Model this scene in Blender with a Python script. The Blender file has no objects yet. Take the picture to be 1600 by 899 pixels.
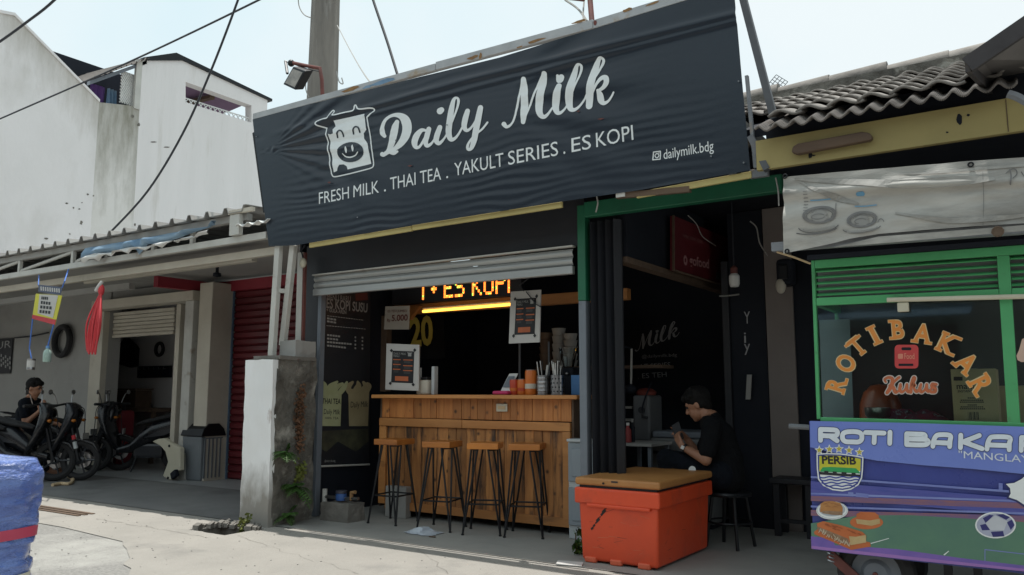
import bpy, bmesh, math, random
from mathutils import Vector, Matrix, noise
random.seed(7)
S = bpy.context.scene
COL = S.collection
R = math.radians

# ------------------------------------------------------------------ camera
H, FPX, CX, CY = 1.2, 1260.0, 800.0, 449.5
PITCH = math.atan(162.5 / FPX)
YAW = math.atan(1920 / math.hypot(FPX, 162.5))
fh = Vector((-math.cos(YAW), math.sin(YAW), 0))
RT = Vector((math.sin(YAW), math.cos(YAW), 0))
FW = fh * math.cos(PITCH) + Vector((0, 0, math.sin(PITCH)))
UP = RT.cross(FW)
EYE = Vector((0, 0, H))
cam = bpy.data.cameras.new('camera')
cam.sensor_width = 36
cam.lens = FPX / 1600 * 36
cam.clip_start, cam.clip_end = 0.05, 2000
co = bpy.data.objects.new('camera', cam)
COL.objects.link(co)
m = Matrix((RT, UP, -FW)).transposed().to_4x4()
m.translation = EYE
co.matrix_world = m
S.camera = co

# ------------------------------------------------------------------ light
SUN_EL, SUN_AZ = R(83), R(-59)           # azimuth measured from +Y towards +X
wd = bpy.data.worlds.new('World')
S.world = wd
wd.use_nodes = True
wn, wl = wd.node_tree.nodes, wd.node_tree.links
bg = wn['Background']
sky = wn.new('ShaderNodeTexSky')
sky.sky_type = 'NISHITA'
sky.sun_disc = False
sky.sun_elevation = SUN_EL
sky.sun_rotation = SUN_AZ
sky.air_density = 1.0
sky.dust_density = 6.0
sky.ozone_density = 1.0
mx = wn.new('ShaderNodeMixRGB')
mx.inputs[0].default_value = 0.85
sn = wn.new('ShaderNodeTexNoise'); sn.inputs['Scale'].default_value = 1.6; sn.inputs['Detail'].default_value = 5
stc = wn.new('ShaderNodeTexCoord'); wl.new(stc.outputs['Generated'], sn.inputs['Vector'])
cm = wn.new('ShaderNodeMixRGB'); cm.inputs[1].default_value = (6.9, 8.9, 9.5, 1); cm.inputs[2].default_value = (8.9, 9.7, 9.8, 1)
cr_ = wn.new('ShaderNodeMapRange'); cr_.inputs['From Min'].default_value = .36; cr_.inputs['From Max'].default_value = .62
wl.new(sn.outputs['Fac'], cr_.inputs['Value']); wl.new(cr_.outputs[0], cm.inputs[0]); wl.new(cm.outputs[0], mx.inputs[2])
wl.new(sky.outputs[0], mx.inputs[1])
wl.new(mx.outputs[0], bg.inputs[0])
bg.inputs[1].default_value = 0.1
sl = bpy.data.lights.new('sun', 'SUN')
sl.energy = 4.4
sl.angle = R(0.5)
sl.color = (1, 0.965, 0.91)
so = bpy.data.objects.new('sun', sl)
COL.objects.link(so)
sd = Vector((math.sin(SUN_AZ) * math.cos(SUN_EL), math.cos(SUN_AZ) * math.cos(SUN_EL), math.sin(SUN_EL)))
so.rotation_euler = sd.to_track_quat('Z', 'Y').to_euler()
so.location = (0, 0, 30)
S.view_settings.view_transform = 'Standard'
S.view_settings.look = 'None'
S.view_settings.exposure = 0.13
S.view_settings.gamma = 1.0
S.cycles.max_bounces = 8

# ------------------------------------------------------------------ helpers
def ray(x, y): return FW * FPX + RT * (x - CX) - UP * (y - CY)
def P(x, y, Y): d = ray(x, y); return EYE + d * (Y / d.y)          # point seen at a pixel of the reference, on plane y = Y
def PX(x, y, X): d = ray(x, y); return EYE + d * (X / d.x)
def PZ(x, y, z=0.0): d = ray(x, y); return EYE + d * ((z - H) / d.z)
def V(*a): return Vector(a)

class MB:
    def __init__(s): s.v, s.f = [], []
    def add(s, vs, fs):
        n = len(s.v); s.v += [Vector(v) for v in vs]; s.f += [[i + n for i in f] for f in fs]; return s
    def box(s, x0, x1, y0, y1, z0, z1):
        return s.add([(x0,y0,z0),(x1,y0,z0),(x1,y1,z0),(x0,y1,z0),(x0,y0,z1),(x1,y0,z1),(x1,y1,z1),(x0,y1,z1)],
                     [(0,3,2,1),(4,5,6,7),(0,1,5,4),(1,2,6,5),(2,3,7,6),(3,0,4,7)])
    def obox(s, c, u, v, w):      # centre and three half axes
        c, u, v, w = Vector(c), Vector(u), Vector(v), Vector(w)
        if u.cross(v).dot(w) < 0: w = -w
        return s.add([c-u-v-w, c+u-v-w, c+u+v-w, c-u+v-w, c-u-v+w, c+u-v+w, c+u+v+w, c-u+v+w],
                     [(0,3,2,1),(4,5,6,7),(0,1,5,4),(1,2,6,5),(2,3,7,6),(3,0,4,7)])
    def tube(s, pts, r, n=8, caps=True):
        pts = [Vector(p) for p in pts]; N = len(pts)
        rr = r if isinstance(r, (list, tuple)) else [r] * N
        ref = None; rings = []
        for i, p in enumerate(pts):
            t = (pts[min(i+1, N-1)] - pts[max(i-1, 0)]).normalized()
            if ref is None: ref = t.orthogonal().normalized()
            a = (ref - t * ref.dot(t))
            a = a.normalized() if a.length > 1e-6 else t.orthogonal().normalized()
            ref = a; b = t.cross(a)
            rings.append([p + (a * math.cos(2*math.pi*k/n) + b * math.sin(2*math.pi*k/n)) * rr[i] for k in range(n)])
        vs = [v for q in rings for v in q]
        fs = [(i*n+k, i*n+(k+1) % n, (i+1)*n+(k+1) % n, (i+1)*n+k) for i in range(N-1) for k in range(n)]
        if caps: fs += [tuple(range(n))[::-1], tuple((N-1)*n+k for k in range(n))]
        return s.add(vs, fs)
    def lathe(s, prof, c=(0,0,0), n=20, axis=None):   # profile of (radius, height)
        c = Vector(c); ax = Vector(axis).normalized() if axis else Vector((0,0,1))
        a = ax.orthogonal().normalized(); b = ax.cross(a)
        vs = [c + ax*h + (a*math.cos(2*math.pi*k/n) + b*math.sin(2*math.pi*k/n))*r for r, h in prof for k in range(n)]
        fs = [(i*n+k, i*n+(k+1) % n, (i+1)*n+(k+1) % n, (i+1)*n+k) for i in range(len(prof)-1) for k in range(n)]
        return s.add(vs, fs)
    def prism(s, poly, d):        # polygon of points pushed along vector d
        poly = [Vector(p) for p in poly]; d = Vector(d); n = len(poly)
        return s.add(poly + [p + d for p in poly],
                     [tuple(range(n))[::-1], tuple(range(n, 2*n))] + [(i, (i+1) % n, n+(i+1) % n, n+i) for i in range(n)])
    def quad(s, a, b, c, d): return s.add([a, b, c, d], [(0, 1, 2, 3)])
    def ball(s, c, r, n=10, m_=7):
        c = Vector(c); rx, ry, rz = r if isinstance(r, (tuple, list)) else (r, r, r)
        vs = [c + Vector((rx*math.sin(math.pi*i/m_)*math.cos(2*math.pi*k/n), ry*math.sin(math.pi*i/m_)*math.sin(2*math.pi*k/n), rz*math.cos(math.pi*i/m_))) for i in range(m_+1) for k in range(n)]
        return s.add(vs, [(i*n+k, (i+1)*n+k, (i+1)*n+(k+1) % n, i*n+(k+1) % n) for i in range(m_) for k in range(n)])
    def mesh(s, org=(0,0,0), name='mesh'):
        o = Vector(org); me = bpy.data.meshes.new(name)
        me.from_pydata([v - o for v in s.v], [], s.f); me.update(); return me

def shade(me, ang=35):
    me.polygons.foreach_set('use_smooth', [True]*len(me.polygons))
    try: me.set_sharp_from_angle(angle=R(ang))
    except Exception: pass

def rootloc(o):
    while o.parent: o = o.parent
    return o.location
LOCAL = set()
def base(o):
    while o.parent: o = o.parent
    return Vector((0,0,0)) if o.name in LOCAL else o.location.copy()

def T(name, label, cat, loc, group=None, rotz=0.0, local=False):
    o = bpy.data.objects.new(name, None); COL.objects.link(o)
    o.empty_display_size = 0.1
    o.location = loc; o.rotation_euler = (0, 0, rotz)
    o['label'] = label; o['category'] = cat
    if group: o['group'] = group
    if local: LOCAL.add(o.name)
    return o

def part(name, mb, mat, parent, smooth=False, bevel=0, label=None, kind=None, seg=2):
    me = mb.mesh(base(parent), name) if isinstance(mb, MB) else mb
    if not me.materials: me.materials.append(mat)
    if smooth: shade(me, smooth if smooth is not True else 35)
    o = bpy.data.objects.new(name, me); COL.objects.link(o); o.parent = parent
    if bevel: bev(o, bevel, seg)
    if label: o['label'] = label
    if kind: o['kind'] = kind
    return o

def bev(o, w, seg=2):
    b = o.modifiers.new('bevel', 'BEVEL'); b.width = w; b.segments = seg; b.limit_method = 'ANGLE'; b.angle_limit = R(40)

def solo(name, mb, mat, label, cat, group=None, smooth=False, bevel=0, loc=None):
    c = Vector(loc) if loc else sum(mb.v, Vector())/len(mb.v)
    if not loc: c.z = min(v.z for v in mb.v)
    me = mb.mesh(c, name); me.materials.append(mat)
    if smooth: shade(me)
    o = bpy.data.objects.new(name, me); COL.objects.link(o); o.location = c
    if bevel: bev(o, bevel)
    o['label'] = label; o['category'] = cat
    if group: o['group'] = group
    return o

def struct(name, mb, mat, smooth=False):
    me = mb.mesh((0,0,0), name); me.materials.append(mat)
    if smooth: shade(me)
    o = bpy.data.objects.new(name, me); COL.objects.link(o); o['kind'] = 'structure'; return o

def dup(root, loc, rotz=0.0, label=None):
    def cp(o, par):
        c = o.copy(); COL.objects.link(c)
        if par: c.parent = par
        for ch in list(o.children): cp(ch, c)
        return c
    r = cp(root, None); r.location = loc; r.rotation_euler = (root.rotation_euler[0], root.rotation_euler[1], rotz)
    if label: r['label'] = label
    return r

def inst(name, me, parent, loc, rot=(0,0,0), scale=(1,1,1), bevel=0):
    o = bpy.data.objects.new(name, me); COL.objects.link(o); o.parent = parent
    o.location = Vector(loc) - base(parent); o.rotation_euler = rot; o.scale = scale
    if bevel: bev(o, bevel)
    return o

# ------------------------------------------------------------------ materials
def mat(name, c, c2=None, sc=6.0, rough=0.6, metal=0.0, bump=0.0, bsc=None, c3=None, sc3=2.0, cut3=(0.55, 0.7), spec=0.5,
        stretch=(1,1,1), rnd=0.0, coat=0.0, detail=6.0, rv=0.1, knot=0, low=None, edge=None):
    """base colour mixed by noise with a second, plus patches of a third; random value per object"""
    M_ = bpy.data.materials.new(name); M_.use_nodes = True
    n, l = M_.node_tree.nodes, M_.node_tree.links
    b = n['Principled BSDF']; b.inputs['Roughness'].default_value = rough; b.inputs['Metallic'].default_value = metal
    b.inputs['Specular IOR Level'].default_value = spec
    b.inputs['Coat Weight'].default_value = coat
    tc = n.new('ShaderNodeTexCoord'); mp = n.new('ShaderNodeMapping'); mp.inputs['Scale'].default_value = stretch
    oi = n.new('ShaderNodeObjectInfo')
    ad = n.new('ShaderNodeVectorMath'); ad.operation = 'ADD'
    sc_ = n.new('ShaderNodeVectorMath'); sc_.operation = 'SCALE'; sc_.inputs[0].default_value = (7.3, 5.1, 9.7)
    l.new(oi.outputs['Random'], sc_.inputs['Scale'])
    l.new(tc.outputs['Object'], mp.inputs[0]); l.new(mp.outputs[0], ad.inputs[0]); l.new(sc_.outputs[0], ad.inputs[1])
    src = ad.outputs[0]
    def noi(scale, det=detail):
        t = n.new('ShaderNodeTexNoise'); t.inputs['Scale'].default_value = scale; t.inputs['Detail'].default_value = det
        t.inputs['Roughness'].default_value = 0.62
        l.new(src, t.inputs['Vector']); return t.outputs['Fac']
    def ramp(f, a, z):
        r = n.new('ShaderNodeMapRange'); r.inputs['From Min'].default_value = a; r.inputs['From Max'].default_value = z
        l.new(f, r.inputs['Value']); return r.outputs[0]
    def mix(fac, a, bcol):
        q = n.new('ShaderNodeMixRGB')
        if isinstance(fac, float): q.inputs[0].default_value = fac
        else: l.new(fac, q.inputs[0])
        for i, z in ((1, a), (2, bcol)):
            if isinstance(z, tuple): q.inputs[i].default_value = (*z, 1)
            else: l.new(z, q.inputs[i])
        return q.outputs[0]
    col = None
    f1 = noi(sc)
    c2 = c2 or tuple(x*0.8 for x in c)
    col = mix(ramp(f1, 0.32, 0.68), c, c2)
    if c3: col = mix(ramp(noi(sc3, 8.0), *cut3), col, c3)
    if knot:
        vo = n.new('ShaderNodeTexVoronoi'); vo.inputs['Scale'].default_value = knot
        a2 = n.new('ShaderNodeVectorMath'); a2.operation = 'ADD'; l.new(tc.outputs['Object'], a2.inputs[0]); l.new(sc_.outputs[0], a2.inputs[1])
        l.new(a2.outputs[0], vo.inputs['Vector'])
        col = mix(ramp(vo.outputs['Distance'], .22, .06), col, (0.07, 0.03, 0.014))
    if edge:                                  # mould with a ragged rim below a wall edge: direction, start, end, colour
        dt = n.new('ShaderNodeVectorMath'); dt.operation = 'DOT_PRODUCT'; dt.inputs[1].default_value = edge[0]; l.new(tc.outputs['Object'], dt.inputs[0])
        st = n.new('ShaderNodeTexNoise'); st.inputs['Scale'].default_value = 1.6; st.inputs['Detail'].default_value = 9; st.inputs['Roughness'].default_value = .7
        m3 = n.new('ShaderNodeMapping'); m3.inputs['Scale'].default_value = (1, 2.4, .5); l.new(tc.outputs['Object'], m3.inputs[0]); l.new(m3.outputs[0], st.inputs['Vector'])
        md = n.new('ShaderNodeMath'); md.operation = 'MULTIPLY_ADD'; md.inputs[1].default_value = edge[4]; l.new(st.outputs['Fac'], md.inputs[0]); l.new(dt.outputs['Value'], md.inputs[2])
        col = mix(ramp(md.outputs[0], edge[1]+edge[4]*.5, edge[2]+edge[4]*.5), col, edge[3])
    if low:                                   # grime with its own ragged edge at the foot of a wall
        sx_ = n.new('ShaderNodeSeparateXYZ'); l.new(tc.outputs['Object'], sx_.inputs[0])
        md = n.new('ShaderNodeMath'); md.operation = 'MULTIPLY_ADD'; md.inputs[1].default_value = 1.1; l.new(noi(5.0, 8.0), md.inputs[0]); l.new(sx_.outputs[2], md.inputs[2])
        col = mix(ramp(md.outputs[0], low[0]+.62, low[0]+.22), col, low[1])
    if rnd:
        hs = n.new('ShaderNodeHueSaturation')
        r = n.new('ShaderNodeMapRange'); r.inputs['To Min'].default_value = 1-rnd; r.inputs['To Max'].default_value = 1+rnd
        l.new(oi.outputs['Random'], r.inputs['Value']); l.new(r.outputs[0], hs.inputs['Value']); l.new(col, hs.inputs['Color'])
        col = hs.outputs[0]
    l.new(col, b.inputs['Base Color'])
    if rv:
        r = n.new('ShaderNodeMapRange'); r.inputs['To Min'].default_value = max(0.02, rough-rv); r.inputs['To Max'].default_value = min(1, rough+rv)
        l.new(noi(sc*2.3), r.inputs['Value']); l.new(r.outputs[0], b.inputs['Roughness'])
    if bump:
        bp = n.new('ShaderNodeBump'); bp.inputs['Strength'].default_value = 1.0; bp.inputs['Distance'].default_value = bump
        l.new(noi(bsc or sc*4), bp.inputs['Height']); l.new(bp.outputs[0], b.inputs['Normal'])
    return M_

def flat(name, c, rough=0.6, metal=0.0, spec=0.5): return mat(name, c, tuple(x*0.86 for x in c), 9, rough, metal, spec=spec)
def emit(name, c, s):
    M_ = bpy.data.materials.new(name); M_.use_nodes = True
    b = M_.node_tree.nodes['Principled BSDF']
    b.inputs['Base Color'].default_value = (*c, 1); b.inputs['Emission Color'].default_value = (*c, 1); b.inputs['Emission Strength'].default_value = s
    return M_
def glassmat(name, tint=(0.9,0.95,0.93), refl=1.0):
    M_ = bpy.data.materials.new(name); M_.use_nodes = True
    n, l = M_.node_tree.nodes, M_.node_tree.links
    n.remove(n['Principled BSDF'])
    t = n.new('ShaderNodeBsdfTransparent'); t.inputs[0].default_value = (*tint, 1)
    g = n.new('ShaderNodeBsdfGlossy'); g.inputs['Roughness'].default_value = 0.03
    f = n.new('ShaderNodeFresnel'); f.inputs[0].default_value = 1.5
    k = n.new('ShaderNodeMath'); k.operation = 'MULTIPLY'; k.inputs[1].default_value = refl
    q = n.new('ShaderNodeMixShader')
    l.new(f.outputs[0], k.inputs[0]); l.new(k.outputs[0], q.inputs[0]); l.new(t.outputs[0], q.inputs[1]); l.new(g.outputs[0], q.inputs[2])
    l.new(q.outputs[0], n['Material Output'].inputs[0]); return M_

K = {}
K['asphalt'] = mat('asphalt', (0.30,0.29,0.27), (0.19,0.185,0.175), 38, 0.92, bump=0.016, bsc=55, c3=(0.40,0.39,0.36), sc3=0.55, cut3=(0.50,0.66), detail=4)
K['concrete'] = mat('concrete', (0.325,0.305,0.275), (0.27,0.255,0.23), 1.6, 0.9, bump=0.010, bsc=60, c3=(0.185,0.178,0.165), sc3=1.1, cut3=(0.56,0.76), detail=9)
K['floor'] = mat('shop_concrete', (0.31,0.30,0.275), (0.25,0.245,0.23), 1.8, 0.75, bump=0.003, bsc=40, c3=(0.17,0.165,0.155), sc3=1.0, cut3=(0.55,0.75))
K['wfloor'] = mat('workshop_concrete', (0.20,0.20,0.195), (0.15,0.15,0.15), 1.2, 0.7, bump=0.003, bsc=40, c3=(0.10,0.10,0.10), sc3=0.8, cut3=(0.5,0.7))
K['tile'] = mat('tile_floor', (0.33,0.34,0.34), (0.27,0.275,0.275), 2, 0.4)
K['plaster'] = mat('white_plaster', (0.76,0.735,0.73), (0.69,0.67,0.66), 0.7, 0.9, bump=0.012, bsc=9, c3=(0.55,0.53,0.50), sc3=0.5, cut3=(0.56,0.8), stretch=(1,1,.6))
K['gable'] = mat('gable_plaster', (0.76,0.735,0.73), (0.69,0.67,0.66), 0.7, 0.9, bump=0.012, bsc=9, c3=(0.55,0.53,0.50), sc3=0.5, cut3=(0.56,0.8), stretch=(1,1,.6), edge=((0,.558,.83), 5.5, 6.75, (0.40,0.375,0.33), 1.9))
K['stain'] = mat('mossy_plaster', (0.72,0.70,0.68), (0.62,0.60,0.56), 0.8, 0.92, bump=0.01, bsc=9, edge=((0,0,1), 5.0, 8.6, (0.20,0.19,0.145), 5.5))
K['wall'] = mat('grey_wall', (0.36,0.35,0.33), (0.29,0.285,0.27), 1.0, 0.9, bump=0.004, c3=(0.20,0.195,0.18), sc3=0.7, cut3=(0.58,0.8))
K['cream'] = mat('cream_paint', (0.55,0.51,0.43), (0.46,0.42,0.35), 2.0, 0.8, bump=0.003, c3=(0.28,0.23,0.17), sc3=1.6, cut3=(0.62,0.8))
K['pink'] = mat('beige_wall', (0.22,0.19,0.175), (0.17,0.145,0.135), 1.5, 0.9, bump=0.004)
K['black'] = mat('black_paint', (0.012,0.014,0.020), (0.019,0.019,0.023), 2.0, 0.55, bump=0.002, c3=(0.045,0.038,0.034), sc3=1.2, cut3=(0.62,0.85))
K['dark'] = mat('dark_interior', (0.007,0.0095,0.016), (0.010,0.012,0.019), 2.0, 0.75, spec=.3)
K['darkmetal'] = mat('dark_metal', (0.02,0.021,0.024), None, 8, 0.45, 0.6)
K['banner'] = mat('black_vinyl', (0.010,0.017,0.028), (0.013,0.020,0.032), 1.2, 0.30, spec=0.45, rv=0.05, bump=0.0012, bsc=14)
K['print'] = mat('white_print', (0.76,0.79,0.79), (0.70,0.73,0.73), 3, 0.5)
K['galv'] = mat('galvanised', (0.22,0.23,0.245), (0.15,0.16,0.175), 5, 0.65, 0.1, c3=(0.33,0.22,0.12), sc3=3.0, cut3=(0.6,0.72))
K['alu'] = mat('aluminium', (0.42,0.43,0.42), (0.34,0.35,0.345), 3, 0.42, 0.5, stretch=(0.3,1,6))
K['yellow'] = mat('yellow_board', (0.52,0.43,0.17), (0.42,0.35,0.14), 3, 0.7, c3=(0.14,0.10,0.05), sc3=3.0, cut3=(0.66,0.8), bump=0.002)
K['yellow2'] = mat('faded_yellow', (0.38,0.31,0.125), (0.31,0.255,0.105), 1.5, 0.8, c3=(0.16,0.12,0.06), sc3=2.2, cut3=(0.66,0.85), bump=0.003)
K['green'] = mat('green_paint', (0.012,0.13,0.065), (0.010,0.10,0.05), 3, 0.5, c3=(0.02,0.03,0.025), sc3=5, cut3=(0.6,0.75))
K['cartgreen'] = mat('bright_green_paint', (0.080,0.37,0.145), (0.065,0.31,0.12), 3, 0.42, c3=(0.07,0.16,0.08), sc3=6, cut3=(0.62,0.76))
K['greypost'] = mat('grey_paint', (0.17,0.19,0.22), (0.13,0.15,0.175), 3, 0.55, c3=(0.07,0.07,0.08), sc3=5, cut3=(0.62,0.8))
K['pale'] = mat('pale_paint', (0.52,0.51,0.47), (0.43,0.42,0.39), 4, 0.6, c3=(0.24,0.18,0.12), sc3=4, cut3=(0.62,0.76))
K['redshut'] = mat('red_shutter', (0.13,0.014,0.019), (0.085,0.010,0.014), 1.5, 0.5, rnd=0.12)
K['redbeam'] = mat('red_paint', (0.28,0.022,0.038), (0.22,0.018,0.03), 2, 0.55)
K['wood'] = mat('pine_plank', (0.52,0.215,0.062), (0.35,0.125,0.033), 4.0, 0.55, bump=0.0025, bsc=18, c3=(0.13,0.055,0.022), sc3=3.6, cut3=(0.60,0.76), stretch=(5,5,0.5), rnd=0.24, knot=9.0)
K['woodlow'] = mat('stained_plank', (0.50,0.22,0.068), (0.28,0.11,0.034), 4.0, 0.6, bump=0.0025, bsc=18, c3=(0.060,0.036,0.024), sc3=2.0, cut3=(0.50,0.64), stretch=(4,4,0.6), rnd=0.30, knot=9.0)
K['woodh'] = mat('pine_rail', (0.52,0.235,0.075), (0.38,0.155,0.045), 3.0, 0.55, bump=0.002, bsc=18, c3=(0.13,0.065,0.03), sc3=3.5, cut3=(0.6,0.76), stretch=(0.4,2.2,2.2), rnd=0.12)
K['seat'] = mat('varnished_seat', (0.52,0.19,0.035), (0.36,0.12,0.025), 4.0, 0.35, c3=(0.10,0.035,0.02), sc3=4, cut3=(0.62,0.78), stretch=(0.5,2,2), rnd=0.2, bump=0.001)
K['iron'] = mat('black_iron', (0.015,0.016,0.019), None, 10, 0.42, 0.4)
K['orange'] = mat('orange_plastic', (0.70,0.075,0.020), (0.60,0.062,0.020), 2.4, 0.42, c3=(0.44,0.065,0.03), sc3=5.0, cut3=(0.52,0.78), detail=9, rv=0.18, bump=0.0015, bsc=30)
K['lid'] = mat('tan_lid', (0.43,0.20,0.06), (0.36,0.155,0.045), 2.5, 0.5, c3=(0.22,0.07,0.025), sc3=3.0, cut3=(0.6,0.8), bump=0.001)
K['scuff'] = flat('black_scuff', (0.02,0.018,0.018), 0.8)
K['pole'] = mat('weathered_pole', (0.23,0.21,0.185), (0.14,0.128,0.115), 3, 0.9, bump=0.006, bsc=12, c3=(0.36,0.35,0.33), sc3=2.5, cut3=(0.58,0.75), stretch=(2,2,0.25))
K['rust'] = mat('rusty_red_steel', (0.17,0.05,0.04), (0.10,0.035,0.03), 8, 0.75)
K['rustpatch'] = mat('rust_patch', (0.30,0.17,0.07), (0.20,0.11,0.05), 15, 0.85)
K['cable'] = flat('black_cable', (0.02,0.022,0.03), 0.6)
K['rooftile'] = mat('clay_roof_tile', (0.25,0.23,0.21), (0.165,0.15,0.135), 7, 0.85, bump=0.004, bsc=30, c3=(0.13,0.12,0.11), sc3=5, cut3=(0.55,0.75), rnd=0.2)
K['asbestos'] = mat('fibre_cement', (0.20,0.18,0.165), (0.14,0.125,0.115), 6, 0.9, bump=0.003, bsc=30, c3=(0.08,0.07,0.065), sc3=4, cut3=(0.55,0.75))
K['roofgrey'] = mat('zinc_roof', (0.33,0.32,0.30), (0.22,0.21,0.20), 2, 0.6, 0.2, c3=(0.14,0.11,0.09), sc3=1.5, cut3=(0.6,0.8))
K['tarp'] = mat('dirty_white_tarp', (0.46,0.445,0.41), (0.29,0.28,0.255), 2.6, 0.6, c3=(0.13,0.125,0.115), sc3=1.5, cut3=(0.46,0.66), stretch=(0.6,1,2.4), bump=0.006, bsc=6)
K['inkgrey'] = mat('faded_grey_ink', (0.10,0.10,0.10), (0.19,0.185,0.18), 6, 0.6)
K['inkblue'] = flat('faded_blue_ink', (0.13,0.32,0.50))
K['bluetarp'] = mat('blue_tarp', (0.13,0.24,0.38), (0.24,0.34,0.43), 4, 0.55, bump=0.005)
K['whiteplastic'] = mat('white_plastic', (0.72,0.72,0.70), (0.62,0.62,0.60), 4, 0.45)
K['paper'] = mat('paper', (0.52,0.51,0.49), (0.47,0.46,0.44), 4, 0.7)
K['ink'] = flat('black_ink', (0.015,0.016,0.02))
K['inkorange'] = flat('orange_ink', (0.48,0.13,0.05))
K['dimprint'] = flat('dim_white_print', (0.34,0.34,0.33))
K['wallprint'] = flat('grey_wall_print', (0.36,0.365,0.38))
K['olive'] = mat('olive_print', (0.50,0.40,0.07), (0.42,0.33,0.06), 6, 0.7)
K['menub'] = mat('menu_vinyl', (0.018,0.019,0.023), (0.024,0.025,0.03), 2, 0.45)
K['cupgreen'] = mat('tea_cup_print', (0.42,0.44,0.27), (0.32,0.34,0.18), 4, 0.5)
K['cupbrown'] = mat('milk_cup_print', (0.36,0.31,0.19), (0.28,0.235,0.13), 4, 0.5)
K['tubel'] = emit('warm_tube', (1.0,0.50,0.06), 3.2)
K['ledr'] = emit('led_orange', (1.0,0.22,0.03), 2.6)
K['ledg'] = emit('led_green', (0.35,0.9,0.12), 1.8)
K['steel'] = mat('brushed_steel', (0.40,0.40,0.41), (0.28,0.28,0.29), 8, 0.3, 0.95)
K['skin'] = mat('skin', (0.36,0.175,0.105), (0.31,0.15,0.09), 12, 0.5)
K['hair'] = mat('black_hair', (0.005,0.0045,0.0045), (0.008,0.007,0.007), 40, 0.75, bump=0.003, bsc=60, spec=.2)
K['shirt'] = mat('black_cotton', (0.006,0.0065,0.008), (0.008,0.0085,0.010), 9, 0.95, spec=.15, bump=0.03, bsc=11, stretch=(1,1,.6))
K['jeans'] = mat('dark_trousers', (0.009,0.011,0.017), (0.007,0.009,0.013), 9, 0.95, spec=.15, bump=0.03, bsc=12)
K['freezer'] = mat('grey_enamel', (0.15,0.155,0.155), (0.12,0.125,0.125), 3, 0.45)
K['grey'] = mat('grey_plastic', (0.27,0.31,0.345), (0.23,0.265,0.295), 3, 0.45)
K['greyl'] = mat('pale_grey_plastic', (0.48,0.51,0.52), (0.43,0.46,0.47), 3, 0.45)
K['binm'] = mat('grey_bin_plastic', (0.17,0.19,0.205), (0.13,0.145,0.16), 3, 0.5)
K['moto'] = mat('black_gloss', (0.008,0.009,0.012), (0.013,0.014,0.018), 3, 0.25, c3=(0.035,0.032,0.028), sc3=4, cut3=(0.58,0.75))
K['motog'] = mat('grey_fairing', (0.035,0.038,0.045), (0.025,0.028,0.034), 3, 0.3)
K['rubber'] = mat('rubber', (0.014,0.014,0.016), (0.02,0.02,0.021), 12, 0.8, bump=0.003)
K['leaf'] = mat('fern_green', (0.055,0.135,0.028), (0.085,0.18,0.035), 5, 0.6, rnd=0.25)
K['leafdry'] = mat('dry_leaf', (0.13,0.062,0.03), (0.085,0.042,0.022), 5, 0.8, rnd=0.3)
K['leafyel'] = mat('yellow_green_leaf', (0.16,0.17,0.03), (0.10,0.13,0.025), 5, 0.7, rnd=0.25)
K['mosswall'] = mat('mossy_masonry', (0.19,0.175,0.15), (0.085,0.078,0.068), 5, 0.95, bump=0.06, bsc=10, c3=(0.34,0.32,0.28), sc3=4, cut3=(0.56,0.68), detail=9)
K['peel'] = mat('peeling_white_paint', (0.80,0.80,0.80), (0.74,0.74,0.735), 2, 0.75, bump=0.006, bsc=14, c3=(0.40,0.33,0.30), sc3=5.0, cut3=(0.64,0.72), stretch=(1,1,0.4), low=(0.45, (0.30,0.28,0.25)))
K['block'] = mat('rough_concrete', (0.20,0.185,0.165), (0.14,0.13,0.115), 6, 0.95, bump=0.012, bsc=20)
K['glass'] = glassmat('window_glass', (0.80,0.87,0.85), 0.9)
K['clear'] = glassmat('clear_plastic', (0.8,0.85,0.85), 1.0)
K['purple'] = mat('purple_cloth', (0.13,0.06,0.24), (0.09,0.04,0.17), 5, 0.85)
K['mauve'] = mat('mauve_ceiling', (0.22,0.14,0.23), (0.18,0.11,0.19), 2, 0.8)
K['card'] = mat('cardboard', (0.55,0.42,0.26), (0.50,0.37,0.22), 4, 0.85)
K['gored'] = mat('red_sign', (0.13,0.012,0.018), (0.10,0.010,0.014), 2, 0.5)
K['goprint'] = flat('dull_red_print', (0.42,0.20,0.20))
K['creamplastic'] = mat('cream_plastic', (0.56,0.53,0.42), (0.47,0.44,0.34), 3, 0.5)
K['redrope'] = mat('red_string', (0.62,0.05,0.06), (0.5,0.035,0.045), 8, 0.7)
K['bluerope'] = flat('blue_string', (0.07,0.18,0.55), 0.7)
K['bluewrap'] = mat('blue_wrapped_tarp', (0.16,0.25,0.60), (0.065,0.12,0.40), 3.0, 0.28, bump=0.05, bsc=9, coat=0.8, stretch=(1,1,2.6))
K['redwrap'] = mat('red_tape', (0.50,0.05,0.10), (0.42,0.04,0.085), 4, 0.4)
K['wood2'] = mat('old_timber', (0.13,0.085,0.055), (0.085,0.055,0.038), 4, 0.8, bump=0.003, stretch=(0.4,2,2))
K['cloth'] = mat('plaid_cloth', (0.22,0.03,0.055), (0.12,0.06,0.10), 18, 0.9, c3=(0.25,0.30,0.34), sc3=14, cut3=(0.55,0.6))

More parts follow.
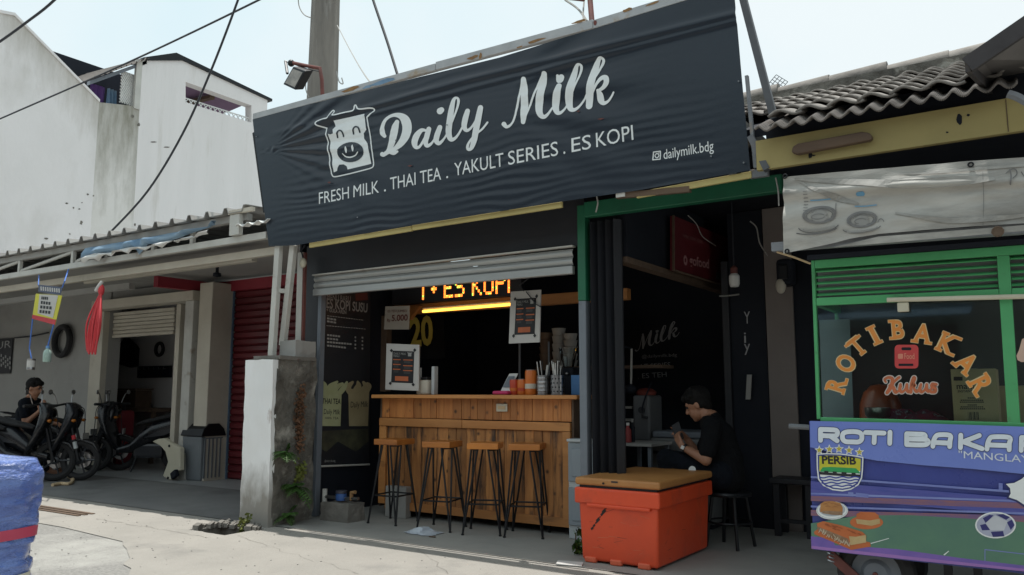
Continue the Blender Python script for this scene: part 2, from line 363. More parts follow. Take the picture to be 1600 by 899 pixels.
# ------------------------------------------------------------------ lettering
def tmesh(s, res=3, bold=0.0, shear=0.0):
    c = bpy.data.curves.new('lettering', 'FONT'); c.body = s; c.resolution_u = res; c.offset = bold; c.shear = shear; c.fill_mode = 'FRONT'
    o = bpy.data.objects.new('lettering', c); COL.objects.link(o)
    dg = bpy.context.evaluated_depsgraph_get()
    me = bpy.data.meshes.new_from_object(o.evaluated_get(dg))
    bpy.data.objects.remove(o); bpy.data.curves.remove(c)
    return [v.co.copy() for v in me.vertices], [tuple(p.vertices) for p in me.polygons], me
def text_mb(s, A, B, h, n, bold=0.0, lift=0.002, shear=0.0, mb=None):
    """text from baseline point A to B, cap height h, n = outward normal"""
    vs, fs, me = tmesh(s, 3, 0.0 if 'M' in s else bold, shear); bpy.data.meshes.remove(me)
    mb = mb or MB()
    if not vs: return mb
    x0, x1 = min(v.x for v in vs), max(v.x for v in vs)
    A, B, n = Vector(A), Vector(B), Vector(n).normalized()
    u = (B - A).normalized(); w = n.cross(u).normalized()
    L = (B - A).length; kx = L / (x1 - x0); ky = h / 0.69
    return mb.add([A + u*((v.x-x0)*kx) + w*(v.y*ky) + n*lift for v in vs], fs)
def catmull(pts, k=6):
    out = []
    N = len(pts)
    for i in range(N-1):
        p0, p1, p2, p3 = pts[max(i-1,0)], pts[i], pts[i+1], pts[min(i+2,N-1)]
        for j in range(k):
            t = j/k
            out.append(tuple(0.5*((2*b)+(-a+c)*t+(2*a-5*b+4*c-d)*t*t+(-a+3*b-3*c+d)*t**3) for a,b,c,d in zip(p0,p1,p2,p3)))
    out.append(tuple(pts[-1])); return out
def ribbon2d(pts, k=6):
    """(x,y,width) polyline -> 2d verts and quads with round ends"""
    pp = catmull(pts, k); vs, fs = [], []
    for i, (x, y, w) in enumerate(pp):
        a, b = pp[max(i-1,0)], pp[min(i+1,len(pp)-1)]
        tx, ty = b[0]-a[0], b[1]-a[1]; L = math.hypot(tx, ty) or 1
        nx, ny = -ty/L, tx/L
        vs += [(x+nx*w/2, y+ny*w/2), (x-nx*w/2, y-ny*w/2)]
        if i: fs.append((2*i-2, 2*i-1, 2*i+1, 2*i))
    if math.hypot(pp[0][0]-pp[-1][0], pp[0][1]-pp[-1][1]) > .05:
        for e, f in ((0, 1), (-1, -2)):
            x, y, w = pp[e]; a0 = math.atan2(y-pp[f][1], x-pp[f][0])
            n0 = len(vs); vs += [(x+w/2*math.cos(a0-math.pi/2+q*math.pi/6), y+w/2*math.sin(a0-math.pi/2+q*math.pi/6)) for q in range(7)]; fs.append(tuple(range(n0, n0+7)))
    return vs, fs
def fine(mb, L=0.03):
    """triangulate and split long edges so a print can follow folds"""
    bm = bmesh.new(); me = mb.mesh(); bm.from_mesh(me); bpy.data.meshes.remove(me)
    bmesh.ops.triangulate(bm, faces=bm.faces[:])
    for _ in range(7):
        es = [e for e in bm.edges if e.calc_length() > L]
        if not es: break
        bmesh.ops.subdivide_edges(bm, edges=es, cuts=1)
        bmesh.ops.triangulate(bm, faces=[f for f in bm.faces if len(f.verts) > 3])
    bm.verts.index_update()
    out = MB(); out.add([v.co.copy() for v in bm.verts], [[v.index for v in f.verts] for f in bm.faces]); bm.free(); return out

# ================================================================== SETTING
# ground sheet with an open pit (broken drain) left in it
hx0, hx1, hy0, hy1 = -6.32, -5.86, 4.50, 4.80
g = MB(); BX = 400
for (a, b, c, d) in ((-BX, BX, -BX, hy0), (-BX, BX, hy1, BX), (-BX, hx0, hy0, hy1), (hx1, BX, hy0, hy1)):
    g.quad((a, c, 0), (b, c, 0), (b, d, 0), (a, d, 0))
struct('ground', g, K['asphalt'])
def sheet(name, pts, z, m):
    b = MB(); b.add([(x, y, z) for x, y in pts], [tuple(range(len(pts)))]); return struct(name, b, m)
rg = random.Random(3)
def jag(a, b, n, amp):
    return [(a[0]+(b[0]-a[0])*i/n + rg.uniform(-amp, amp), a[1]+(b[1]-a[1])*i/n + rg.uniform(-amp, amp)) for i in range(1, n)]
hole = [(hx1+.01, hy1+.02), (hx1+.015, hy0-.02), (hx0+.1, hy0-.015), (hx0-.02, hy0+.1), (hx0-.015, hy1+.02)]
apr = [(-30, 4.05)] + jag((-30, 4.05), (-7.4, 3.95), 24, .05) + [(-7.4, 3.95), (-6.3, 3.85)] + jag((-6.3, 3.85), (-5.0, 3.1), 8, .03) + [(-5.0, 3.1), (-4.2, 2.6), (-2.0, 2.3), (8, 2.2), (8, 5.02), (-5.75, 5.02), (hx1+.012, 5.0), (hx1+.012, hy0-.02)] \
    + jag((hx1, hy0-.02), (hx0, hy0-.02), 6, .012) + [(hx0-.02, hy0-.02), (hx0-.02, 5.0), (-30, 5.0)]
sheet('concrete_apron', apr, 0.006, K['concrete'])
sheet('shop_floor', [(-6.05, 5.024), (8, 5.024), (8, 12), (-6.05, 12)], 0.010, K['floor'])
sheet('workshop_floor', [(-30, 5.004), (-6.06, 5.004), (-6.06, 6.55), (-30, 6.55)], 0.010, K['wfloor'])
sheet('tiled_floor', [(-30, 6.554), (-6.06, 6.554), (-6.06, 12), (-30, 12)], 0.012, K['tile'])
pit = MB()
pit.quad((hx0, hy0, -.3), (hx1, hy0, -.3), (hx1, hy1, -.3), (hx0, hy1, -.3))
for a, b in (((hx0, hy0), (hx1, hy0)), ((hx1, hy0), (hx1, hy1)), ((hx1, hy1), (hx0, hy1)), ((hx0, hy1), (hx0, hy0))):
    pit.quad((*a, 0), (*b, 0), (*b, -.3), (*a, -.3))
struct('drain_pit', pit, K['block'])
ck_ = MB()
def crack(a, c, n, amp, w, z):
    pts = [a] + [(a[0]+(c[0]-a[0])*i/n+rg.uniform(-amp,amp), a[1]+(c[1]-a[1])*i/n+rg.uniform(-amp,amp)) for i in range(1, n)] + [c]
    for p, q in zip(pts, pts[1:]):
        d = Vector((q[0]-p[0], q[1]-p[1])); t = Vector((-d.y, d.x)).normalized()*w*.55*rg.uniform(.2,1)
        ck_.quad((p[0]-t.x,p[1]-t.y,z), (q[0]-t.x,q[1]-t.y,z), (q[0]+t.x,q[1]+t.y,z), (p[0]+t.x,p[1]+t.y,z))
g2 = lambda x, y: PZ(x, y, 0).xy
crack(g2(150,812), g2(330,842), 26, .02, .007, .0095); crack(g2(372,838), g2(470,872), 12, .03, .004, .0095); crack(g2(470,872), g2(560,899), 9, .03, .004, .0095)
crack(g2(640,846), g2(700,899), 10, .03, .003, .0095); crack(g2(905,872), g2(700,842), 12, .012, .003, .0135); crack(g2(250,770), g2(420,768), 14, .04, .004, .0135)
struct('ground_cracks', ck_, K['block'])
# broken concrete crumbs along the pit edge
b = MB()
for i in range(46):
    if i < 34: x, y = rg.uniform(hx0-.02, hx1+.03), hy1 + rg.uniform(-.03, .06)
    else: x, y = hx0 + rg.uniform(-.05, .02), rg.uniform(hy0, hy1)
    s = rg.uniform(.012, .035)
    b.obox((x, y, .006+s*.5), V(s, s*rg.uniform(-.5,.5), 0), V(-s*.5, s, s*.2), V(0, s*.1, s*.7))
struct('broken_edge', b, K['block'])
gb = MB()
for i in range(300):
    x, y = rg.uniform(-8.2, -3.2), rg.uniform(2.5, 4.9)
    if hx0-.05 < x < hx1+.05 and hy0-.05 < y < hy1+.05: continue
    s_ = rg.choice((.0015,.002,.0025,.004)); gb.obox((x, y, .006+s_*.5), V(s_, s_*.6, 0), V(-s_*.4, s_*.8, 0), V(0, 0, s_*.6))
me_ = gb.mesh((0,0,0), 'road_grit'); me_.materials.append(K['asphalt']); o_ = bpy.data.objects.new('road_grit', me_); COL.objects.link(o_); o_['kind'] = 'stuff'
# drain cover at left
dc = T('drain_grate', 'flat dark metal drain grate set in the concrete beside the blue bundle', 'grate', PZ(90, 797, 0))
p = PZ(90, 797, .012)
for k in range(3): part('bar', MB().box(p.x-.75, p.x+.55, p.y-.10+.07*k, p.y-.06+.07*k, .008, .014), K['wood2'], dc)

# ================================================================== WHITE HOUSE behind
hs = T('white_house', 'tall white plastered house with sloping gable wall behind the workshop', 'house', (-17, 9, 0))
XH = -17
def yz(x, y): q = PX(x, y, XH); return (q.y, q.z)
def wallpoly(pts, x0, th): return MB().prism([(x0, a, b) for a, b in pts], (-th, 0, 0))
y222 = yz(222, 130)[0]; ye = yz(418, 155)[0]
gable = [(3.0, 0), (3.0, 7.95), yz(22, 25), yz(155, 160), (yz(155, 160)[0], 0)]
part('gable_wall', wallpoly(gable, XH, .3), K['gable'], hs)
part('terrace_wall', wallpoly([(yz(155,160)[0], 0), yz(155,160), yz(222,167), (yz(222,167)[0], 0)], XH-.004, .25), K['stain'], hs, label='lower terrace wall streaked with grey mould')
w0, w1, w2, w3 = yz(290,128), yz(393,165), yz(393,192), yz(290,160)
yc = yz(222,167)[0]
c_tl, c_pk, c_tr = yz(222,95), yz(285,95), yz(418,155)
cw = MB()
cw.prism([(XH, a, b) for a, b in [(yc, 0), c_tl, c_pk, w0, w3]], (-.25, 0, 0))
cw.prism([(XH, a, b) for a, b in [c_pk, c_tr, (c_tr[0], w1[1]), w1, w0]], (-.25, 0, 0))
cw.prism([(XH, a, b) for a, b in [w1, (c_tr[0], w1[1]), (c_tr[0], 0), (w2[0], 0), w2]], (-.25, 0, 0))
cw.prism([(XH, a, b) for a, b in [(yc, 0), w3, w2, (w2[0], 0)]], (-.25, 0, 0))
part('cabin_wall', cw, mat('cabin_plaster', (0.76,0.735,0.73), (0.69,0.67,0.66), 0.7, 0.9, bump=0.012, bsc=9, c3=(0.60,0.575,0.545), sc3=1.6, cut3=(0.58,0.72), stretch=(1,1.6,.22), detail=9), hs)
part('rear_wall', MB().box(XH-4, XH-3.8, 3, c_tr[0], 0, 7.6), K['plaster'], hs)
part('coping', MB().prism([(XH+.05, *c_pk), (XH+.05, c_tr[0]+.12, c_tr[1]-.04), (XH+.05, c_tr[0]+.12, c_tr[1]+.03), (XH+.05, c_pk[0]-.2, c_pk[1]+.12), (XH+.05, c_tl[0], c_tl[1]+.07), (XH+.05, c_tl[0], c_tl[1])], (-.5, 0, 0)), K['darkmetal'], hs)
part('gable_coping', MB().prism([(XH+.03, a, b) for a, b in [(3, 7.95), yz(22,25), yz(155,160), (yz(155,160)[0], yz(155,160)[1]+.06), (yz(22,25)[0], yz(22,25)[1]+.06), (3, 8.01)]], (-.36, 0, 0)), K['plaster'], hs)
# terrace roof in corrugated sheet, sloping down to the left
a0 = PX(133, 128, XH-.2); a1 = PX(222, 96, XH-.2)
tr = MB()
N = 44
pr = []
for i in range(N+1):
    t = i/N; pr.append((a0.y+(a1.y-a0.y)*t, a0.z+(a1.z-a0.z)*t+(.05 if i % 4 == 1 else 0)))
for i in range(N):
    tr.quad((XH+.12, *pr[i]), (XH+.12, *pr[i+1]), (XH-2.5, pr[i+1][0], pr[i+1][1]+.2), (XH-2.5, pr[i][0], pr[i][1]+.2))
part('terrace_roof', tr, K['asbestos'], hs)
part('terrace_beam', MB().prism([(XH, a0.y, a0.z-.02), (XH, a1.y, a1.z-.02), (XH, a1.y, a1.z-.11), (XH, a0.y, a0.z-.11)], (-.12, 0, 0)), K['greypost'], hs)
part('corner_post', MB().box(XH-.05, XH+.03, c_tl[0]-.14, c_tl[0]-.004, yz(222,167)[1]-.1, c_tl[1]), K['pale'], hs)
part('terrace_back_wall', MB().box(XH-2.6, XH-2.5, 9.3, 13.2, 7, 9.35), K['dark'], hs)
# lattice
la, lb, lc, ld = yz(192,158), yz(222,166), yz(222,118), yz(196,112)
lat = MB()
for k in range(-9, 12):
    for sgn in (1, -1):
        q = []
        for t in (0, 1):
            y_ = la[0] + (lb[0]-la[0])*(k/8 + (t if sgn > 0 else (1-t))*1.25)
            q.append(V(XH-.12-(.02 if sgn > 0 else 0), y_, la[1]+(lc[1]-la[1])*t))
        # clip to the panel
        y0_, y1_ = la[0], lb[0]
        A, B = q
        def cl(A, B):
            d = B - A; t0, t1 = 0.0, 1.0
            if abs(d.y) > 1e-6:
                u0, u1 = sorted(((y0_-A.y)/d.y, (y1_-A.y)/d.y)); t0, t1 = max(t0, u0), min(t1, u1)
            return (A + d*t0, A + d*t1) if t1 - t0 > .05 else None
        r = cl(A, B)
        if r: lat.tube(r, .018, 4)
part('lattice', lat, K['whiteplastic'], hs)
# window interior: mauve ceiling, beam, railing lattice
part('room_ceiling', MB().prism([(XH-.26, w0[0]-.3, w0[1]+.12), (XH-.26, w1[0]+.0, w1[1]+.08), (XH-2.2, w1[0], w1[1]-.1), (XH-2.2, w0[0]-.3, w0[1]-.05)], (0, 0, .05)), K['mauve'], hs)
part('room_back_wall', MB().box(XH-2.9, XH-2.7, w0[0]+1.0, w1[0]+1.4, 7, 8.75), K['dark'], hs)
part('room_beam', MB().prism([(XH-.3, w0[0]+.9, w0[1]+.02), (XH-.3, w0[0]+1.05, w0[1]+.02), (XH-2.2, w0[0]+.6, w0[1]-.1), (XH-2.2, w0[0]+.45, w0[1]-.1)], (0, 0, -.08)), K['wood2'], hs)
rl = MB()
for k in range(14):
    t0, t1 = k/14, (k+1)/14
    A0 = V(XH-.1, w3[0]+(w2[0]-w3[0])*t0, w3[1]+(w2[1]-w3[1])*t0); A1 = V(XH-.1, w3[0]+(w2[0]-w3[0])*t1, w3[1]+(w2[1]-w3[1])*t1)
    rl.tube([A0, A1+V(0,0,.14)], .012, 4); rl.tube([A1, A0+V(0,0,.14)], .012, 4)
rl.tube([V(XH-.1, w3[0], w3[1]+.14), V(XH-.1, w2[0]-.02, w2[1]+.14)], .016, 5)
part('railing', rl, K['whiteplastic'], hs)
for k, (x, y, w, h) in enumerate(((127,348,3,4),(211,351,1.6,3),(104,318,3,1.5),(115,325,2,1.5),(124,327,2,1.5),(128,317,2,1.2),(137,304,2,1.5),(109,366,2,1.5),(146,306,1.5,2),(73,373,4,2),(207,182,3,2.5),(217,195,3,3),(260,230,5,1.5),(240,222,6,1.2))):
    rr_k = random.Random(k+40); q = MB(); q.add([PX(x+w*math.cos(a)*rr_k.uniform(.5,1.2), y+h*math.sin(a)*rr_k.uniform(.5,1.2), XH+.006) for a in [i*math.pi/5 for i in range(10)]], [tuple(range(10))]); part('wall_stain', q, K['mosswall'], hs)
# laundry
def cloth_sheet(x, ya, yb, za, zb, n=14, wob=.05, seed=0):
    r_ = random.Random(seed); b = MB(); vs = []
    for i in range(n+1):
        for j in range(5):
            t = i/n; u = j/4
            vs.append((x + wob*math.sin(t*17+seed)*(.3+u), ya+(yb-ya)*t, za+(zb-za)*u + r_.uniform(-.01,.01)))
    return b.add(vs, [(i*5+j, i*5+j+1, (i+1)*5+j+1, (i+1)*5+j) for i in range(n) for j in range(4)])
pa, pb = yz(160, 122), yz(182, 158)
solo('purple_sheet', cloth_sheet(XH-.5, pa[0], pb[0], pa[1], pb[1]-.3, seed=1), K['purple'], 'purple cloth hanging out to dry on the white house terrace', 'laundry', 'laundry drying on the terrace', smooth=True)
pa, pb = yz(184, 132), yz(196, 160)
solo('blue_shirt', cloth_sheet(XH-.4, pa[0], pb[0], pa[1], pb[1]-.2, seed=4), K['bluetarp'], 'light blue shirt drying behind the white lattice on the terrace', 'laundry', 'laundry drying on the terrace', smooth=True)
pa, pb = yz(143, 128), yz(152, 140)
solo('brown_cloth', cloth_sheet(XH-.4, pa[0], pb[0], pa[1], pb[1]-.3, seed=6), K['card'], 'small brown cloth drying at the left end of the terrace', 'laundry', 'laundry drying on the terrace', smooth=True)

ob_ = T('shop_row', 'long low row of plastered shops added across the street for shade and cart glass reflections', 'shops', (0, -8, 0))  # unseen row behind the camera, added to shade the street
part('front_wall', MB().box(-26, 24, -8.4, -8.0, 0, 5.2), K['wall'], ob_)
part('roof_edge', MB().box(-26.3, 24.3, -8.7, -7.3, 5.21, 5.4), K['roofgrey'], ob_)
for k in range(12):
    x = -24+4*k
    part('shutter', MB().box(x, x+2.6, -7.995, -7.94, .02, 2.5), K['redshut'] if k % 3 else K['cream'], ob_)
    part('awning', MB().prism([(x-.3,-7.99,2.9),(x-.3,-6.8,2.6),(x-.3,-6.8,2.57),(x-.3,-7.99,2.86)], (3.2,0,0)), K['bluetarp'] if k % 2 else K['roofgrey'], ob_)
    w = part('window', MB().box(x+.5, x+2.1, -7.995, -7.95, 3.3, 4.5), K['pale'], ob_); part('pane', MB().box(x+.58, x+2.02, -7.948, -7.94, 3.38, 4.42), K['dark'], w)

# ================================================================== WORKSHOP (left)
ws = T('workshop', 'low open fronted workshop with ribbed roof, cream beams and red shutter', 'workshop', (-11, 5, 0))
XE = -6.60                                   # right end
# ribbed roof sheet
rs = MB(); xs = -17.6; prof = []
while xs < XE:
    prof += [(xs, 0), (xs+.20, 0), (xs+.225, .058), (xs+.27, .058)]; xs += .30
for i in range(len(prof)-1):
    (xa, za), (xb, zb) = prof[i], prof[i+1]
    rs.quad((xa, 5.08, 2.99+za), (xb, 5.08, 2.99+zb), (xb, 7.9, 3.13+zb), (xa, 7.9, 3.13+za))
o = part('roof_sheet', rs, K['roofgrey'], ws)
sd_ = o.modifiers.new('thickness', 'SOLIDIFY'); sd_.thickness = .008
part('eave_beam', MB().box(-17.5, XE, 5.15, 5.22, 2.91, 2.98), K['wall'], ws)
part('truss_rail', MB().box(-17.5, -6.30, 5.15, 5.205, 2.69, 2.757), K['pale'], ws)
for px in (168, 115, 33, 240, 300):
    q = P(px, 400, 5.175); part('truss_strut', MB().box(q.x-.025, q.x+.025, 5.155, 5.195, 2.759, 2.908), K['pale'], ws)
for (xa, xb) in ((P(35,400,5.17).x, P(112,400,5.17).x), (P(-40,400,5.17).x, P(30,400,5.17).x), (P(120,400,5.17).x, P(164,400,5.17).x)):
    part('truss_brace', MB().tube([(xa, 5.175, 2.77), (xb, 5.175, 2.90)], .022, 6), K['pale'], ws)
part('front_beam', MB().box(-17.5, -6.34, 5.32, 5.38, 2.56, 2.637), K['cream'], ws)
part('soffit', MB().box(-17.5, -6.34, 5.40, 7.6, 2.80, 2.83), K['wall'], ws)
part('soffit_beam', MB().box(-17.5, -9.85, 5.9, 5.98, 2.52, 2.60), K['wall'], ws)
part('soffit_batten', MB().box(-10.3, -7.0, 5.55, 5.62, 2.58, 2.66), K['cream'], ws)
part('end_post', MB().box(-6.80, -6.65, 5.10, 5.149, 2.76, 2.97), K['pale'], ws)
part('end_trim', MB().box(-6.82, -6.45, 5.09, 5.13, 2.975, 3.015), K['cream'], ws)
# small white and red corrugated piece
b = MB()
for i in range(16):
    x0, x1 = -6.66+i*.03, -6.66+(i+1)*.03
    z0, z1 = .018*math.sin(i*1.25), .018*math.sin((i+1)*1.25)
    b.quad((x0, 5.06, 2.84+z0), (x1, 5.06, 2.84+z1), (x1, 5.14, 2.85+z1), (x0, 5.14, 2.85+z0))
o = part('plastic_sheet', b, K['whiteplastic'], ws); sd_ = o.modifiers.new('thickness', 'SOLIDIFY'); sd_.thickness = .006
# walls
XW = P(165, 600, 7.1).x
part('side_wall', MB().box(-17.5, XW, 7.1, 7.3, 0, 2.77), K['wall'], ws)
XJ0, XJ1 = P(283, 600, 6.85).x, P(296, 600, 6.85).x
part('door_jamb', MB().box(XJ0, XJ1, 6.85, 7.35, 0, 2.46), K['pale'], ws, bevel=.01)
XP0, XP1 = P(305, 600, 6.9).x, P(325, 600, 6.9).x
part('pillar', MB().box(XP0, XP1, 6.9, 7.35, 0, 2.70), K['cream'], ws, bevel=.01)
part('pillar_trim', MB().box(XP1+.002, XP1+.02, 7.235, 7.262, 0, 2.60), flat('blue_trim', (.10,.16,.24)), ws)
part('lintel', MB().box(P(148,500,6.9).x, XJ1, 6.83, 7.05, 2.46, 2.60), K['cream'], ws, bevel=.008)
part('lintel_wall', MB().box(XW+.003, XP0-.003, 7.12, 7.3, 2.603, 2.77), K['wall'], ws)
part('left_pilaster', MB().box(P(138,600,7.0).x, XW+.002, 7.0, 7.097, 0, 2.455), K['cream'], ws)
# half open cream roller shutter
for k in range(7):
    z = 2.44 - k*.058
    part('shutter_slat', MB().box(XW+.02, P(272,500,7.15).x, 7.14+.01*(k % 2), 7.19, z-.052, z), K['cream'], ws, bevel=.012)
xp = P(275, 600, 7.05).x
part('shutter_post', MB().box(xp-.05, xp+.05, 7.03, 7.12, .35, 2.455), K['cream'], ws)
# room behind
part('room_back_wall', MB().box(-17, XP0, 8.6, 8.75, 0, 2.7), K['plaster'], ws)
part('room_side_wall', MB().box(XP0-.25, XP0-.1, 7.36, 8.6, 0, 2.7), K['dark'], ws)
part('room_ceiling', MB().box(-17, XP0, 7.31, 8.6, 2.66, 2.70), K['plaster'], ws)
# red bay
xr0, xr1 = P(340, 600, 7.27).x, -6.35
part('red_fascia', MB().box(xr0-.15, xr1, 7.2, 7.30, 2.60, 2.745), K['redbeam'], ws)
ra = PX(247, 440, xr0-.1)
part('red_return', MB().box(xr0-.2, xr0-.1, ra.y, 7.198, 2.60, 2.745), K['redbeam'], ws)
sm = MB()
sm.add([(xr0, 7.30, 0), (xr1, 7.30, 0), (xr1, 7.272, .02), (xr0, 7.272, .02), (xr1, 7.272, .075), (xr0, 7.272, .075), (xr1, 7.30, .095), (xr0, 7.30, .095)],
       [(0,1,2,3), (3,2,4,5), (5,4,6,7)])
sme = sm.mesh((0,0,0), 'red_slat'); sme.materials.append(K['redshut'])
for k in range(27): inst('red_slat', sme, ws, V(0, 0, .012+k*.096))
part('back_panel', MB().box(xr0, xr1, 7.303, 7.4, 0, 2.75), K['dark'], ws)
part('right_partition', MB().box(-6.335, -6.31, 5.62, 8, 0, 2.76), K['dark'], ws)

# ceiling fixture in the red bay
c = V(-8.6, 6.3, 2.77); b = MB().lathe([(0, -.01), (.02, -.01), (.02, -.09), (.05, -.10), (.05, -.14), (0, -.15)], c, 10)
solo('ceiling_lamp_holder', b, K['dark'], 'small dark lamp holder under the workshop soffit by the red beam', 'lamp holder', smooth=True)

# torn blue tarp tucked along the truss
def tarpstrip(pts, zt, seed, m, Y=5.13, depth=.10):
    r_ = random.Random(seed); b = MB(); vs = []
    n = len(pts)
    for i, (x, zb) in enumerate(pts):
        for j in range(6):
            u = j/5; vs.append((x + .015*math.sin(u*5+i), Y - depth*math.sin(u*math.pi)*(.5+.5*math.sin(i*1.7+seed)) + r_.uniform(-.008,.008), zt(x) + (zb-zt(x))*u))
    return b.add(vs, [(i*6+j, i*6+j+1, (i+1)*6+j+1, (i+1)*6+j) for i in range(n-1) for j in range(5)])
tp = T('torn_tarp', 'torn blue and white tarpaulin bunched under the ribbed workshop roof edge', 'tarpaulin', (-8, 4.9, 2.7))
def tx(px, py): q = P(px, py, 5.13); return (q.x, q.z)
pts = [tx(*q) for q in [(132,412),(140,402),(150,402),(162,398),(176,394),(190,392),(202,390),(212,388),(216,398),(222,392),(232,382),(246,382),(262,378),(280,372),(296,366),(312,360),(326,356),(334,352),(340,345)]]
part('blue_sheet', tarpstrip(pts, lambda x: 2.905, 3, K['bluetarp']), K['bluetarp'], tp, smooth=60)
pts = [tx(*q) for q in [(138,411),(144,405),(152,404),(158,408),(164,400),(172,397),(180,400),(186,393),(196,392),(204,396),(211,390),(222,388),(233,391),(241,386),(250,383),(257,387),(266,380),(276,376),(284,379),(294,371),(304,368),(312,371),(322,362),(332,358)]]
o_ = part('white_fold', tarpstrip([(x, z-.012) for x, z in pts], lambda x: tx(0,0)[1]*0 + 2.80 - .012*math.sin(x*9), 8, K['whiteplastic'], 5.09, .055), K['whiteplastic'], tp, smooth=60)
# things on the wall and hanging
def torus(c, R0, r0, ax, n=32, k=10):
    c = Vector(c); ax = Vector(ax).normalized(); a = ax.orthogonal().normalized(); b_ = ax.cross(a); mb = MB(); vs = []
    for i in range(n):
        d = a*math.cos(2*math.pi*i/n) + b_*math.sin(2*math.pi*i/n)
        for j in range(k): vs.append(c + d*(R0 + r0*math.cos(2*math.pi*j/k)) + ax*(r0*math.sin(2*math.pi*j/k)))
    return mb.add(vs, [(i*k+j, ((i+1) % n)*k+j, ((i+1) % n)*k+(j+1) % k, i*k+(j+1) % k) for i in range(n) for j in range(k)])
q = P(97, 533, 7.03)
solo('hanging_tyre', torus(q, .235, .05, (0,1,0)), K['rubber'], 'large black tyre hung on the grey workshop wall', 'tyre', smooth=True)
q = P(249, 546, 8.55)
solo('small_tyre', torus(q, .11, .03, (0,1,0), 20, 8), K['rubber'], 'small black tyre ring on the back wall inside the workshop', 'tyre', smooth=True)
b = MB(); a = P(-40, 585, 7.07); c = P(20, 528, 7.07)
pst = T('racing_poster', 'dark racing poster with a chequered flag on the grey workshop wall', 'poster', (c.x-.3, 7.07, a.z))
part('sheet', MB().box(c.x-.75, c.x, 7.07, 7.085, a.z, c.z), K['menub'], pst)
ck = MB()
for i in range(5):
    for j in range(5):
        if (i+j) % 2 == 0:
            q = P(1+i*3.4, 553+j*3.8+i*1.0, 7.066); ck.quad(q, q+V(.05,0,-.012), q+V(.05,0,-.062), q+V(0,0,-.05))
part('flag_print', ck, K['dimprint'], pst, kind='stuff')
A, B = P(-6, 546, 7.066), P(17, 543, 7.066)
part('lettering', text_mb('UR', A, B, .13, (0,-1,0)), K['dimprint'], pst)
# rope on the wall
q0, q1 = P(23, 528, 7.05), P(76, 520, 7.05)
solo('stretched_line', MB().tube([q0, (q0+q1)/2+V(0,0,-.02), q1], .012, 5), K['cable'], 'dark cord stretched between the poster and the large wall tyre', 'cord')
# jackets in the room
def jacket(px0, py0, px1, py1, Y, label, seed):
    a, c = P(px0, py0, Y), P(px1, py1, Y); w = c.x-a.x; h = a.z-c.z; b = MB(); vs = []
    for i in range(9):
        for j in range(9):
            u, v = i/8, j/8
            half = (.22 + .78*min(1, v*3.0)) * .5
            x = a.x + w*(.5 + (u-.5)*2*half)
            vs.append((x, Y - .09*math.sin(u*math.pi)*(0.6+.4*v) + .02*math.sin(u*19+seed), a.z - h*v - (.03*math.sin(u*8+seed) if j == 8 else 0)))
    b.add(vs, [(i*9+j, i*9+j+1, (i+1)*9+j+1, (i+1)*9+j) for i in range(8) for j in range(8)])
    return solo('hanging_jacket', b, K['shirt'], label, 'jacket', smooth=True)
jacket(180, 531, 215, 572, 8.5, 'black jacket hanging on the back wall inside the workshop doorway', 1)
a, c = P(219, 573, 8.58), P(268, 590, 8.58)
tb = T('tool_board', 'dark tool board with hooks on the back wall inside the workshop', 'tool board', (c.x-.3, 8.55, c.z))
part('board', MB().box(a.x, c.x, 8.53, 8.59, c.z, a.z), K['dark'], tb)
for i in range(6): part('hook', MB().tube([(a.x+.1+i*.15, 8.53, a.z-.05), (a.x+.1+i*.15, 8.49, a.z-.06), (a.x+.1+i*.15, 8.49, a.z-.02)], .006, 5), K['steel'], tb)

# hanging sign with yellow border
hg = T('hanging_banner', 'small yellow and red banner hanging on blue strings from the workshop eave', 'banner', P(72, 500, 4.9))
def q4(p0, p1, p2, p3, Y, dy=0): return [P(*p, Y) + V(0, dy, 0) for p in (p0, p1, p2, p3)]
part('top_strip', MB().prism(q4((60,445),(98,449),(94,461),(60,456), 4.9), (0,.004,0)), flat('navy_vinyl', (.07,.09,.15)), hg)
part('sheet', MB().prism(q4((56,459),(97,462),(86,508),(50,498), 4.9), (0,.004,0)), mat('yellow_vinyl', (.60,.56,.03), (.52,.48,.025), 5, .5), hg)
part('white_panel', MB().prism(q4((62,460),(91,462),(83,497),(59,490), 4.9, -.003), (0,.002,0)), K['paper'], hg)
part('red_band', MB().prism(q4((51,492),(88,500),(86,508),(50,498), 4.9, -.003), (0,.002,0)), flat('red_vinyl', (.50,.03,.04)), hg)
tl = MB()
for k, (a, c) in enumerate((((65,468),(76,469)), ((64,475),(80,477)), ((63,482),(82,484)), ((62,489),(80,491)))):
    A, B = P(*a, 4.9)+V(0,-.006,0), P(*c, 4.9)+V(0,-.006,0)
    n_ = 4
    for i in range(n_):
        p0 = A.lerp(B, i/n_+.02); p1 = A.lerp(B, (i+.8)/n_); tl.quad(p0, p1, p1+V(0,0,.035), p0+V(0,0,.035))
part('print', tl, K['ink'], hg, kind='stuff')
tl = MB()
for i in range(9):
    A = P(63+i*3.5, 448+i*.4, 4.896); tl.quad(A, A+V(.03,0,0), A+V(.045,0,-.05), A+V(.015,0,-.05))
part('strip_print', tl, K['paper'], hg, kind='stuff')
part('string', MB().tube([P(61,430,5.14), P(60,446,4.9)], .006, 5), K['bluerope'], hg)
part('string', MB().tube([P(107,421,5.14), P(101,440,4.9), P(97,450,4.9)], .008, 5), K['bluerope'], hg)
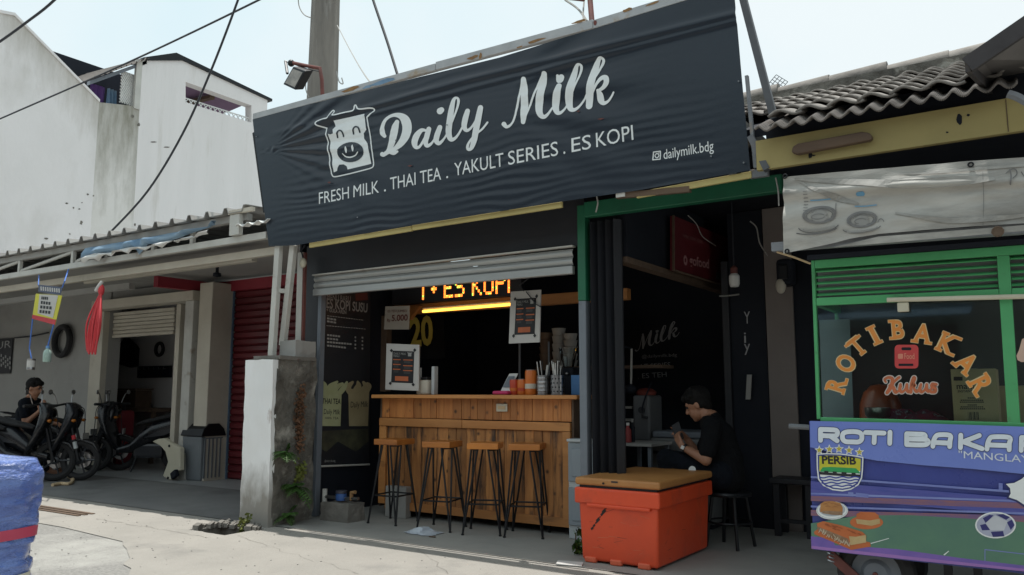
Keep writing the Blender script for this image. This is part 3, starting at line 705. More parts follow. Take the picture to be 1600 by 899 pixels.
# can and bottle hanging below
cn = T('hanging_can', 'small tin can hanging on a blue string below the yellow banner', 'can', P(48, 578, 4.9))
q = P(48, 578, 4.9); part('tin', MB().lathe([(0,0),(.045,0),(.048,.01),(.045,.02),(.045,.12),(.048,.13),(0,.13)], q, 16), K['steel'], cn, smooth=True)
part('wrapper', MB().lathe([(.0465,.03),(.0465,.11)], q, 16), K['paper'], cn, smooth=True)
part('string', MB().tube([q+V(0,0,.13), P(46,545,4.9), P(51,498,4.9)], .007, 5), K['bluerope'], cn)
bt = T('hanging_bottle', 'clear plastic bottle hanging on a blue string below the yellow banner', 'bottle', P(73, 566, 4.9))
q = P(73, 566, 4.9); part('bottle_body', MB().lathe([(0,0),(.04,0),(.045,.02),(.045,.10),(.038,.13),(.02,.15),(.018,.165)], q, 16), mat('pale_bottle', (.36,.47,.45), (.30,.42,.36), 5, .25), bt, smooth=True)
part('cap', MB().lathe([(.022,.16),(.022,.19),(0,.19)], q, 12), flat('blue_cap', (.15,.32,.6)), bt, smooth=True)
part('string', MB().tube([q+V(0,0,.19), P(84,507,4.9)], .008, 5), K['bluerope'], bt)
# red string bunch
rb = T('string_bunch', 'bunch of red strings hanging in a loop from the workshop beam', 'string', P(150, 500, 5.0))
top = P(160, 440, 5.05)
part('knot', MB().ball(top+V(-.01,0,-.1), (.035,.035,.07), 10, 7), K['redrope'], rb, smooth=True)
part('white_tie', MB().tube([top, top+V(-.02,-.03,-.06), top+V(-.06,-.035,-.11)], .02, 7), K['paper'], rb, smooth=True)
for i in range(9):
    e = P(136+i*1.6, 548+(i % 3)*3, 5.0); mid = P(140+i*2.4, 505+(i % 2)*5, 5.0) + V(0, -.03+.01*(i % 4), 0)
    part('strand', MB().tube([tuple(z) for z in catmull([tuple(top+V(-.01,0,-.12)), tuple(mid), tuple(e)], 6)], .011, 5), K['redrope'], rb, smooth=True)

# bin and cream fairing
bn = T('rubbish_bin', 'grey plastic rubbish bin with dark hooded lid beside the red shutter', 'bin', (-10.2, 7.1, .012))
p0, p1 = PZ(281, 750, .012), PZ(307, 752, .012)
bx0, bx1, by0, by1 = p0.x, p1.x+.10, p0.y, p0.y+.36
b = MB().add([(bx0+.03,by0+.03,.012),(bx1-.03,by0+.03,.012),(bx1-.03,by1-.03,.012),(bx0+.03,by1-.03,.012),(bx0,by0,.60),(bx1,by0,.60),(bx1,by1,.60),(bx0,by1,.60)], [(0,3,2,1),(4,5,6,7),(0,1,5,4),(1,2,6,5),(2,3,7,6),(3,0,4,7)])
part('body', b, K['binm'], bn, bevel=.02)
for k in range(5): part('rib', MB().box(bx1-.012, bx1+.008, by0+.05+k*.06, by0+.07+k*.06, .05, .58), K['binm'], bn)
ym = (by0+by1)/2
part('lid', MB().prism([(bx0-.02,by0-.02,.602),(bx0-.02,by1+.02,.602),(bx0-.02,by1-.02,.70),(bx0-.02,ym+.08,.77),(bx0-.02,ym-.08,.77),(bx0-.02,by0+.02,.70)], (bx1-bx0+.04,0,0)), K['darkmetal'], bn, bevel=.01)
part('flap', MB().box(bx0+.03, bx1-.03, ym-.06, ym+.06, .772, .785), K['black'], bn)
# fairing
fr_pts = [(237,690),(247,686),(256,685),(266,692),(281,700),(281,735),(274,738),(268,750),(262,750),(254,744),(262,722),(258,706),(250,697)]
Yf = PZ(266, 751, .012).y
b = MB().prism([P(x, y, Yf) for x, y in fr_pts], (.02, .06, 0))
fo = T('motorbike_fairing', 'cream plastic motorbike fairing leaning on the grey bin', 'fairing', P(266, 748, Yf))
part('panel', b, K['creamplastic'], fo, bevel=.012, seg=3)
for (x, y) in ((265,697),(263,747)): part('bolt_hole', MB().lathe([(0,0),(.018,0),(.018,.01),(0,.01)], P(x,y,Yf)+V(0,-.012,0), 8, (0,1,0)), K['dark'], fo)
part('bracket', MB().obox(P(273,741,Yf)+V(.03,-.02,0), (.05,0,.03), (0,.03,0), (-.02,0,.04)), K['dark'], fo, bevel=.01)

# ------------------------------------------------------------------ people helper: shapes fused to one skin by voxel remesh
def fuse(name, caps, balls, voxel, mat_, parent, smooth_it=4):
    mb = MB()
    for p0, r0, p1, r1 in caps:
        p0, p1 = Vector(p0), Vector(p1)
        L = max(2, int((p1-p0).length/0.03))
        pts = [p0.lerp(p1, i/L) for i in range(L+1)]; rr = [r0+(r1-r0)*i/L for i in range(L+1)]
        mb.tube(pts, rr, 14); mb.ball(p0, r0, 14, 9); mb.ball(p1, r1, 14, 9)
    for c, r, rot in balls:
        t = MB(); t.ball((0,0,0), r, 18, 12)
        q = rot if rot else Matrix.Identity(3)
        mb.add([Vector(c) + q @ v for v in t.v], t.f)
    me = mb.mesh(base(parent), name)
    o = bpy.data.objects.new(name, me); COL.objects.link(o)
    r = o.modifiers.new('r', 'REMESH'); r.mode = 'VOXEL'; r.voxel_size = voxel
    s = o.modifiers.new('s', 'SMOOTH'); s.iterations = smooth_it; s.factor = 0.5
    dg = bpy.context.evaluated_depsgraph_get()
    m2 = bpy.data.meshes.new_from_object(o.evaluated_get(dg)); m2.name = name
    bpy.data.objects.remove(o); bpy.data.meshes.remove(me)
    m2.materials.clear(); m2.materials.append(mat_); m2.polygons.foreach_set('use_smooth', [True]*len(m2.polygons))
    o = bpy.data.objects.new(name, m2); COL.objects.link(o); o.parent = parent
    return o
def frame(fwd, up=(0,0,1)):
    f = Vector(fwd).normalized(); u = Vector(up); l = u.cross(f).normalized(); u = f.cross(l)
    return Matrix((f, l, u)).transposed()         # columns: forward, left, up
def hand(caps, balls, wrist, d, palm_n, curl, spread=0.0, thumb_side=1, scale=1.0, point=False):
    """five fingers on a palm; d = hand direction, palm_n = way the palm faces"""
    d = Vector(d).normalized(); n = Vector(palm_n); n = (n - d*n.dot(d)).normalized(); s = d.cross(n)*thumb_side
    w = Vector(wrist); c = w + d*.05*scale
    caps.append((w, .024*scale, w+d*.02*scale, .026*scale))
    for k in range(4):
        off = (1.5-k)*.019*scale
        b0 = w + d*.02*scale + s*off*.7; kn = w + d*.088*scale + s*off
        caps.append((b0, .014*scale, kn, .0115*scale))
        ln = (.040, .045, .042, .033)[k]*scale
        cu = curl*(.9+.12*k); 
        if point and k == 0: cu = .15
        a1 = d*math.cos(cu*.7) + n*math.sin(cu*.7); a2 = d*math.cos(cu*1.6) + n*math.sin(cu*1.6)
        m_ = kn + a1*ln; e = m_ + a2*ln*.85
        caps.append((kn, .0105*scale, m_, .0092*scale)); caps.append((m_, .0092*scale, e, .0078*scale))
    t0 = w + d*.025*scale + s*.022*scale + n*.008*scale
    t1 = t0 + (d*.6 + s*.75 + n*.35).normalized()*.042*scale
    t2 = t1 + (d*.9 + s*.1 + n*.35).normalized()*.034*scale
    caps.append((t0, .0135*scale, t1, .011*scale)); caps.append((t1, .011*scale, t2, .0085*scale))
def head(caps, balls, c, F, k=1.0):
    """skull, jaw, face features about centre c, frame F"""
    f, l, u = F.col[0], F.col[1], F.col[2]
    c = Vector(c)
    balls.append((c + u*.025*k - f*.012*k, (.098*k, .076*k, .098*k), F))
    balls.append((c - u*.045*k + f*.022*k, (.068*k, .058*k, .070*k), F))
    balls.append((c - u*.095*k + f*.055*k, (.026*k, .028*k, .020*k), F))          # chin
    caps.append((c + u*.012*k + f*.084*k, .010*k, c - u*.026*k + f*.102*k, .0135*k))     # nose
    balls.append((c - u*.026*k + f*.096*k, (.012*k, .019*k, .010*k), F))
    balls.append((c + u*.030*k + f*.077*k, (.014*k, .052*k, .011*k), F))          # brow
    balls.append((c - u*.055*k + f*.080*k, (.010*k, .026*k, .0065*k), F))         # lips
    balls.append((c - u*.064*k + f*.078*k, (.010*k, .022*k, .007*k), F))
    for s in (1, -1): balls.append((c - u*.008*k - f*.010*k + l*.077*k*s, (.017*k, .009*k, .031*k), F))   # ears
def eyes(parent, c, F, k=1.0):
    f, l, u = F.col[0], F.col[1], F.col[2]
    for s in (1, -1):
        b = MB().ball(Vector(c) + f*.079*k + l*.031*k*s + u*.010*k, (.012*k, .012*k, .009*k), 10, 7)
        part('eye', b, K['ink'], parent, smooth=True)
        b = MB().ball(Vector(c) + f*.083*k + l*.031*k*s + u*.030*k, (.010*k, .017*k, .005*k), 8, 5)
        part('eyebrow', b, K['hair'], parent, smooth=True)
def hair(parent, c, F, k=1.0):
    f, l, u = F.col[0], F.col[1], F.col[2]; c = Vector(c)
    balls = [(c + u*.075*k + f*.055*k, (.045*k, .062*k, .030*k), F), (c + u*.050*k - f*.024*k, (.104*k, .087*k, .092*k), F), (c + u*.085*k + f*.030*k, (.070*k, .070*k, .040*k), F), (c - f*.062*k - u*.005*k, (.045*k, .070*k, .075*k), F)]
    for s in (1, -1): balls.append((c + l*.062*k*s - f*.038*k + u*.012*k, (.036*k, .020*k, .055*k), F))
    rr = random.Random(5)
    for i in range(26):
        a = rr.uniform(0, 6.28); e = rr.uniform(.15, 1.2)
        d = u*math.sin(e) + (f*math.cos(a) + l*math.sin(a))*math.cos(e)
        balls.append((c + u*.05*k - f*.015*k + d*.082*k, (.022*k, .022*k, .022*k), None))
    return fuse('hair', [], balls, .006, K['hair'], parent, 1)

# ------------------------------------------------------------------ motorbikes in the workshop
def motorbike(loc, rz, label, tone='moto'):
    r = T('motorbike', label, 'motorbike', loc, 'motorbikes parked in the workshop', rz, local=True)
    for x in (.62, -.62):
        w = part('wheel', torus((x,0,.27), .225, .045, (0,1,0), 28, 8), K['rubber'], r, smooth=True)
        rim = MB().lathe([(.03,-.04),(.05,-.03),(.05,.03),(.03,.04)], (x,0,.27), 14, (0,1,0))
        for k in range(5):
            a = k*math.pi*2/5; d = V(math.cos(a), 0, math.sin(a)); rim.tube([V(x,0,.27)+d*.04, V(x,0,.27)+d*.19], .012, 5)
        rim.add(torus((x,0,.27), .19, .012, (0,1,0), 24, 6).v, torus((x,0,.27), .19, .012, (0,1,0), 24, 6).f)
        part('rim', rim, K['motog'], w, smooth=True)
    for s in (1, -1):
        part('fork', MB().tube([(.62, .07*s, .27), (.50, .07*s, .72)], [.022, .02], 8), K['darkmetal'], r, smooth=True)
        part('mirror_stem', MB().tube([(.36, .2*s, 1.02), (.34, .26*s, 1.14), (.33, .30*s, 1.17)], .007, 6), K['steel'], r)
        part('mirror', MB().ball((.32, .33*s, 1.18), (.014, .06, .035), 12, 7), K['steel'], r, smooth=True)
        part('hand_grip', MB().tube([(.36, .22*s, 1.0), (.30, .36*s, 1.0)], .02, 8), K['rubber'], r)
    part('handlebar', MB().tube([(.36,-.24,1.0), (.40,-.1,1.02), (.40,.1,1.02), (.36,.24,1.0)], .014, 8), K['iron'], r)
    def loft(secs, vert=False, n=14):
        b = MB(); vs = []
        for q in secs:
            for k in range(n):
                a = 2*math.pi*k/n; ca, sa = math.cos(a), math.sin(a)
                ca = math.copysign(abs(ca)**.75, ca); sa = math.copysign(abs(sa)**.75, sa)
                vs.append((q[0], q[2]*ca, q[1]+q[3]*sa) if not vert else (q[1]+q[2]*ca, q[3]*sa, q[0]))
        N = len(secs)
        return b.add(vs, [(i*n+k, i*n+(k+1) % n, (i+1)*n+(k+1) % n, (i+1)*n+k) for i in range(N-1) for k in range(n)] + [tuple(range(n)), tuple((N-1)*n+k for k in range(n))])
    part('body', loft([(-1.02,.80,.03,.02),(-.92,.77,.08,.06),(-.75,.73,.12,.10),(-.5,.66,.145,.14),(-.25,.58,.15,.15),(-.08,.47,.14,.13),(.06,.36,.13,.08),(.24,.32,.14,.05)]), K[tone], r, smooth=60)
    part('leg_shield', loft([(1.04,.44,.05,.07),(1.0,.47,.08,.13),(.90,.50,.09,.16),(.76,.47,.075,.20),(.60,.41,.055,.21),(.45,.33,.045,.17),(.36,.28,.03,.12)], True), K['moto'], r, smooth=60)
    part('seat', loft([(-.86,.83,.06,.02),(-.75,.835,.115,.035),(-.5,.82,.135,.045),(-.28,.765,.13,.04),(-.1,.73,.10,.035),(0,.70,.06,.02)]), K['rubber'], r, smooth=60)
    for s in (1, -1):
        part('indicator', MB().ball((.56,.15*s,.80), (.03,.035,.022), 10, 6), flat('amber_lens', (.45,.15,.02), .25), r, smooth=True)
        part('side_panel', MB().prism([(-.8,.152*s,.70),(-.35,.157*s,.60),(-.15,.15*s,.50),(-.45,.157*s,.54)], (0,-.012*s,0)), K['motog'], r)
        part('shock', MB().tube([(-.62,.1*s,.30),(-.55,.11*s,.62)], .022, 8), K['steel'], r, smooth=True)
    part('number_plate', MB().box(.655,.665,-.10,.10,.55,.63), K['dimprint'], r)
    part('brake_disc', MB().lathe([(.05,0),(.11,0),(.11,.004),(.05,.004)], (.62,.06,.27), 20, (0,1,0)), K['steel'], r)
    part('brake_cable', MB().tube([tuple(z) for z in catmull([(.38,.2,1.0),(.55,.16,.95),(.60,.1,.7),(.62,.08,.4)], 5)], .006, 5), K['cable'], r)
    part('luggage_rail', MB().tube([(-.70,.11,.83),(-.95,.10,.88),(-1.02,0,.89),(-.95,-.10,.88),(-.70,-.11,.83)], .011, 6), K['iron'], r, smooth=True)
    part('headlight', MB().ball((.55,0,.90), (.06,.10,.07), 14, 9), K['clear'], r, smooth=True)
    part('front_fender', MB().prism([(.88,-.06,.36),(.80,-.06,.50),(.62,-.06,.56),(.46,-.06,.50),(.46,-.06,.47),(.62,-.06,.53),(.78,-.06,.47)], (0,.12,0)), K[tone], r, bevel=.012)
    part('tail_light', MB().obox((-.97,0,.76), (.02,0,.01), (0,.08,0), (0,0,.035)), flat('red_lens', (.45,.02,.03), .25), r, bevel=.01)
    part('rear_fender', MB().prism([(-1.05,-.05,.46),(-.95,-.05,.62),(-.75,-.05,.68),(-.75,-.05,.62),(-.93,-.05,.57)], (0,.1,0)), K[tone], r, bevel=.01)
    part('engine', MB().box(-.42,.02,-.10,.10,.20,.42), K['motog'], r, bevel=.04)
    part('exhaust', MB().tube([(-.1,-.16,.22), (-.5,-.18,.26), (-.95,-.19,.38)], [.02,.045,.045], 10), K['darkmetal'], r, smooth=True)
    part('kickstand', MB().tube([(-.05,.1,.24), (-.02,.22,.015)], .012, 6), K['iron'], r)
    return r
q = PZ(124, 751, .012)
m1 = motorbike((q.x-.62*math.cos(R(38)), q.y-.62*math.sin(R(38)), .012), R(38), 'black motorbike with a steep grey leg shield, front wheel nearest the workshop forecourt')
fs_ = [c for c in m1.children if c.name.startswith('fork')]
q = PZ(58, 756, .012)
m2 = dup(m1, (q.x-.55, 5.35, .012), R(48), 'black motorbike at the far left with a pale mirror, in front of the seated mechanic')
for (t0, t1, mm) in ((.62,.74,flat('red_tape_band', (.5,.03,.04))),(.35,.55,K['greyl'])):
    A_, B_ = V(.62,-.07,.27), V(.50,-.07,.72); part('fork_sleeve', MB().tube([A_.lerp(B_,t0), A_.lerp(B_,t1)], .027, 8), mm, m1, smooth=True)
part('teal_cover', MB().ball((.38,-.20,.99), (.07,.09,.05), 12, 8), flat('teal_plastic', (.02,.22,.30), .35), m2, smooth=True)
q = PZ(205, 738, .012)
dup(m1, (q.x-.05, q.y+.1, .012), R(215), 'black motorbike facing away with its red tail towards the cream fairing')
q = PZ(165, 735, .012)
dup(m1, (q.x-.2, 6.65, .012), R(50), 'black motorbike half hidden between two others by the workshop doorway')
# red oil jerrycan standing on the room floor behind the bikes
q = P(188, 672, 7.7)
jc = T('red_canister', 'red canister with a white band behind the motorbikes in the doorway', 'canister', (q.x, 7.7, .012))
part('body', MB().box(q.x-.17, q.x+.17, 7.55, 7.85, .012, q.z+.32), K['redbeam'], jc, bevel=.05, seg=3)
for k in range(3): part('band', MB().box(q.x-.1, q.x+.14, 7.545, 7.549, q.z-.12+.09*k, q.z-.07+.09*k), K['dimprint'], jc)
part('spout', MB().tube([(q.x+.08,7.7,q.z+.31),(q.x+.12,7.66,q.z+.42)], .03, 8), K['black'], jc)
# workbench in the room
a = P(150, 665, 8.2)
wb = T('workbench', 'dark workbench along the back wall inside the workshop', 'workbench', (a.x+.9, 8.3, .012))
part('top', MB().box(a.x, a.x+2.0, 8.0, 8.58, .86, .92), K['wood2'], wb)
for x in (a.x+.05, a.x+1.9):
    for y in (8.05, 8.5): part('leg', MB().box(x, x+.06, y, y+.06, .012, .858), K['wood2'], wb)
b_ = T('wooden_box', 'dark wooden box standing on the workshop workbench', 'box', (a.x+1.0, 8.3, .92))
part('body', MB().box(a.x+.75, a.x+1.35, 8.1, 8.4, .922, 1.22), K['wood2'], b_, bevel=.01)
part('lid', MB().box(a.x+.73, a.x+1.37, 8.08, 8.42, 1.222, 1.25), K['wood2'], b_)
# loose hose on the floor
q = PZ(100, 757, .03)
solo('loose_hose', MB().tube([tuple(z) for z in catmull([tuple(PZ(82,758,.03)), tuple(PZ(95,756,.03)), tuple(PZ(108,756,.03)), tuple(PZ(114,750,.03)), tuple(PZ(107,745,.05))], 6)], .022, 7), K['card'], 'brown rubber hose lying on the workshop floor near the motorbike wheel', 'hose', smooth=True)

# mechanic sitting behind the nearest motorbike, facing right
hc = P(54, 607, 5.95); F1 = frame((.79, .55, -.22))
wk = T('person', 'man in a dark polo shirt sitting behind the motorbikes with one hand raised', 'person', (hc.x, hc.y, .012))
caps, balls = [], []
kx = 1.06
head(caps, balls, hc, F1, kx)
f, l = V(.82,.57,0).normalized(), V(-.57,.82,0).normalized()
nk = hc + V(0,0,-.16) - f*.04; ch = nk + V(0,0,-.2) - f*.04; wa = nk + V(0,0,-.45) - f*.02; hp = nk + V(0,0,-.58) - f*.04
caps += [(hc-f*.03+V(0,0,-.06), .055, nk, .06), (nk, .08, ch, .13), (ch, .135, wa, .12), (wa, .12, hp, .14)]
sh_l, sh_r = nk + l*.18 + V(0,0,-.05), nk - l*.18 + V(0,0,-.05)
caps += [(nk+l*.05, .06, sh_l, .055), (nk-l*.05, .06, sh_r, .055)]
el_r = sh_r + V(0,0,-.28) + f*.05; wr_r = el_r + f*.17 + V(0,0,.17) + l*.03
el_l = sh_l + V(0,0,-.27) + f*.10; wr_l = el_l + f*.24 - V(0,0,.03) - l*.05
caps += [(sh_r, .052, el_r, .042), (el_r, .042, wr_r, .028), (sh_l, .052, el_l, .042), (el_l, .042, wr_l, .028)]
hand(caps, balls, wr_r, V(0,0,1)+f*.3, l*1.0-f*.2, .35); hand(caps, balls, wr_l, f-V(0,0,.4), V(0,0,-1)-l*.2, .7, thumb_side=-1)
kn_l, kn_r = hp + f*.43 + l*.14 + V(0,0,-.04), hp + f*.43 - l*.16 + V(0,0,-.04)
for hh, kk in ((hp+l*.09, kn_l), (hp-l*.09, kn_r)):
    ft = V(kk.x, kk.y, .09) + f*.02
    caps += [(hh, .09, kk, .06), (kk, .058, ft, .04), (ft, .045, ft+f*.15-V(0,0,.03), .035)]
bd = fuse('body', caps, balls, .009, K['skin'], wk)
hair(wk, hc, F1, kx); eyes(wk, hc, F1, kx)
fuse('shirt', [(nk+V(0,0,-.03), .083, ch, .15), (ch, .152, wa, .135), (wa, .135, hp, .15), (nk+l*.05-V(0,0,.02), .07, sh_l, .07), (nk-l*.05-V(0,0,.02), .07, sh_r, .07),
               (sh_r, .07, sh_r.lerp(el_r,.6), .062), (sh_l, .07, sh_l.lerp(el_l,.6), .062)], [], .011, K['jeans'], wk, 3)
tr_ = []
for hh, kk in ((hp+l*.09, kn_l), (hp-l*.09, kn_r)): tr_ += [(hh, .105, kk, .072), (kk, .07, V(kk.x, kk.y, .12), .055)]
fuse('trousers', tr_ + [(hp+l*.08, .12, hp-l*.08, .12)], [], .012, K['jeans'], wk, 3)
st = T('plastic_stool', 'low dark stool under the mechanic behind the motorbikes', 'stool', (hp.x, hp.y, .012))
zt = hp.z-.15
part('seat', MB().lathe([(0,zt-.03),(.16,zt-.03),(.16,zt),(0,zt)], (hp.x,hp.y,0), 16), K['dark'], st)
for a in range(4):
    d = V(math.cos(a*1.57+.78), math.sin(a*1.57+.78), 0); part('leg', MB().tube([V(hp.x,hp.y,zt-.03)+d*.12, V(hp.x,hp.y,.012)+d*.16], .018, 6), K['dark'], st)

# ================================================================== WALL PILLAR, ladder frame, plants
pl = T('wall_pillar', 'short masonry wall pillar with a peeling white front and mossy bare side', 'pillar', (-6.05, 5.2, 0))
def rough(x0, x1, y0, y1, z0, z1, n, amp, seed):
    bm = bmesh.new(); 
    me = MB().box(x0, x1, y0, y1, z0, z1).mesh(); bm.from_mesh(me)
    bmesh.ops.subdivide_edges(bm, edges=bm.edges[:], cuts=n, use_grid_fill=True)
    for v in bm.verts: v.co += noise.noise_vector(v.co*6 + V(seed,0,0))*amp + noise.noise_vector(v.co*22)*amp*.35
    bm.verts.index_update(); mb = MB(); mb.add([v.co.copy() for v in bm.verts], [[v.index for v in f.verts] for f in bm.faces]); bm.free(); return mb
part('masonry', rough(-6.25, -5.87, 4.985, 5.46, -.02, 1.50, 22, .022, 3), K['mosswall'], pl, smooth=60)
part('white_render', rough(-6.26, -5.875, 4.945, 5.0, -.02, 1.49, 22, .010, 9), K['peel'], pl, smooth=60)
part('cap', rough(-6.22, -5.86, 5.0, 5.45, 1.49, 1.525, 8, .012, 4), K['block'], pl)
part('upper_block', rough(-6.12, -5.90, 5.22, 5.47, 1.52, 1.68, 8, .012, 14), K['wall'], pl)
lf = T('ladder_frame', 'pale steel ladder frame standing on the pillar and holding up the sign', 'frame', (-6.1, 5.1, 1.5))
def bar(p, q, w, d, mb=None):
    p, q = Vector(p), Vector(q); t = (q-p); L = t.length; t.normalize(); a = V(1,0,0); a = (a - t*a.dot(t)).normalized(); c = t.cross(a)
    return (mb or MB()).obox((p+q)/2, a*w/2, c*d/2, t*L/2)
part('upright', bar(P(425,556,5.16), P(436,383,5.16), .07, .05), K['pale'], lf, bevel=.004)
part('upright', bar(P(442,540,5.30), P(459,383,5.18), .065, .05), K['pale'], lf, bevel=.004)
part('rung', bar(P(431,455,5.17)+V(.035,0,0), P(449,455,5.24)-V(.02,0,0), .05, .04), K['pale'], lf)
part('side_strip', bar(P(467,542,5.42), P(471,395,5.42), .075, .03), K['pale'], lf)
part('rusty_edge', bar(P(473,542,5.425), P(477,395,5.425), .025, .028), K['rust'], lf)
# loose bulbs by the frame
lbp = P(452, 410, 5.2)
lb = T('bulb_holder', 'small white bulb holder dangling from wires beside the ladder frame', 'lamp', lbp)
part('bulb', MB().ball(lbp+V(0.08,.1,0), (.035,.035,.05), 10, 7), K['creamplastic'], lb, smooth=True)
part('wire', MB().tube([lbp+V(.08,.1,.04), lbp+V(.05,.1,.12), lbp+V(.1,.1,.17)], .008, 5), K['cable'], lb)
# plants on the pillar
def leafblade(b, p, d, n, L, w):
    d = Vector(d).normalized(); s = d.cross(Vector(n)).normalized(); m_ = Vector(p)+d*L*.5 + Vector(n).normalized()*L*.08
    b.add([p, m_+s*w, Vector(p)+d*L, m_-s*w], [(0,1,2,3)])
def fern(c, n, size, label, seed, group=None):
    rr = random.Random(seed); o = T('fern', label, 'fern', c, group)
    for k in range(n):
        a = rr.uniform(-1.5, 1.5); out = V(math.cos(a)*.8, math.sin(a)*.6-.5, rr.uniform(-.1,.9)).normalized(); L = size*rr.uniform(.7,1.2)
        b = MB(); pts = []
        for i in range(11):
            t = i/10; pts.append(Vector(c) + out*L*t + V(0,0,-L*.55*t*t))
        b.tube(pts, .0025, 4)
        for i in range(1, 11):
            t = i/10; d = (pts[i]-pts[i-1]).normalized(); s = d.cross(V(0,0,1)).normalized(); w = L*.30*math.sin(math.pi*(.15+.8*t))
            for sg in (1, -1): leafblade(b, pts[i], s*sg+d*.5+V(0,0,-.15), V(0,0,1), w, w*.24)
        part('frond', b, K['leaf'], o)
    return o
fern(PX(462, 762, -5.86), 10, .25, 'lowest and widest green fern growing from the mossy pillar side', 1, 'ferns on the pillar')
fern(PX(447, 710, -5.86), 8, .21, 'upper green fern growing from the mossy pillar side below the dry creeper', 2, 'ferns on the pillar')
fern(PX(452, 806, -5.86), 7, .18, 'small green fern at the foot of the mossy pillar side', 5, 'ferns on the pillar')
def leafmass(name, label, cat, pts, spread, count, L, m_, seed):
    rr = random.Random(seed); b = MB()
    for i in range(count):
        t = rr.random()*(len(pts)-1); k = int(t); p = Vector(pts[k]).lerp(Vector(pts[min(k+1,len(pts)-1)]), t-k)
        p = p + V(rr.uniform(0,.05), rr.uniform(-1,1)*spread, rr.uniform(-1,1)*spread)
        leafblade(b, p, V(rr.uniform(-.2,.8), rr.uniform(-1,1), rr.uniform(-1,.4)), V(1,rr.uniform(-.5,.5),rr.uniform(-.3,.8)), L*rr.uniform(.6,1.2), L*.28)
    o = T(name, label, cat, pts[-1]); part('leaf_cluster', b, m_, o, kind='stuff')
    b = MB().tube([Vector(p)+V(.01,0,0) for p in pts], .005, 5); part('stem', b, K['wood2'], o); return o
leafmass('dry_creeper', 'dry brown creeper clinging to the edge of the mossy pillar side', 'creeper', [PX(468,606,-5.865), PX(464,640,-5.865), PX(463,670,-5.865), PX(464,700,-5.865)], .045, 260, .04, K['leafdry'], 3)
leafmass('yellow_weed', 'yellow green weed between the two ferns on the pillar', 'weed', [PX(466,725,-5.865), PX(464,745,-5.865)], .04, 60, .05, K['leafyel'], 4)
q = PZ(378, 826, 0)
leafmass('small_weed', 'small olive weed at the white pillar foot beside the broken drain', 'weed', [q+V(0,0,.07), q+V(.02,0,.01)], .06, 70, .05, K['leafyel'], 8)
q = PZ(896, 868, 0)
leafmass('corner_weed', 'small green weed at the left foot of the orange cooler box', 'weed', [q+V(0,.02,.16), q+V(0,.02,.01)], .05, 60, .07, K['leaf'], 11)

# ================================================================== DRINK SHOP
YF = 5.58
sp = T('drink_shop', 'black painted drink stall with raised roller shutter under the big black sign', 'shop', (-3.8, YF, .01))
xl0, xl1 = P(472, 600, YF).x, P(493, 600, YF).x
part('left_post', MB().box(xl0, xl1, YF, YF+.12, .011, 2.66), K['black'], sp, bevel=.006)
part('shutter_guide', MB().box(xl1+.004, xl1+.05, YF-.005, YF+.06, .011, 2.34), K['greypost'], sp, bevel=.004)
part('fascia', MB().box(xl1+.002, -2.99, YF-.02, YF+.03, 2.35, 2.80), K['black'], sp)
for k, (z0, z1) in enumerate(((2.275, 2.335), (2.205, 2.272))):
    b = MB(); n_ = 6; y0 = YF-.05
    for i in range(n_):
        a0, a1 = i/n_*math.pi, (i+1)/n_*math.pi
        b.quad((-6.0, y0-.02*math.sin(a0), z0+(z1-z0)*i/n_), (-3.075, y0-.02*math.sin(a0), z0-.012+(z1-z0)*i/n_), (-3.075, y0-.02*math.sin(a1), z0-.012+(z1-z0)*(i+1)/n_), (-6.0, y0-.02*math.sin(a1), z0+(z1-z0)*(i+1)/n_))
    part('shutter_slat', b, K['alu'], sp, smooth=60)
part('shutter_bottom_bar', MB().add([(-6.0,YF-.08,2.135),(-3.07,YF-.08,2.12),(-3.07,YF-.03,2.12),(-6.0,YF-.03,2.135),(-6.0,YF-.08,2.202),(-3.07,YF-.08,2.187),(-3.07,YF-.03,2.187),(-6.0,YF-.03,2.202)], [(0,3,2,1),(4,5,6,7),(0,1,5,4),(1,2,6,5),(2,3,7,6),(3,0,4,7)]), K['alu'], sp, bevel=.008)
part('shutter_edge_strip', MB().box(-6.02, -3.07, YF-.075, YF-.022, 2.337, 2.35), K['pale'], sp)
gx0, gx1 = P(905, 600, 5.5).x, P(916.5, 600, 5.5).x
part('post_lower', MB().box(gx0, gx1, 5.5, 5.58, .011, 1.90), K['greypost'], sp, bevel=.006)
part('post_upper', MB().box(gx0-.003, gx1+.003, 5.497, 5.583, 1.902, 2.66), K['green'], sp, bevel=.006, label='upper half of the post, painted bright green')
part('green_beam', MB().box(gx1+.006, P(1223,300,5.5).x, 5.48, 5.56, 2.555, 2.675), K['green'], sp, bevel=.006)
# folded accordion door
n_ = 8; fx0, fx1 = gx1+.01, P(970, 600, 5.52).x
for k in range(n_):
    x0 = fx0 + (fx1-fx0)*k/n_; x1 = fx0 + (fx1-fx0)*(k+1)/n_; ym = 5.50 if k % 2 else 5.57; yn = 5.57 if k % 2 else 5.50
    part('door_fold', MB().prism([(x0,ym,.02),(x1,yn,.02),(x1,yn+.02,.02),(x0,ym+.02,.02)], (0,0,2.50)), K['black'], sp)
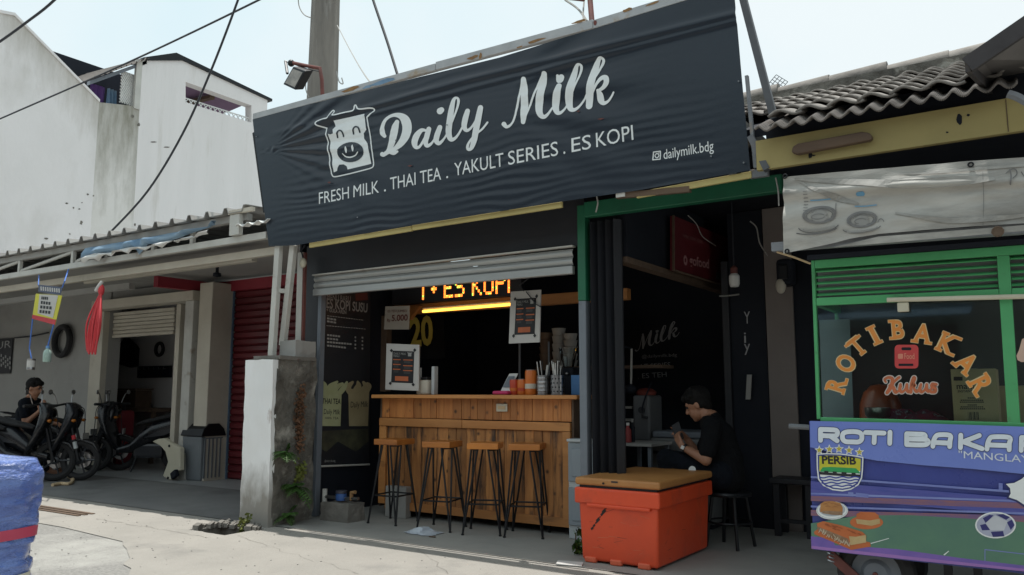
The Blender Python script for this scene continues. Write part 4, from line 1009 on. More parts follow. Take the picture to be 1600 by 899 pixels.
# shell
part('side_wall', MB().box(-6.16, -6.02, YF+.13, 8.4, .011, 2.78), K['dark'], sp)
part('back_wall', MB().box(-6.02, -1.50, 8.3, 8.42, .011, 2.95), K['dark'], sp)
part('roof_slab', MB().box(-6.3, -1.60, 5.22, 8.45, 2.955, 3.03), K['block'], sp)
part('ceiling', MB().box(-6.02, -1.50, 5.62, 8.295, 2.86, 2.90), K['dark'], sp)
part('partition', MB().box(-2.74, -2.665, 5.64, 8.295, 2.24, 2.855), K['dark'], sp)
part('partition_rail', MB().box(-2.75, -2.655, 5.63, 8.29, 2.19, 2.238), K['wood2'], sp)
xr = P(1203, 600, 7.3).x
part('right_wall', MB().box(xr-.33, xr-.01, 7.28, 8.29, .011, 2.85), K['dark'], sp)
part('door_frame', MB().box(xr-.40, xr-.335, 7.25, 7.40, .011, 2.4), K['black'], sp, bevel=.008)
part('inner_beam', MB().box(-5.9, -3.1, 6.55, 6.63, 2.02, 2.12), K['woodh'], sp)
for x in (P(590,500,6.6).x, P(608,500,6.6).x): part('inner_post', MB().box(x-.04, x+.04, 6.52, 6.6, 1.2, 2.019), K['wood2'], sp)
part('inner_brace', MB().prism([P(640,478,6.5), P(655,478,6.5), P(640,500,6.5)], (0,.05,0)), K['woodh'], sp)
xq = P(583,500,6.9).x
for k in range(4): part('wall_plank', MB().box(xq+.085*k, xq+.08+.085*k, 6.9, 6.93, 1.1, 2.5), K['redshut'] if k % 2 else K['wood2'], sp)
for k in range(5): part('shelf_rod', MB().box(xq+.02+.06*k, xq+.035+.06*k, 6.6, 6.62, 2.16, 2.5), K['wood2'], sp)
part('shelf', MB().box(P(845,560,7.2).x, -3.02, 7.1, 7.4, 1.42, 1.45), K['wood2'], sp)
# painted wall lettering
n = (0,-1,0); Yw = 8.294
def tpix(s, a, b_, h, Y, bold=0.0, shear=0.0): return text_mb(s, P(*a, Y), P(*b_, Y), h, n, bold, .003, shear)
wt = MB()
for s, a, b_, h, bo, shr in (('LT SERIES', (1002,577), (1048,574), .055, .0, 0), ('. ES TEH', (997,592), (1042,589), .055, 0, 0), ('@dailymilk.bdg', (1003,560), (1058,557), .035, 0, 0)):
    t = tpix(s, a, b_, h, Yw, bo, shr); wt.add(t.v, t.f)
part('wall_lettering', wt, K['wallprint'], sp)

# ------------------------------------------------------------------ big sign
NS = V(0, -1, -.05/1.11).normalized()
S0 = V(0, 5.11, 2.59)
def SG(px, py, lift=0.0):
    d = ray(px, py); t = (S0 - EYE).dot(NS) / d.dot(NS); return EYE + d*t + NS*lift
SU = V(1,0,0); SV = (NS.cross(SU)).normalized()
if SV.z < 0: SV = -SV
def suv(p): q = Vector(p) - S0; return q.dot(SU), q.dot(SV)
SX0, SX1 = -6.22, -1.53; SHH = 1.19
def fold(x, s):
    u = (x-SX0)/(SX1-SX0); t = s/SHH
    d = .018*math.exp(-((t-(.95-.05*abs(u-.5)))/.022)**2)*min(1, u*5) + .011*math.exp(-((t-.885)/.014)**2)*min(1, max(0, u-.12)*5)
    if u < .36:                                    # creases fanning from the left edge
        a = math.atan2(t-.80, max(.02, u*4)); d += .013*math.exp(-((u-.12)/.14)**2)*math.sin(a*38+1.0)*math.exp(-(a/.38)**2)
    m_ = max(0, noise.noise(V(u*5, t*3, 4.2))*.9+.25)*min(1, u*8)*min(1, (1-u)*4)
    d += .0029*m_*math.sin(t*118 + 6*noise.noise(V(u*9, t*4, 1))) 
    if u > .62: a = math.atan2(t-.74, max(.02, (u-.5)*4)); d += .009*math.exp(-((u-.74)/.10)**2)*math.sin(a*30+3*u)*math.exp(-((a-.05)/.4)**2)
    d += .010*noise.noise(V(u*2.6, t*1.6, 9))
    return d
sb = T('sign_board', 'wide black vinyl shop sign reading Daily Milk leaning over the stall', 'sign', (-3.7, 5.11, 2.59))
topl = [(395,187),(480,164),(620,129),(780,90),(930,44),(1068,2),(1146,-22)]
botl = [(420,385),(461,383.5),(640,353),(860,318),(1000,297),(1172,266)]
def poly_at(pl_, x):
    pp = [suv(SG(*p)) for p in pl_]
    for a, c in zip(pp, pp[1:]):
        if x <= c[0] or c is pp[-1]: t = (x-a[0])/(c[0]-a[0]); return a[1] + (c[1]-a[1])*t
xtl, xtr = suv(SG(395,187))[0], suv(SG(1146,-22))[0]; xbl, xbr = suv(SG(420,385))[0], suv(SG(1172,266))[0]
NX, NY = 260, 90; b = MB(); vs = []
for i in range(NX+1):
    for j in range(NY+1):
        t = j/NY; u = i/NX; x = (xbl+(xtl-xbl)*t)*(1-u) + (xbr+(xtr-xbr)*t)*u
        s0, s1 = poly_at(botl, x), poly_at(topl, x); s = s0+(s1-s0)*t
        vs.append(S0 + SU*x + SV*s + NS*fold(x, s))
b.add(vs, [(i*(NY+1)+j, (i+1)*(NY+1)+j, (i+1)*(NY+1)+j+1, i*(NY+1)+j+1) for i in range(NX) for j in range(NY)])
part('vinyl_sheet', b, K['banner'], sb, smooth=180)
def on_sign(mb, lift=.0022):
    mb = fine(mb, .035); 
    for i, v in enumerate(mb.v):
        x, s = suv(v); mb.v[i] = S0 + SU*x + SV*s + NS*(fold(x, s)+lift)
    return mb
def strokes(lists, conv):
    mb = MB()
    for k, pts in enumerate(lists):
        v2, f2 = ribbon2d(pts); mb.add([conv(*p) + NS*(.0004*k) for p in v2], f2)
    return mb
def on_sign_strokes(lists, conv):
    out = MB()
    for k, pts in enumerate(lists):
        v2, f2 = ribbon2d(pts, 8); t = MB(); t.add([conv(*p) for p in v2], f2); t = on_sign(t, .0024+.0003*k); out.add(t.v, t.f)
    return out
zd = lambda x, y: SG(400+x/3.4575, 140+y/3.4575)
daily = [
 [(694,252,16),(682,232,24),(684,196,16),(704,160,13),(740,140,14),(778,142,26),(806,165,42),(817,205,44),(808,250,40),(782,292,30),(748,322,18),(712,342,14),(690,352,18),(682,350,20)],
 [(762,176,20),(752,205,32),(742,250,34),(732,295,28),(715,330,18),(700,345,14)],
 [(700,343,14),(722,336,20),(745,341,22),(764,336,10)],
 [(918,222,10),(895,222,18),(870,250,28),(858,285,28),(864,310,20),(882,312,12),(902,285,10),(922,245,10)],
 [(936,215,22),(926,250,24),(918,285,22),(926,304,18),(944,298,12),(962,276,8),(980,240,8)],
 [(996,206,22),(982,245,25),(976,275,24),(988,292,18),(1004,284,12),(1022,262,8),(1040,232,8)],
 [(996,118,30),(1004,112,26)],
 [(1036,240,10),(1064,170,8),(1088,105,9),(1096,62,12),(1086,46,9),(1070,58,16),(1058,110,25),(1048,180,28),(1044,235,27),(1054,268,22),(1074,268,14),(1096,244,9),(1118,205,8)],
 [(1146,118,22),(1134,160,26),(1128,200,24),(1140,222,16),(1160,214,10),(1184,182,9),(1204,140,10)],
 [(1216,100,24),(1204,160,28),(1192,220,28),(1182,275,26),(1168,316,18),(1152,326,12),(1146,312,12),(1158,282,9),(1190,245,9),(1226,215,8),(1254,180,8)]]
thick = lambda L, k: [[(x, y, w*k+2) for x, y, w in q] for q in L]
part('lettering', on_sign_strokes(thick(daily, 1.12), zd), K['print'], sb)
zm = lambda x, y: SG(780+x/3.745, y/3.745)
milk = [
 [(30,728,24),(46,744,16),(72,730,10),(92,690,9),(108,620,10),(124,540,11),(140,472,14)],
 [(144,466,26),(148,530,36),(150,600,38),(147,660,36),(142,716,22)],
 [(144,716,10),(166,660,9),(196,580,9),(232,490,12),(262,438,16)],
 [(266,434,26),(254,500,38),(240,570,40),(234,630,38),(244,672,30),(266,686,20),(290,668,12),(312,632,9)],
 [(352,506,30),(338,560,38),(330,620,36),(342,658,26),(362,662,16),(384,640,10),(404,604,8)],
 [(340,444,14),(352,468,36),(362,452,30)],
 [(402,606,10),(440,520,9),(470,440,10),(480,392,13),(468,378,10),(452,392,18),(434,450,34),(416,530,40),(408,592,38),(418,636,28),(442,644,18),(470,622,11),(500,580,8)],
 [(500,580,8),(546,490,9),(590,405,11),(610,360,14),(600,341,12),(582,352,20),(560,410,36),(540,490,40),(530,560,38),(526,622,34)],
 [(540,560,10),(570,500,12),(600,462,20),(626,458,28),(630,486,26),(610,516,18),(580,534,12)],
 [(580,532,16),(590,556,32),(596,588,34),(612,604,22),(636,594,12),(656,568,9),(670,542,8)]]
part('lettering', on_sign_strokes(thick(milk, 1.08), zm), K['print'], sb)
# tag line
def sign_text(s, a, c, h, bold=0.0):
    return on_sign(text_mb(s, SG(*a), SG(*c), h, NS, bold, 0), .0024)
for s_, a, c in (('FRESH', (498,319), (545,310)), ('MILK', (552,308.5), (592,301)), ('.', (600,299.5), (603,299)), ('THAI', (610,297), (650,289)), ('TEA', (657,287.5), (690,281)), ('.', (698,279), (701,278.5)), ('YAKULT', (711,275.5), (788,260)), ('SERIES', (795,258.5), (873,243)), ('.', (881,241), (884,240.5)), ('ES', (894,238.5), (924,232.5)), ('KOPI', (932,230.5), (990,218.5))):
    part('tagline_word', sign_text(s_, a, c, .108, 0), K['print'], sb)
part('handle_lettering', sign_text('dailymilk.bdg', (1037,249), (1115,235), .068), K['print'], sb)
cam_i = [[(1021,238,1.6),(1020,250,1.6)],[(1020,250,1.6),(1031.5,249,1.6)],[(1031.5,249,1.6),(1032,236.5,1.6)],[(1032,236.5,1.6),(1021,238,1.6)],
         [(1026.5,239.5,1.4),(1023.3,243.5,1.4),(1026.5,247,1.4),(1029.6,243,1.4),(1026.5,239.5,1.4)],[(1029.3,239.3,1.6),(1029.8,239.2,1.6)]]
part('camera_emblem', on_sign_strokes(cam_i, SG), K['print'], sb)
# cow emblem
zc = lambda x, y: SG(380+x/3.746, 160+y/3.746)
cow_line = [[(484,150,8),(436,136,8),(429,122,8),(440,112,8),(474,100,8),(500,94,8),(504,70,8),(522,48,8),(532,54,8),(526,74,8),(545,76,8),(600,62,8),(648,50,8),(652,24,8),(660,18,8),(672,36,8),(692,42,8),(740,36,8),(764,38,8),(766,50,8),(748,66,8),(724,88,8)],
            [(724,88,7),(736,160,7),(752,270,7),(762,360,7)],[(762,360,7),(758,378,7),(740,388,7)],[(740,388,7),(640,414,7),(545,434,7)],[(545,434,7),(524,434,7),(514,418,7)],[(514,418,7),(500,310,7),(490,210,7),(484,150,7)]]
out = on_sign_strokes([cow_line[0]], zc)
for seg_ in cow_line[1:]:
    t = on_sign_strokes([seg_], zc); out.add([v + NS*.0004 for v in t.v], t.f)
part('cow_outline', out, K['print'], sb)
face = [(530,108),(709,67),(720,160),(704,182),(706,212),(728,242),(748,360),(612,394),(604,374),(586,363),(562,366),(552,384),(548,402),(528,410),(514,300),(500,186),(514,190),(530,184),(524,160),(538,140)]
t = MB(); t.add([zc(*p) for p in face], [tuple(range(len(face)))])
part('cow_face', on_sign(t, .0034), K['print'], sb)
ell = [(628+78*math.cos(a)*.99+math.sin(a)*9, 292+58*math.sin(a)-math.cos(a)*11) for a in [k*math.pi/14 for k in range(28)]]
t = MB(); t.add([zc(*p) for p in ell], [tuple(range(len(ell)))])
part('cow_muzzle', on_sign(t, .0060), K['banner'], sb)
part('cow_eyes', on_sign_strokes([[(551,206,9),(553,182,9),(566,166,9),(582,174,9),(586,200,9)],[(645,186,9),(646,160,9),(658,144,9),(676,150,9),(682,176,9)]], zc), K['banner'], sb)
for o_ in sb.children:
    if o_.name.startswith('cow_eyes'):
        for v in o_.data.vertices: v.co += NS*.0036
t = on_sign_strokes([[(603,262,6),(604,278,13),(606,296,6)],[(642,252,6),(643,268,13),(645,286,6)],[(584,302,5),(600,318,7),(628,322,8),(656,312,7),(674,292,5)]], zc)
part('cow_smile', MB().add([v + NS*.0075 for v in t.v], t.f), K['print'], sb)
# frame: top angle, trims, battens, patches of rust
def along(pl_, off, th, dpt, name, m_, sub=None):
    for a, c in zip(pl_, pl_[1:]):
        A, B = SG(*a), SG(*c); t = (B-A).normalized(); upv = SV
        part(name, MB().add([A+upv*off, B+upv*off, B+upv*(off+th), A+upv*(off+th), A+upv*off-NS*dpt, B+upv*off-NS*dpt, B+upv*(off+th)-NS*dpt, A+upv*(off+th)-NS*dpt],
             [(0,1,2,3),(7,6,5,4),(3,2,6,7),(1,0,4,5),(0,3,7,4),(2,1,5,6)]), m_, sb)
K['galvl'] = mat('pale_galvanised', (0.44,0.45,0.46), (0.34,0.35,0.36), 5, 0.6, 0.1, c3=(0.33,0.24,0.14), sc3=3.0, cut3=(0.6,0.72))
along(topl[:2]+[(680,110)], .004, .055, .05, 'top_angle', K['galvl'])
along([(681,110),(926,45)], .006, .065, .05, 'top_angle', K['galvl'])
along([(927,45),(1068,2),(1150,-24)], .004, .06, .05, 'top_angle', K['galvl'])
for k, (x, y, w, h, mm) in enumerate(((548,140,14,6,'rustpatch'),(600,128,22,6,'bluetarp'),(575,136,10,4,'bluetarp'),(740,90,10,5,'rustpatch'),(751,88,3,9,'rustpatch'),(905,34,12,4,'rustpatch'),(838,64,16,4,'rustpatch'),(980,16,10,5,'rustpatch'),(1020,6,14,4,'rustpatch'),(812,74,6,3,'rustpatch'),(930,36,3,8,'rust'))):
    rr = random.Random(k); pts = [SG(x+w*math.cos(a)*rr.uniform(.6,1.1), y+h*.6*math.sin(a)*rr.uniform(.6,1.1)-w*math.cos(a)*.27, .003) for a in [i*math.pi/5 for i in range(10)]]
    q = MB(); q.add(pts, [tuple(range(10))]); part('paint_stain', q, K[mm], sb)
for (a, c) in (((480,380),(640,353)),((641,352),(875,315)),((992,300),(1172,267))):
    A, B = SG(*a), SG(*c)
    part('trim_board', MB().obox((A+B)/2 - NS*.035 - SV*.02, (B-A)/2, SV*.022, NS*.012), K['yellow'], sb, bevel=.003)
A, B = SG(960,301), SG(1075,290); part('broken_batten', MB().obox((A+B)/2-NS*.04-SV*.02, (B-A)/2, SV*.02, NS*.02), K['wood2'], sb)
A = SG(968,299); part('batten_end', MB().obox(A-NS*.03-SV*.015, (.035,0,0), SV*.025, NS*.02), K['pale'], sb)
part('frame_plate', MB().obox(SG(1183,269)-NS*.05, (.06,0,0), SV*.028, NS*.02), K['galv'], sb, bevel=.004)
K['bracem'] = mat('weathered_grey_steel', (.10,.105,.115), (.07,.073,.08), 6, .6)
part('right_edge_strip', bar(SG(1160,118)-NS*.03+V(.02,0,0), SG(1175,262)-NS*.03+V(.015,0,0), .02, .03), K['galv'], sb)
part('left_edge_strip', bar(SG(395,205)-NS*.04-V(.02,0,0), SG(412,330)-NS*.04-V(.02,0,0), .05, .02), K['darkmetal'], sb)
part('brace', bar(SG(1146,-22)-NS*.05+V(.03,0,0), P(1214,202,5.15), .045, .045), K['bracem'], sb)
part('brace', bar(P(1173,214,5.0), P(1199,266,4.96), .04, .04), K['bracem'], sb)
for (x, y) in ((402,214),(1112,245),(1163,255),(1155,128),(620,220),(700,196),(470,388),(560,340)): part('screw', MB().lathe([(.006,0),(.006,.004),(0,.004)], SG(x,y,.012), 8, NS), K['galv'], sb)
for (x, y, w) in ((940,187,6),(642,260,4),(516,286,3),(905,175,3)):
    q = MB(); q.add([SG(x-w,y,.013), SG(x,y+1.2,.013), SG(x+w,y-1,.013), SG(x,y-1.5,.013)], [(0,1,2,3)]); part('vinyl_tear', q, K['rust'], sb)
# vertical frame legs at the back
for px in (430, 780, 1140):
    x = SG(px, 250).x; part('back_strut', bar(V(x, 5.155, 2.62), V(x, 5.12, 3.68), .04, .04), K['galv'], sb)

# painted "Milk" on the back wall
A, B = P(993, 549, 8.292), P(1062, 538, 8.292); ux = (B-A)/640.0; uy = V(0,0,1)*(.255/404.0)
mb = MB()
for k, pts in enumerate(milk):
    v2, f2 = ribbon2d(pts); mb.add([A + ux*(x-30) + uy*(744-y) + V(0,-.0004*k,0) for x, y in v2], f2)
part('wall_script', mb, K['wallprint'], sp)

# ------------------------------------------------------------------ LED sign, tube, boards
YL = 6.50
a, c = P(640, 463, YL), P(809, 440, YL)
ld = T('led_sign', 'black running text display glowing ES KOPI behind the shutter edge', 'led sign', (a.x+.5, YL, 2.12))
zb = 2.125
part('case', MB().box(a.x-.25, c.x+.04, YL, YL+.06, zb, zb+.30), K['menub'], ld, bevel=.006)
FONT5 = {'E':["11111","10000","10000","11110","10000","10000","11111"],'S':["01111","10000","10000","01110","00001","00001","11110"],'K':["10001","10010","10100","11000","10100","10010","10001"],
         'O':["01110","10001","10001","10001","10001","10001","01110"],'P':["11110","10001","10001","11110","10000","10000","10000"],'I':["1","1","1","1","1","1","1"],'.':["000","000","010","111","010","000","000"],' ':["00"]*7,'1':["010","110","010","010","010","010","010"]}
cols = []
for chh in "I . ES KOPI":
    for q in range(len(FONT5[chh][0])): cols.append([FONT5[chh][r_][q] for r_ in range(7)])
    cols.append(['0']*7)
lx0 = P(660, 455, YL).x; lx1 = P(800, 445, YL).x; dx = (lx1-lx0)/len(cols); dz = .030
r1, g1 = MB(), MB(); rr = random.Random(2)
for i, cl_ in enumerate(cols):
    for j in range(7):
        if cl_[j] == '1':
            for (ox, oz) in ((.04,.04),(.52,.04),(.04,.52),(.52,.52)):
                x = lx0+(i+ox)*dx; z = zb+.03+(6-j)*dz + (oz)*dz
                (g1 if rr.random() < .14 else r1).box(x, x+dx*.40, YL-.004, YL-.001, z, z+dz*.40)
part('red_diodes', r1, K['ledr'], ld, kind='stuff'); part('green_diodes', g1, K['ledg'], ld, kind='stuff')
p0, p1 = P(661, 487, 6.42), P(797, 476, 6.42)
tl_ = T('tube_light', 'glowing warm yellow tube light under the wooden beam behind the counter', 'light', (p0+p1)/2)
part('tube', MB().tube([p0, p1], .014, 10), K['tubel'], tl_)
part('batten', MB().tube([p0+V(-.01,.02,.028), p1+V(.03,.02,.028)], .016, 6), K['pale'], tl_)

def menu_board(loc_pts, Y, label, tilt=0.0):
    """white board with a taped black menu sheet; corners tl,tr,br,bl in reference pixels"""
    c4 = [P(*p, Y) for p in loc_pts]
    o = T('menu_board', label, 'menu board', c4[3], 'menu boards at the counter')
    tl0, tr0, br0, bl0 = c4
    def f(u, v, lift=0): 
        q = (tl0*(1-u)+tr0*u)*(1-v) + (bl0*(1-u)+br0*u)*v; return q + V(0,-lift,0)
    part('board', MB().prism(c4, (0,.012,0)), K['paper'], o)
    part('menu_sheet', MB().prism([f(.2,.15,.003), f(.86,.15,.003), f(.84,.84,.003), f(.18,.84,.003)], (0,.002,0)), K['ink'], o)
    tp_ = MB()
    for (u, v) in ((.17,.15),(.88,.12),(.16,.86),(.85,.87)): tp_.add([f(u-.05,v,.006), f(u,v-.04,.006), f(u+.05,v,.006), f(u,v+.04,.006)], [(0,1,2,3)])
    part('tape', tp_, K['ink'], o, kind='stuff')
    part('title', text_mb('DAILY MILK', f(.24,.235,.005), f(.62,.235,.005), .022, (0,-1,0), .02), K['dimprint'], o)
    part('title', text_mb('MENU', f(.24,.285,.005), f(.42,.285,.005), .018, (0,-1,0), .02), K['dimprint'], o)
    ob, gb = MB(), MB()
    for k in range(3):
        for (u0, u1) in ((.23,.46),(.54,.82)):
            v = .33 + .105*k + (.02 if u0 > .5 and k else 0); ob.quad(f(u0,v,.005), f(u1,v,.005), f(u1,v+.022,.005), f(u0,v+.022,.005))
            for j in range(3): gb.quad(f(u0+.02,v+.035+.018*j,.005), f(u1-.06,v+.035+.018*j,.005), f(u1-.06,v+.042+.018*j,.005), f(u0+.02,v+.042+.018*j,.005))
    ob.quad(f(.30,.70,.005), f(.70,.70,.005), f(.70,.80,.005), f(.30,.80,.005))
    part('orange_print', ob, K['inkorange'], o, kind='stuff'); part('small_print', gb, flat('dark_grey_print', (.10,.10,.10)), o, kind='stuff')
    q = MB(); q.quad(f(.68,.18,.005), f(.78,.18,.005), f(.78,.26,.005), f(.68,.26,.005)); q.quad(f(.66,.17,.0052), f(.69,.18,.0052), f(.69,.20,.0052), f(.66,.19,.0052)); q.quad(f(.77,.18,.0052), f(.80,.17,.0052), f(.80,.19,.0052), f(.77,.20,.0052))
    part('cow_print', q, K['dimprint'], o)
    return o
menu_board([(604,537),(655,539),(654,611),(602,609)], 6.02, 'menu board standing at the left end of the wooden counter top')
mo = menu_board([(798,456),(845,453),(843,535),(795,537)], 6.0, 'menu board hanging on a dark wire from the shutter above the counter')
part('wire', MB().tube([P(818,455,5.99), P(812,446,5.95), P(830,432,5.8)], .005, 5), K['cable'], mo)
part('wire', MB().tube([P(845,480,5.985), P(838,476,5.985), P(822,456,5.985)], .005, 5), K['cable'], mo)
# price card
c4 = [P(*p, 6.25) for p in ((602,479),(640,478),(639,515),(600,515))]
pc = T('price_card', 'cream price card reading Rp 5.000 hung above the left menu board', 'price card', c4[3])
part('card', MB().prism(c4, (0,.006,0)), mat('cream_card', (.40,.36,.31), (.36,.325,.28), 4, .7), pc)
part('price_print', text_mb('5.000', P(612,502,6.245), P(637,501,6.245), .062, (0,-1,0), .02), K['rust'], pc)
part('small_print', text_mb('Rp', P(605,503,6.245), P(610,503,6.245), .03, (0,-1,0), .015), K['rust'], pc)
part('small_print', text_mb('ES TEH JUMBO', P(606,488.5,6.245), P(636,488,6.245), .025, (0,-1,0), .015), K['rust'], pc)
# jersey with 20
c4 = [P(*p, 6.85) for p in ((636,476),(690,470),(694,560),(640,562))]
js = T('hanging_jersey', 'dark jersey with an olive number 20 hanging behind the counter', 'jersey', c4[3])
b = MB(); vs = []
for i in range(9):
    for j in range(9):
        u, v = i/8, j/8; q = (c4[0]*(1-u)+c4[1]*u)*(1-v) + (c4[3]*(1-u)+c4[2]*u)*v; vs.append(q + V(0, .02*math.sin(u*9)+.012, 0))
b.add(vs, [(i*9+j, i*9+j+1, (i+1)*9+j+1, (i+1)*9+j) for i in range(8) for j in range(8)])
part('fabric', b, K['shirt'], js, smooth=True)
part('number', text_mb('20', P(641,541,6.82), P(677,537,6.82), .30, (0,-1,0), .035), K['olive'], js)
# red poster with white letters
c4 = [P(*p, 6.88) for p in ((581,488),(600,488),(600,556),(581,556))]
rp = T('red_poster', 'dark red poster with faint letters on the planks left of the price card', 'poster', c4[3])
part('sheet', MB().prism([P(*p, 6.88) for p in ((582,486),(622,484),(622,540),(582,544))], (0,.005,0)), K['gored'], rp)
part('lettering', text_mb('AT', P(583,541,6.87), P(598,539,6.87), .16, (0,-1,0), .02), K['goprint'], rp)
part('lettering', text_mb('A2', P(583,505,6.87), P(598,504,6.87), .14, (0,-1,0), .02), K['goprint'], rp)

# ------------------------------------------------------------------ menu banner on the left side wall (faces +x)
XB = -6.005
mbn = T('menu_banner', 'tall black menu banner with tea cups on the stall left inner wall', 'banner', PX(535, 728, XB))
def bx_(px, py, lift=.004): return PX(px, py, XB+lift)
part('sheet', MB().add([bx_(497,452,.002), bx_(579,448,.002), bx_(577,726,.002), bx_(499,729,.002)], [(0,3,2,1)]), K['menub'], mbn)
nX = (1,0,0)
def btx(s, a, c, h, m_='dimprint', bold=0.0, lift=.004, nm='lettering'): return part(nm, text_mb(s, bx_(*a, lift), bx_(*c, lift), h, nX, bold, 0), K[m_], mbn)
btx('MENU BARU', (511,468.5), (548,471.5), .055, bold=.02)
btx('ES KOPI SUSU', (510,481), (574,488.5), .095, bold=.02)
btx('+ GULA AREN', (510,487), (541,491), .036, bold=.02)
sm_ = MB()
for (x0, y0, x1, y1) in ((511,494,568,501),(511,499,526,501.5),(511,503.5,526,506),(510,509.5,572,515),(511,525,532,527.5),(554,528.5,557,529),(565,529,568,529.5),(511,530.5,529,532.5),(554,534,557,534.5),(565,534.5,568,535),(511,536,550,539.5),(554,540,557,540.5),(565,540.5,568,541),(511,541.5,541,545),(554,545.5,557,546),(565,546,568,546.5)):
    A, B = bx_(x0,y0), bx_(x1,y1); h_ = .006 if y0 in (494, 509.5) else .018
    n_ = max(1, int((x1-x0)/4))
    for k in range(n_):
        p = A.lerp(B, k/n_); q = A.lerp(B, (k+.8)/n_); sm_.quad(p, q, q+V(0,0,h_), p+V(0,0,h_))
part('small_print', sm_, K['dimprint'], mbn, kind='stuff')
part('red_badge', MB().add([bx_(555,459), bx_(574,457), bx_(575,469), bx_(556,470)], [(0,3,2,1)]), flat('dull_red_ink', (.13,.035,.03)), mbn)
def cup(x0, x1, yt, yb, m_, nm):
    part(nm, MB().add([bx_(x0,yt), bx_(x1,yt), bx_(x1-2,yb), bx_(x0+1.5,yb)], [(0,3,2,1)]), K[m_], mbn)
cup(501,534,611,666,'cupgreen','cup_print'); cup(544,577,608,666,'cupbrown','cup_print')
def bx_strokes(nm_, lists, m_, l):
    mb = MB()
    for k, pts in enumerate(lists):
        v2, f2 = ribbon2d([(x, 602+(y-602)*.75+3, w_*1.35+1.5) for x, y, w_ in pts], 5); mb.add([bx_(x, y, l+.0004*k) for x, y in v2], f2)
    part(nm_, mb, K[m_], mbn)
bx_strokes('splash_print', [[(504,613,5),(506,600,7),(503,590,2)],[(512,613,6),(517,601,6),(527,591,1.5)],[(521,613,7),(525,603,6),(535,595,2)],[(531,614,5),(537,604,5),(542,592,1.5)]], 'cupgreen', .006)
bx_strokes('splash_print', [[(546,612,5),(544,602,6),(551,592,2)],[(555,611,6),(560,600,6),(559,591,1.5)],[(565,611,6),(571,601,5),(568,592,2)],[(574,610,4),(577,600,4),(574,594,1.5)]], 'cupbrown', .006)
t = MB(); t.add([bx_(499,674,.003), bx_(575,670,.003), bx_(576,690,.003), bx_(556,706,.003), bx_(528,690,.003), bx_(510,706,.003), bx_(499,700,.003)], [(0,6,5,4,3,2,1)])
part('reflection_print', t, mat('dim_cup_print', (.085,.085,.05), (.03,.03,.025), 6, .5), mbn)
btx('THAI TEA', (503,631), (532,631.5), .052, 'ink', .015, .006)
btx('Daily Milk', (506,647), (531,648), .05, 'ink', .0, .006); btx('100% TEA', (508,655), (529,655.5), .022, 'ink', .0, .006)
btx('Daily Milk', (548,637), (575,636), .06, 'ink', .0, .006)
btx('@dailymilk.bdg', (507,722), (524,722), .02, 'dimprint')
part('hanging_rod', MB().tube([bx_(499,729,.01), bx_(577,726,.01)], .010, 6), K['pale'], mbn)
# water meter on a rough block
q = PZ(520, 815, .01)
bk = solo('concrete_block', rough(q.x-.17, q.x+.19, q.y-.0, q.y+.22, .0, .17, 8, .014, 6), K['block'], 'rough concrete block under the blue water meter at the stall left wall', 'block')
wm = T('water_meter', 'small blue water meter with brass pipe fittings on the rough concrete block', 'water meter', (q.x, q.y+.1, .19))
c = V(q.x, q.y+.10, .22)
part('body', MB().lathe([(0,-.035),(.05,-.03),(.055,0),(.05,.03),(.045,.035)], c, 16), flat('meter_blue', (.035,.10,.30), .4), wm, smooth=True)
part('lid', MB().lathe([(.052,.036),(.052,.06),(0,.065)], c, 16), flat('meter_lid', (.05,.05,.07), .4), wm, smooth=True)
part('pipe', MB().tube([c+V(-.22,0,-.01), c+V(-.05,0,-.01)], .016, 8), K['steel'], wm, smooth=True)
part('pipe', MB().tube([c+V(.05,0,-.01), c+V(.22,0,0)], .016, 8), K['steel'], wm, smooth=True)
part('valve', MB().tube([c+V(.13,0,-.02), c+V(.13,0,.05), c+V(.18,0,.055)], .018, 8), K['rustpatch'], wm)
part('riser', MB().tube([c+V(-.22,0,.06), c+V(-.22,0,-.21)], .024, 8), K['pale'], wm, smooth=True)
q = PZ(597, 812, .01); c = (q.x, q.y)
solo('timber_block', MB().box(q.x-.10, q.x+.16, 5.96, 6.04, .011, .30), K['wall'], 'grey timber block standing behind the leftmost stool', 'block', bevel=.006)

# ------------------------------------------------------------------ counter
YC = 6.05
ct = T('bar_counter', 'pine plank bar counter with darker stained lower boards and thick top', 'counter', (-4.5, YC, .01))
cx0, cx1 = P(597, 640, YC).x, P(893, 640, YC).x; cl0 = P(592,700,YC-.03).x
part('counter_top', MB().box(P(580,617,YC-.10).x, P(901,617,YC-.10).x, YC-.10, YC+.45, 1.135, 1.170), K['woodh'], ct, bevel=.006)
def planks(x0, x1, y, z0, z1, n, m_, seed, nm='plank'):
    rr = random.Random(seed); w = [rr.uniform(.8,1.2) for _ in range(n)]; k = (x1-x0)/sum(w); x = x0
    for i in range(n):
        wi = w[i]*k; part(nm, MB().box(x+.0015, x+wi-.0015, y+rr.uniform(-.003,.003), y+.02, z0, z1), K[m_], ct, bevel=.0025, seg=1); x += wi
planks(cx0, cx1, YC, .945, 1.133, 23, 'wood', 5)
part('backing', MB().box(cx0+.01, cx1-.01, YC+.022, YC+.04, .12, 1.13), K['dark'], ct)
part('rail', MB().box(cl0, cl0+1.02, YC-.035, YC+.0, .865, .942), K['woodh'], ct, bevel=.004)
part('rail', MB().box(cl0+1.023, cx1, YC-.032, YC+.0, .865, .938), K['woodh'], ct, bevel=.004)
part('corner_stile', MB().box(cl0, cl0+.085, YC-.03, YC, .12, .862), K['woodh'], ct, bevel=.004)
part('corner_stile', MB().box(cx1-.075, cx1+.0, YC-.03, YC, .12, .862), K['woodh'], ct, bevel=.004)
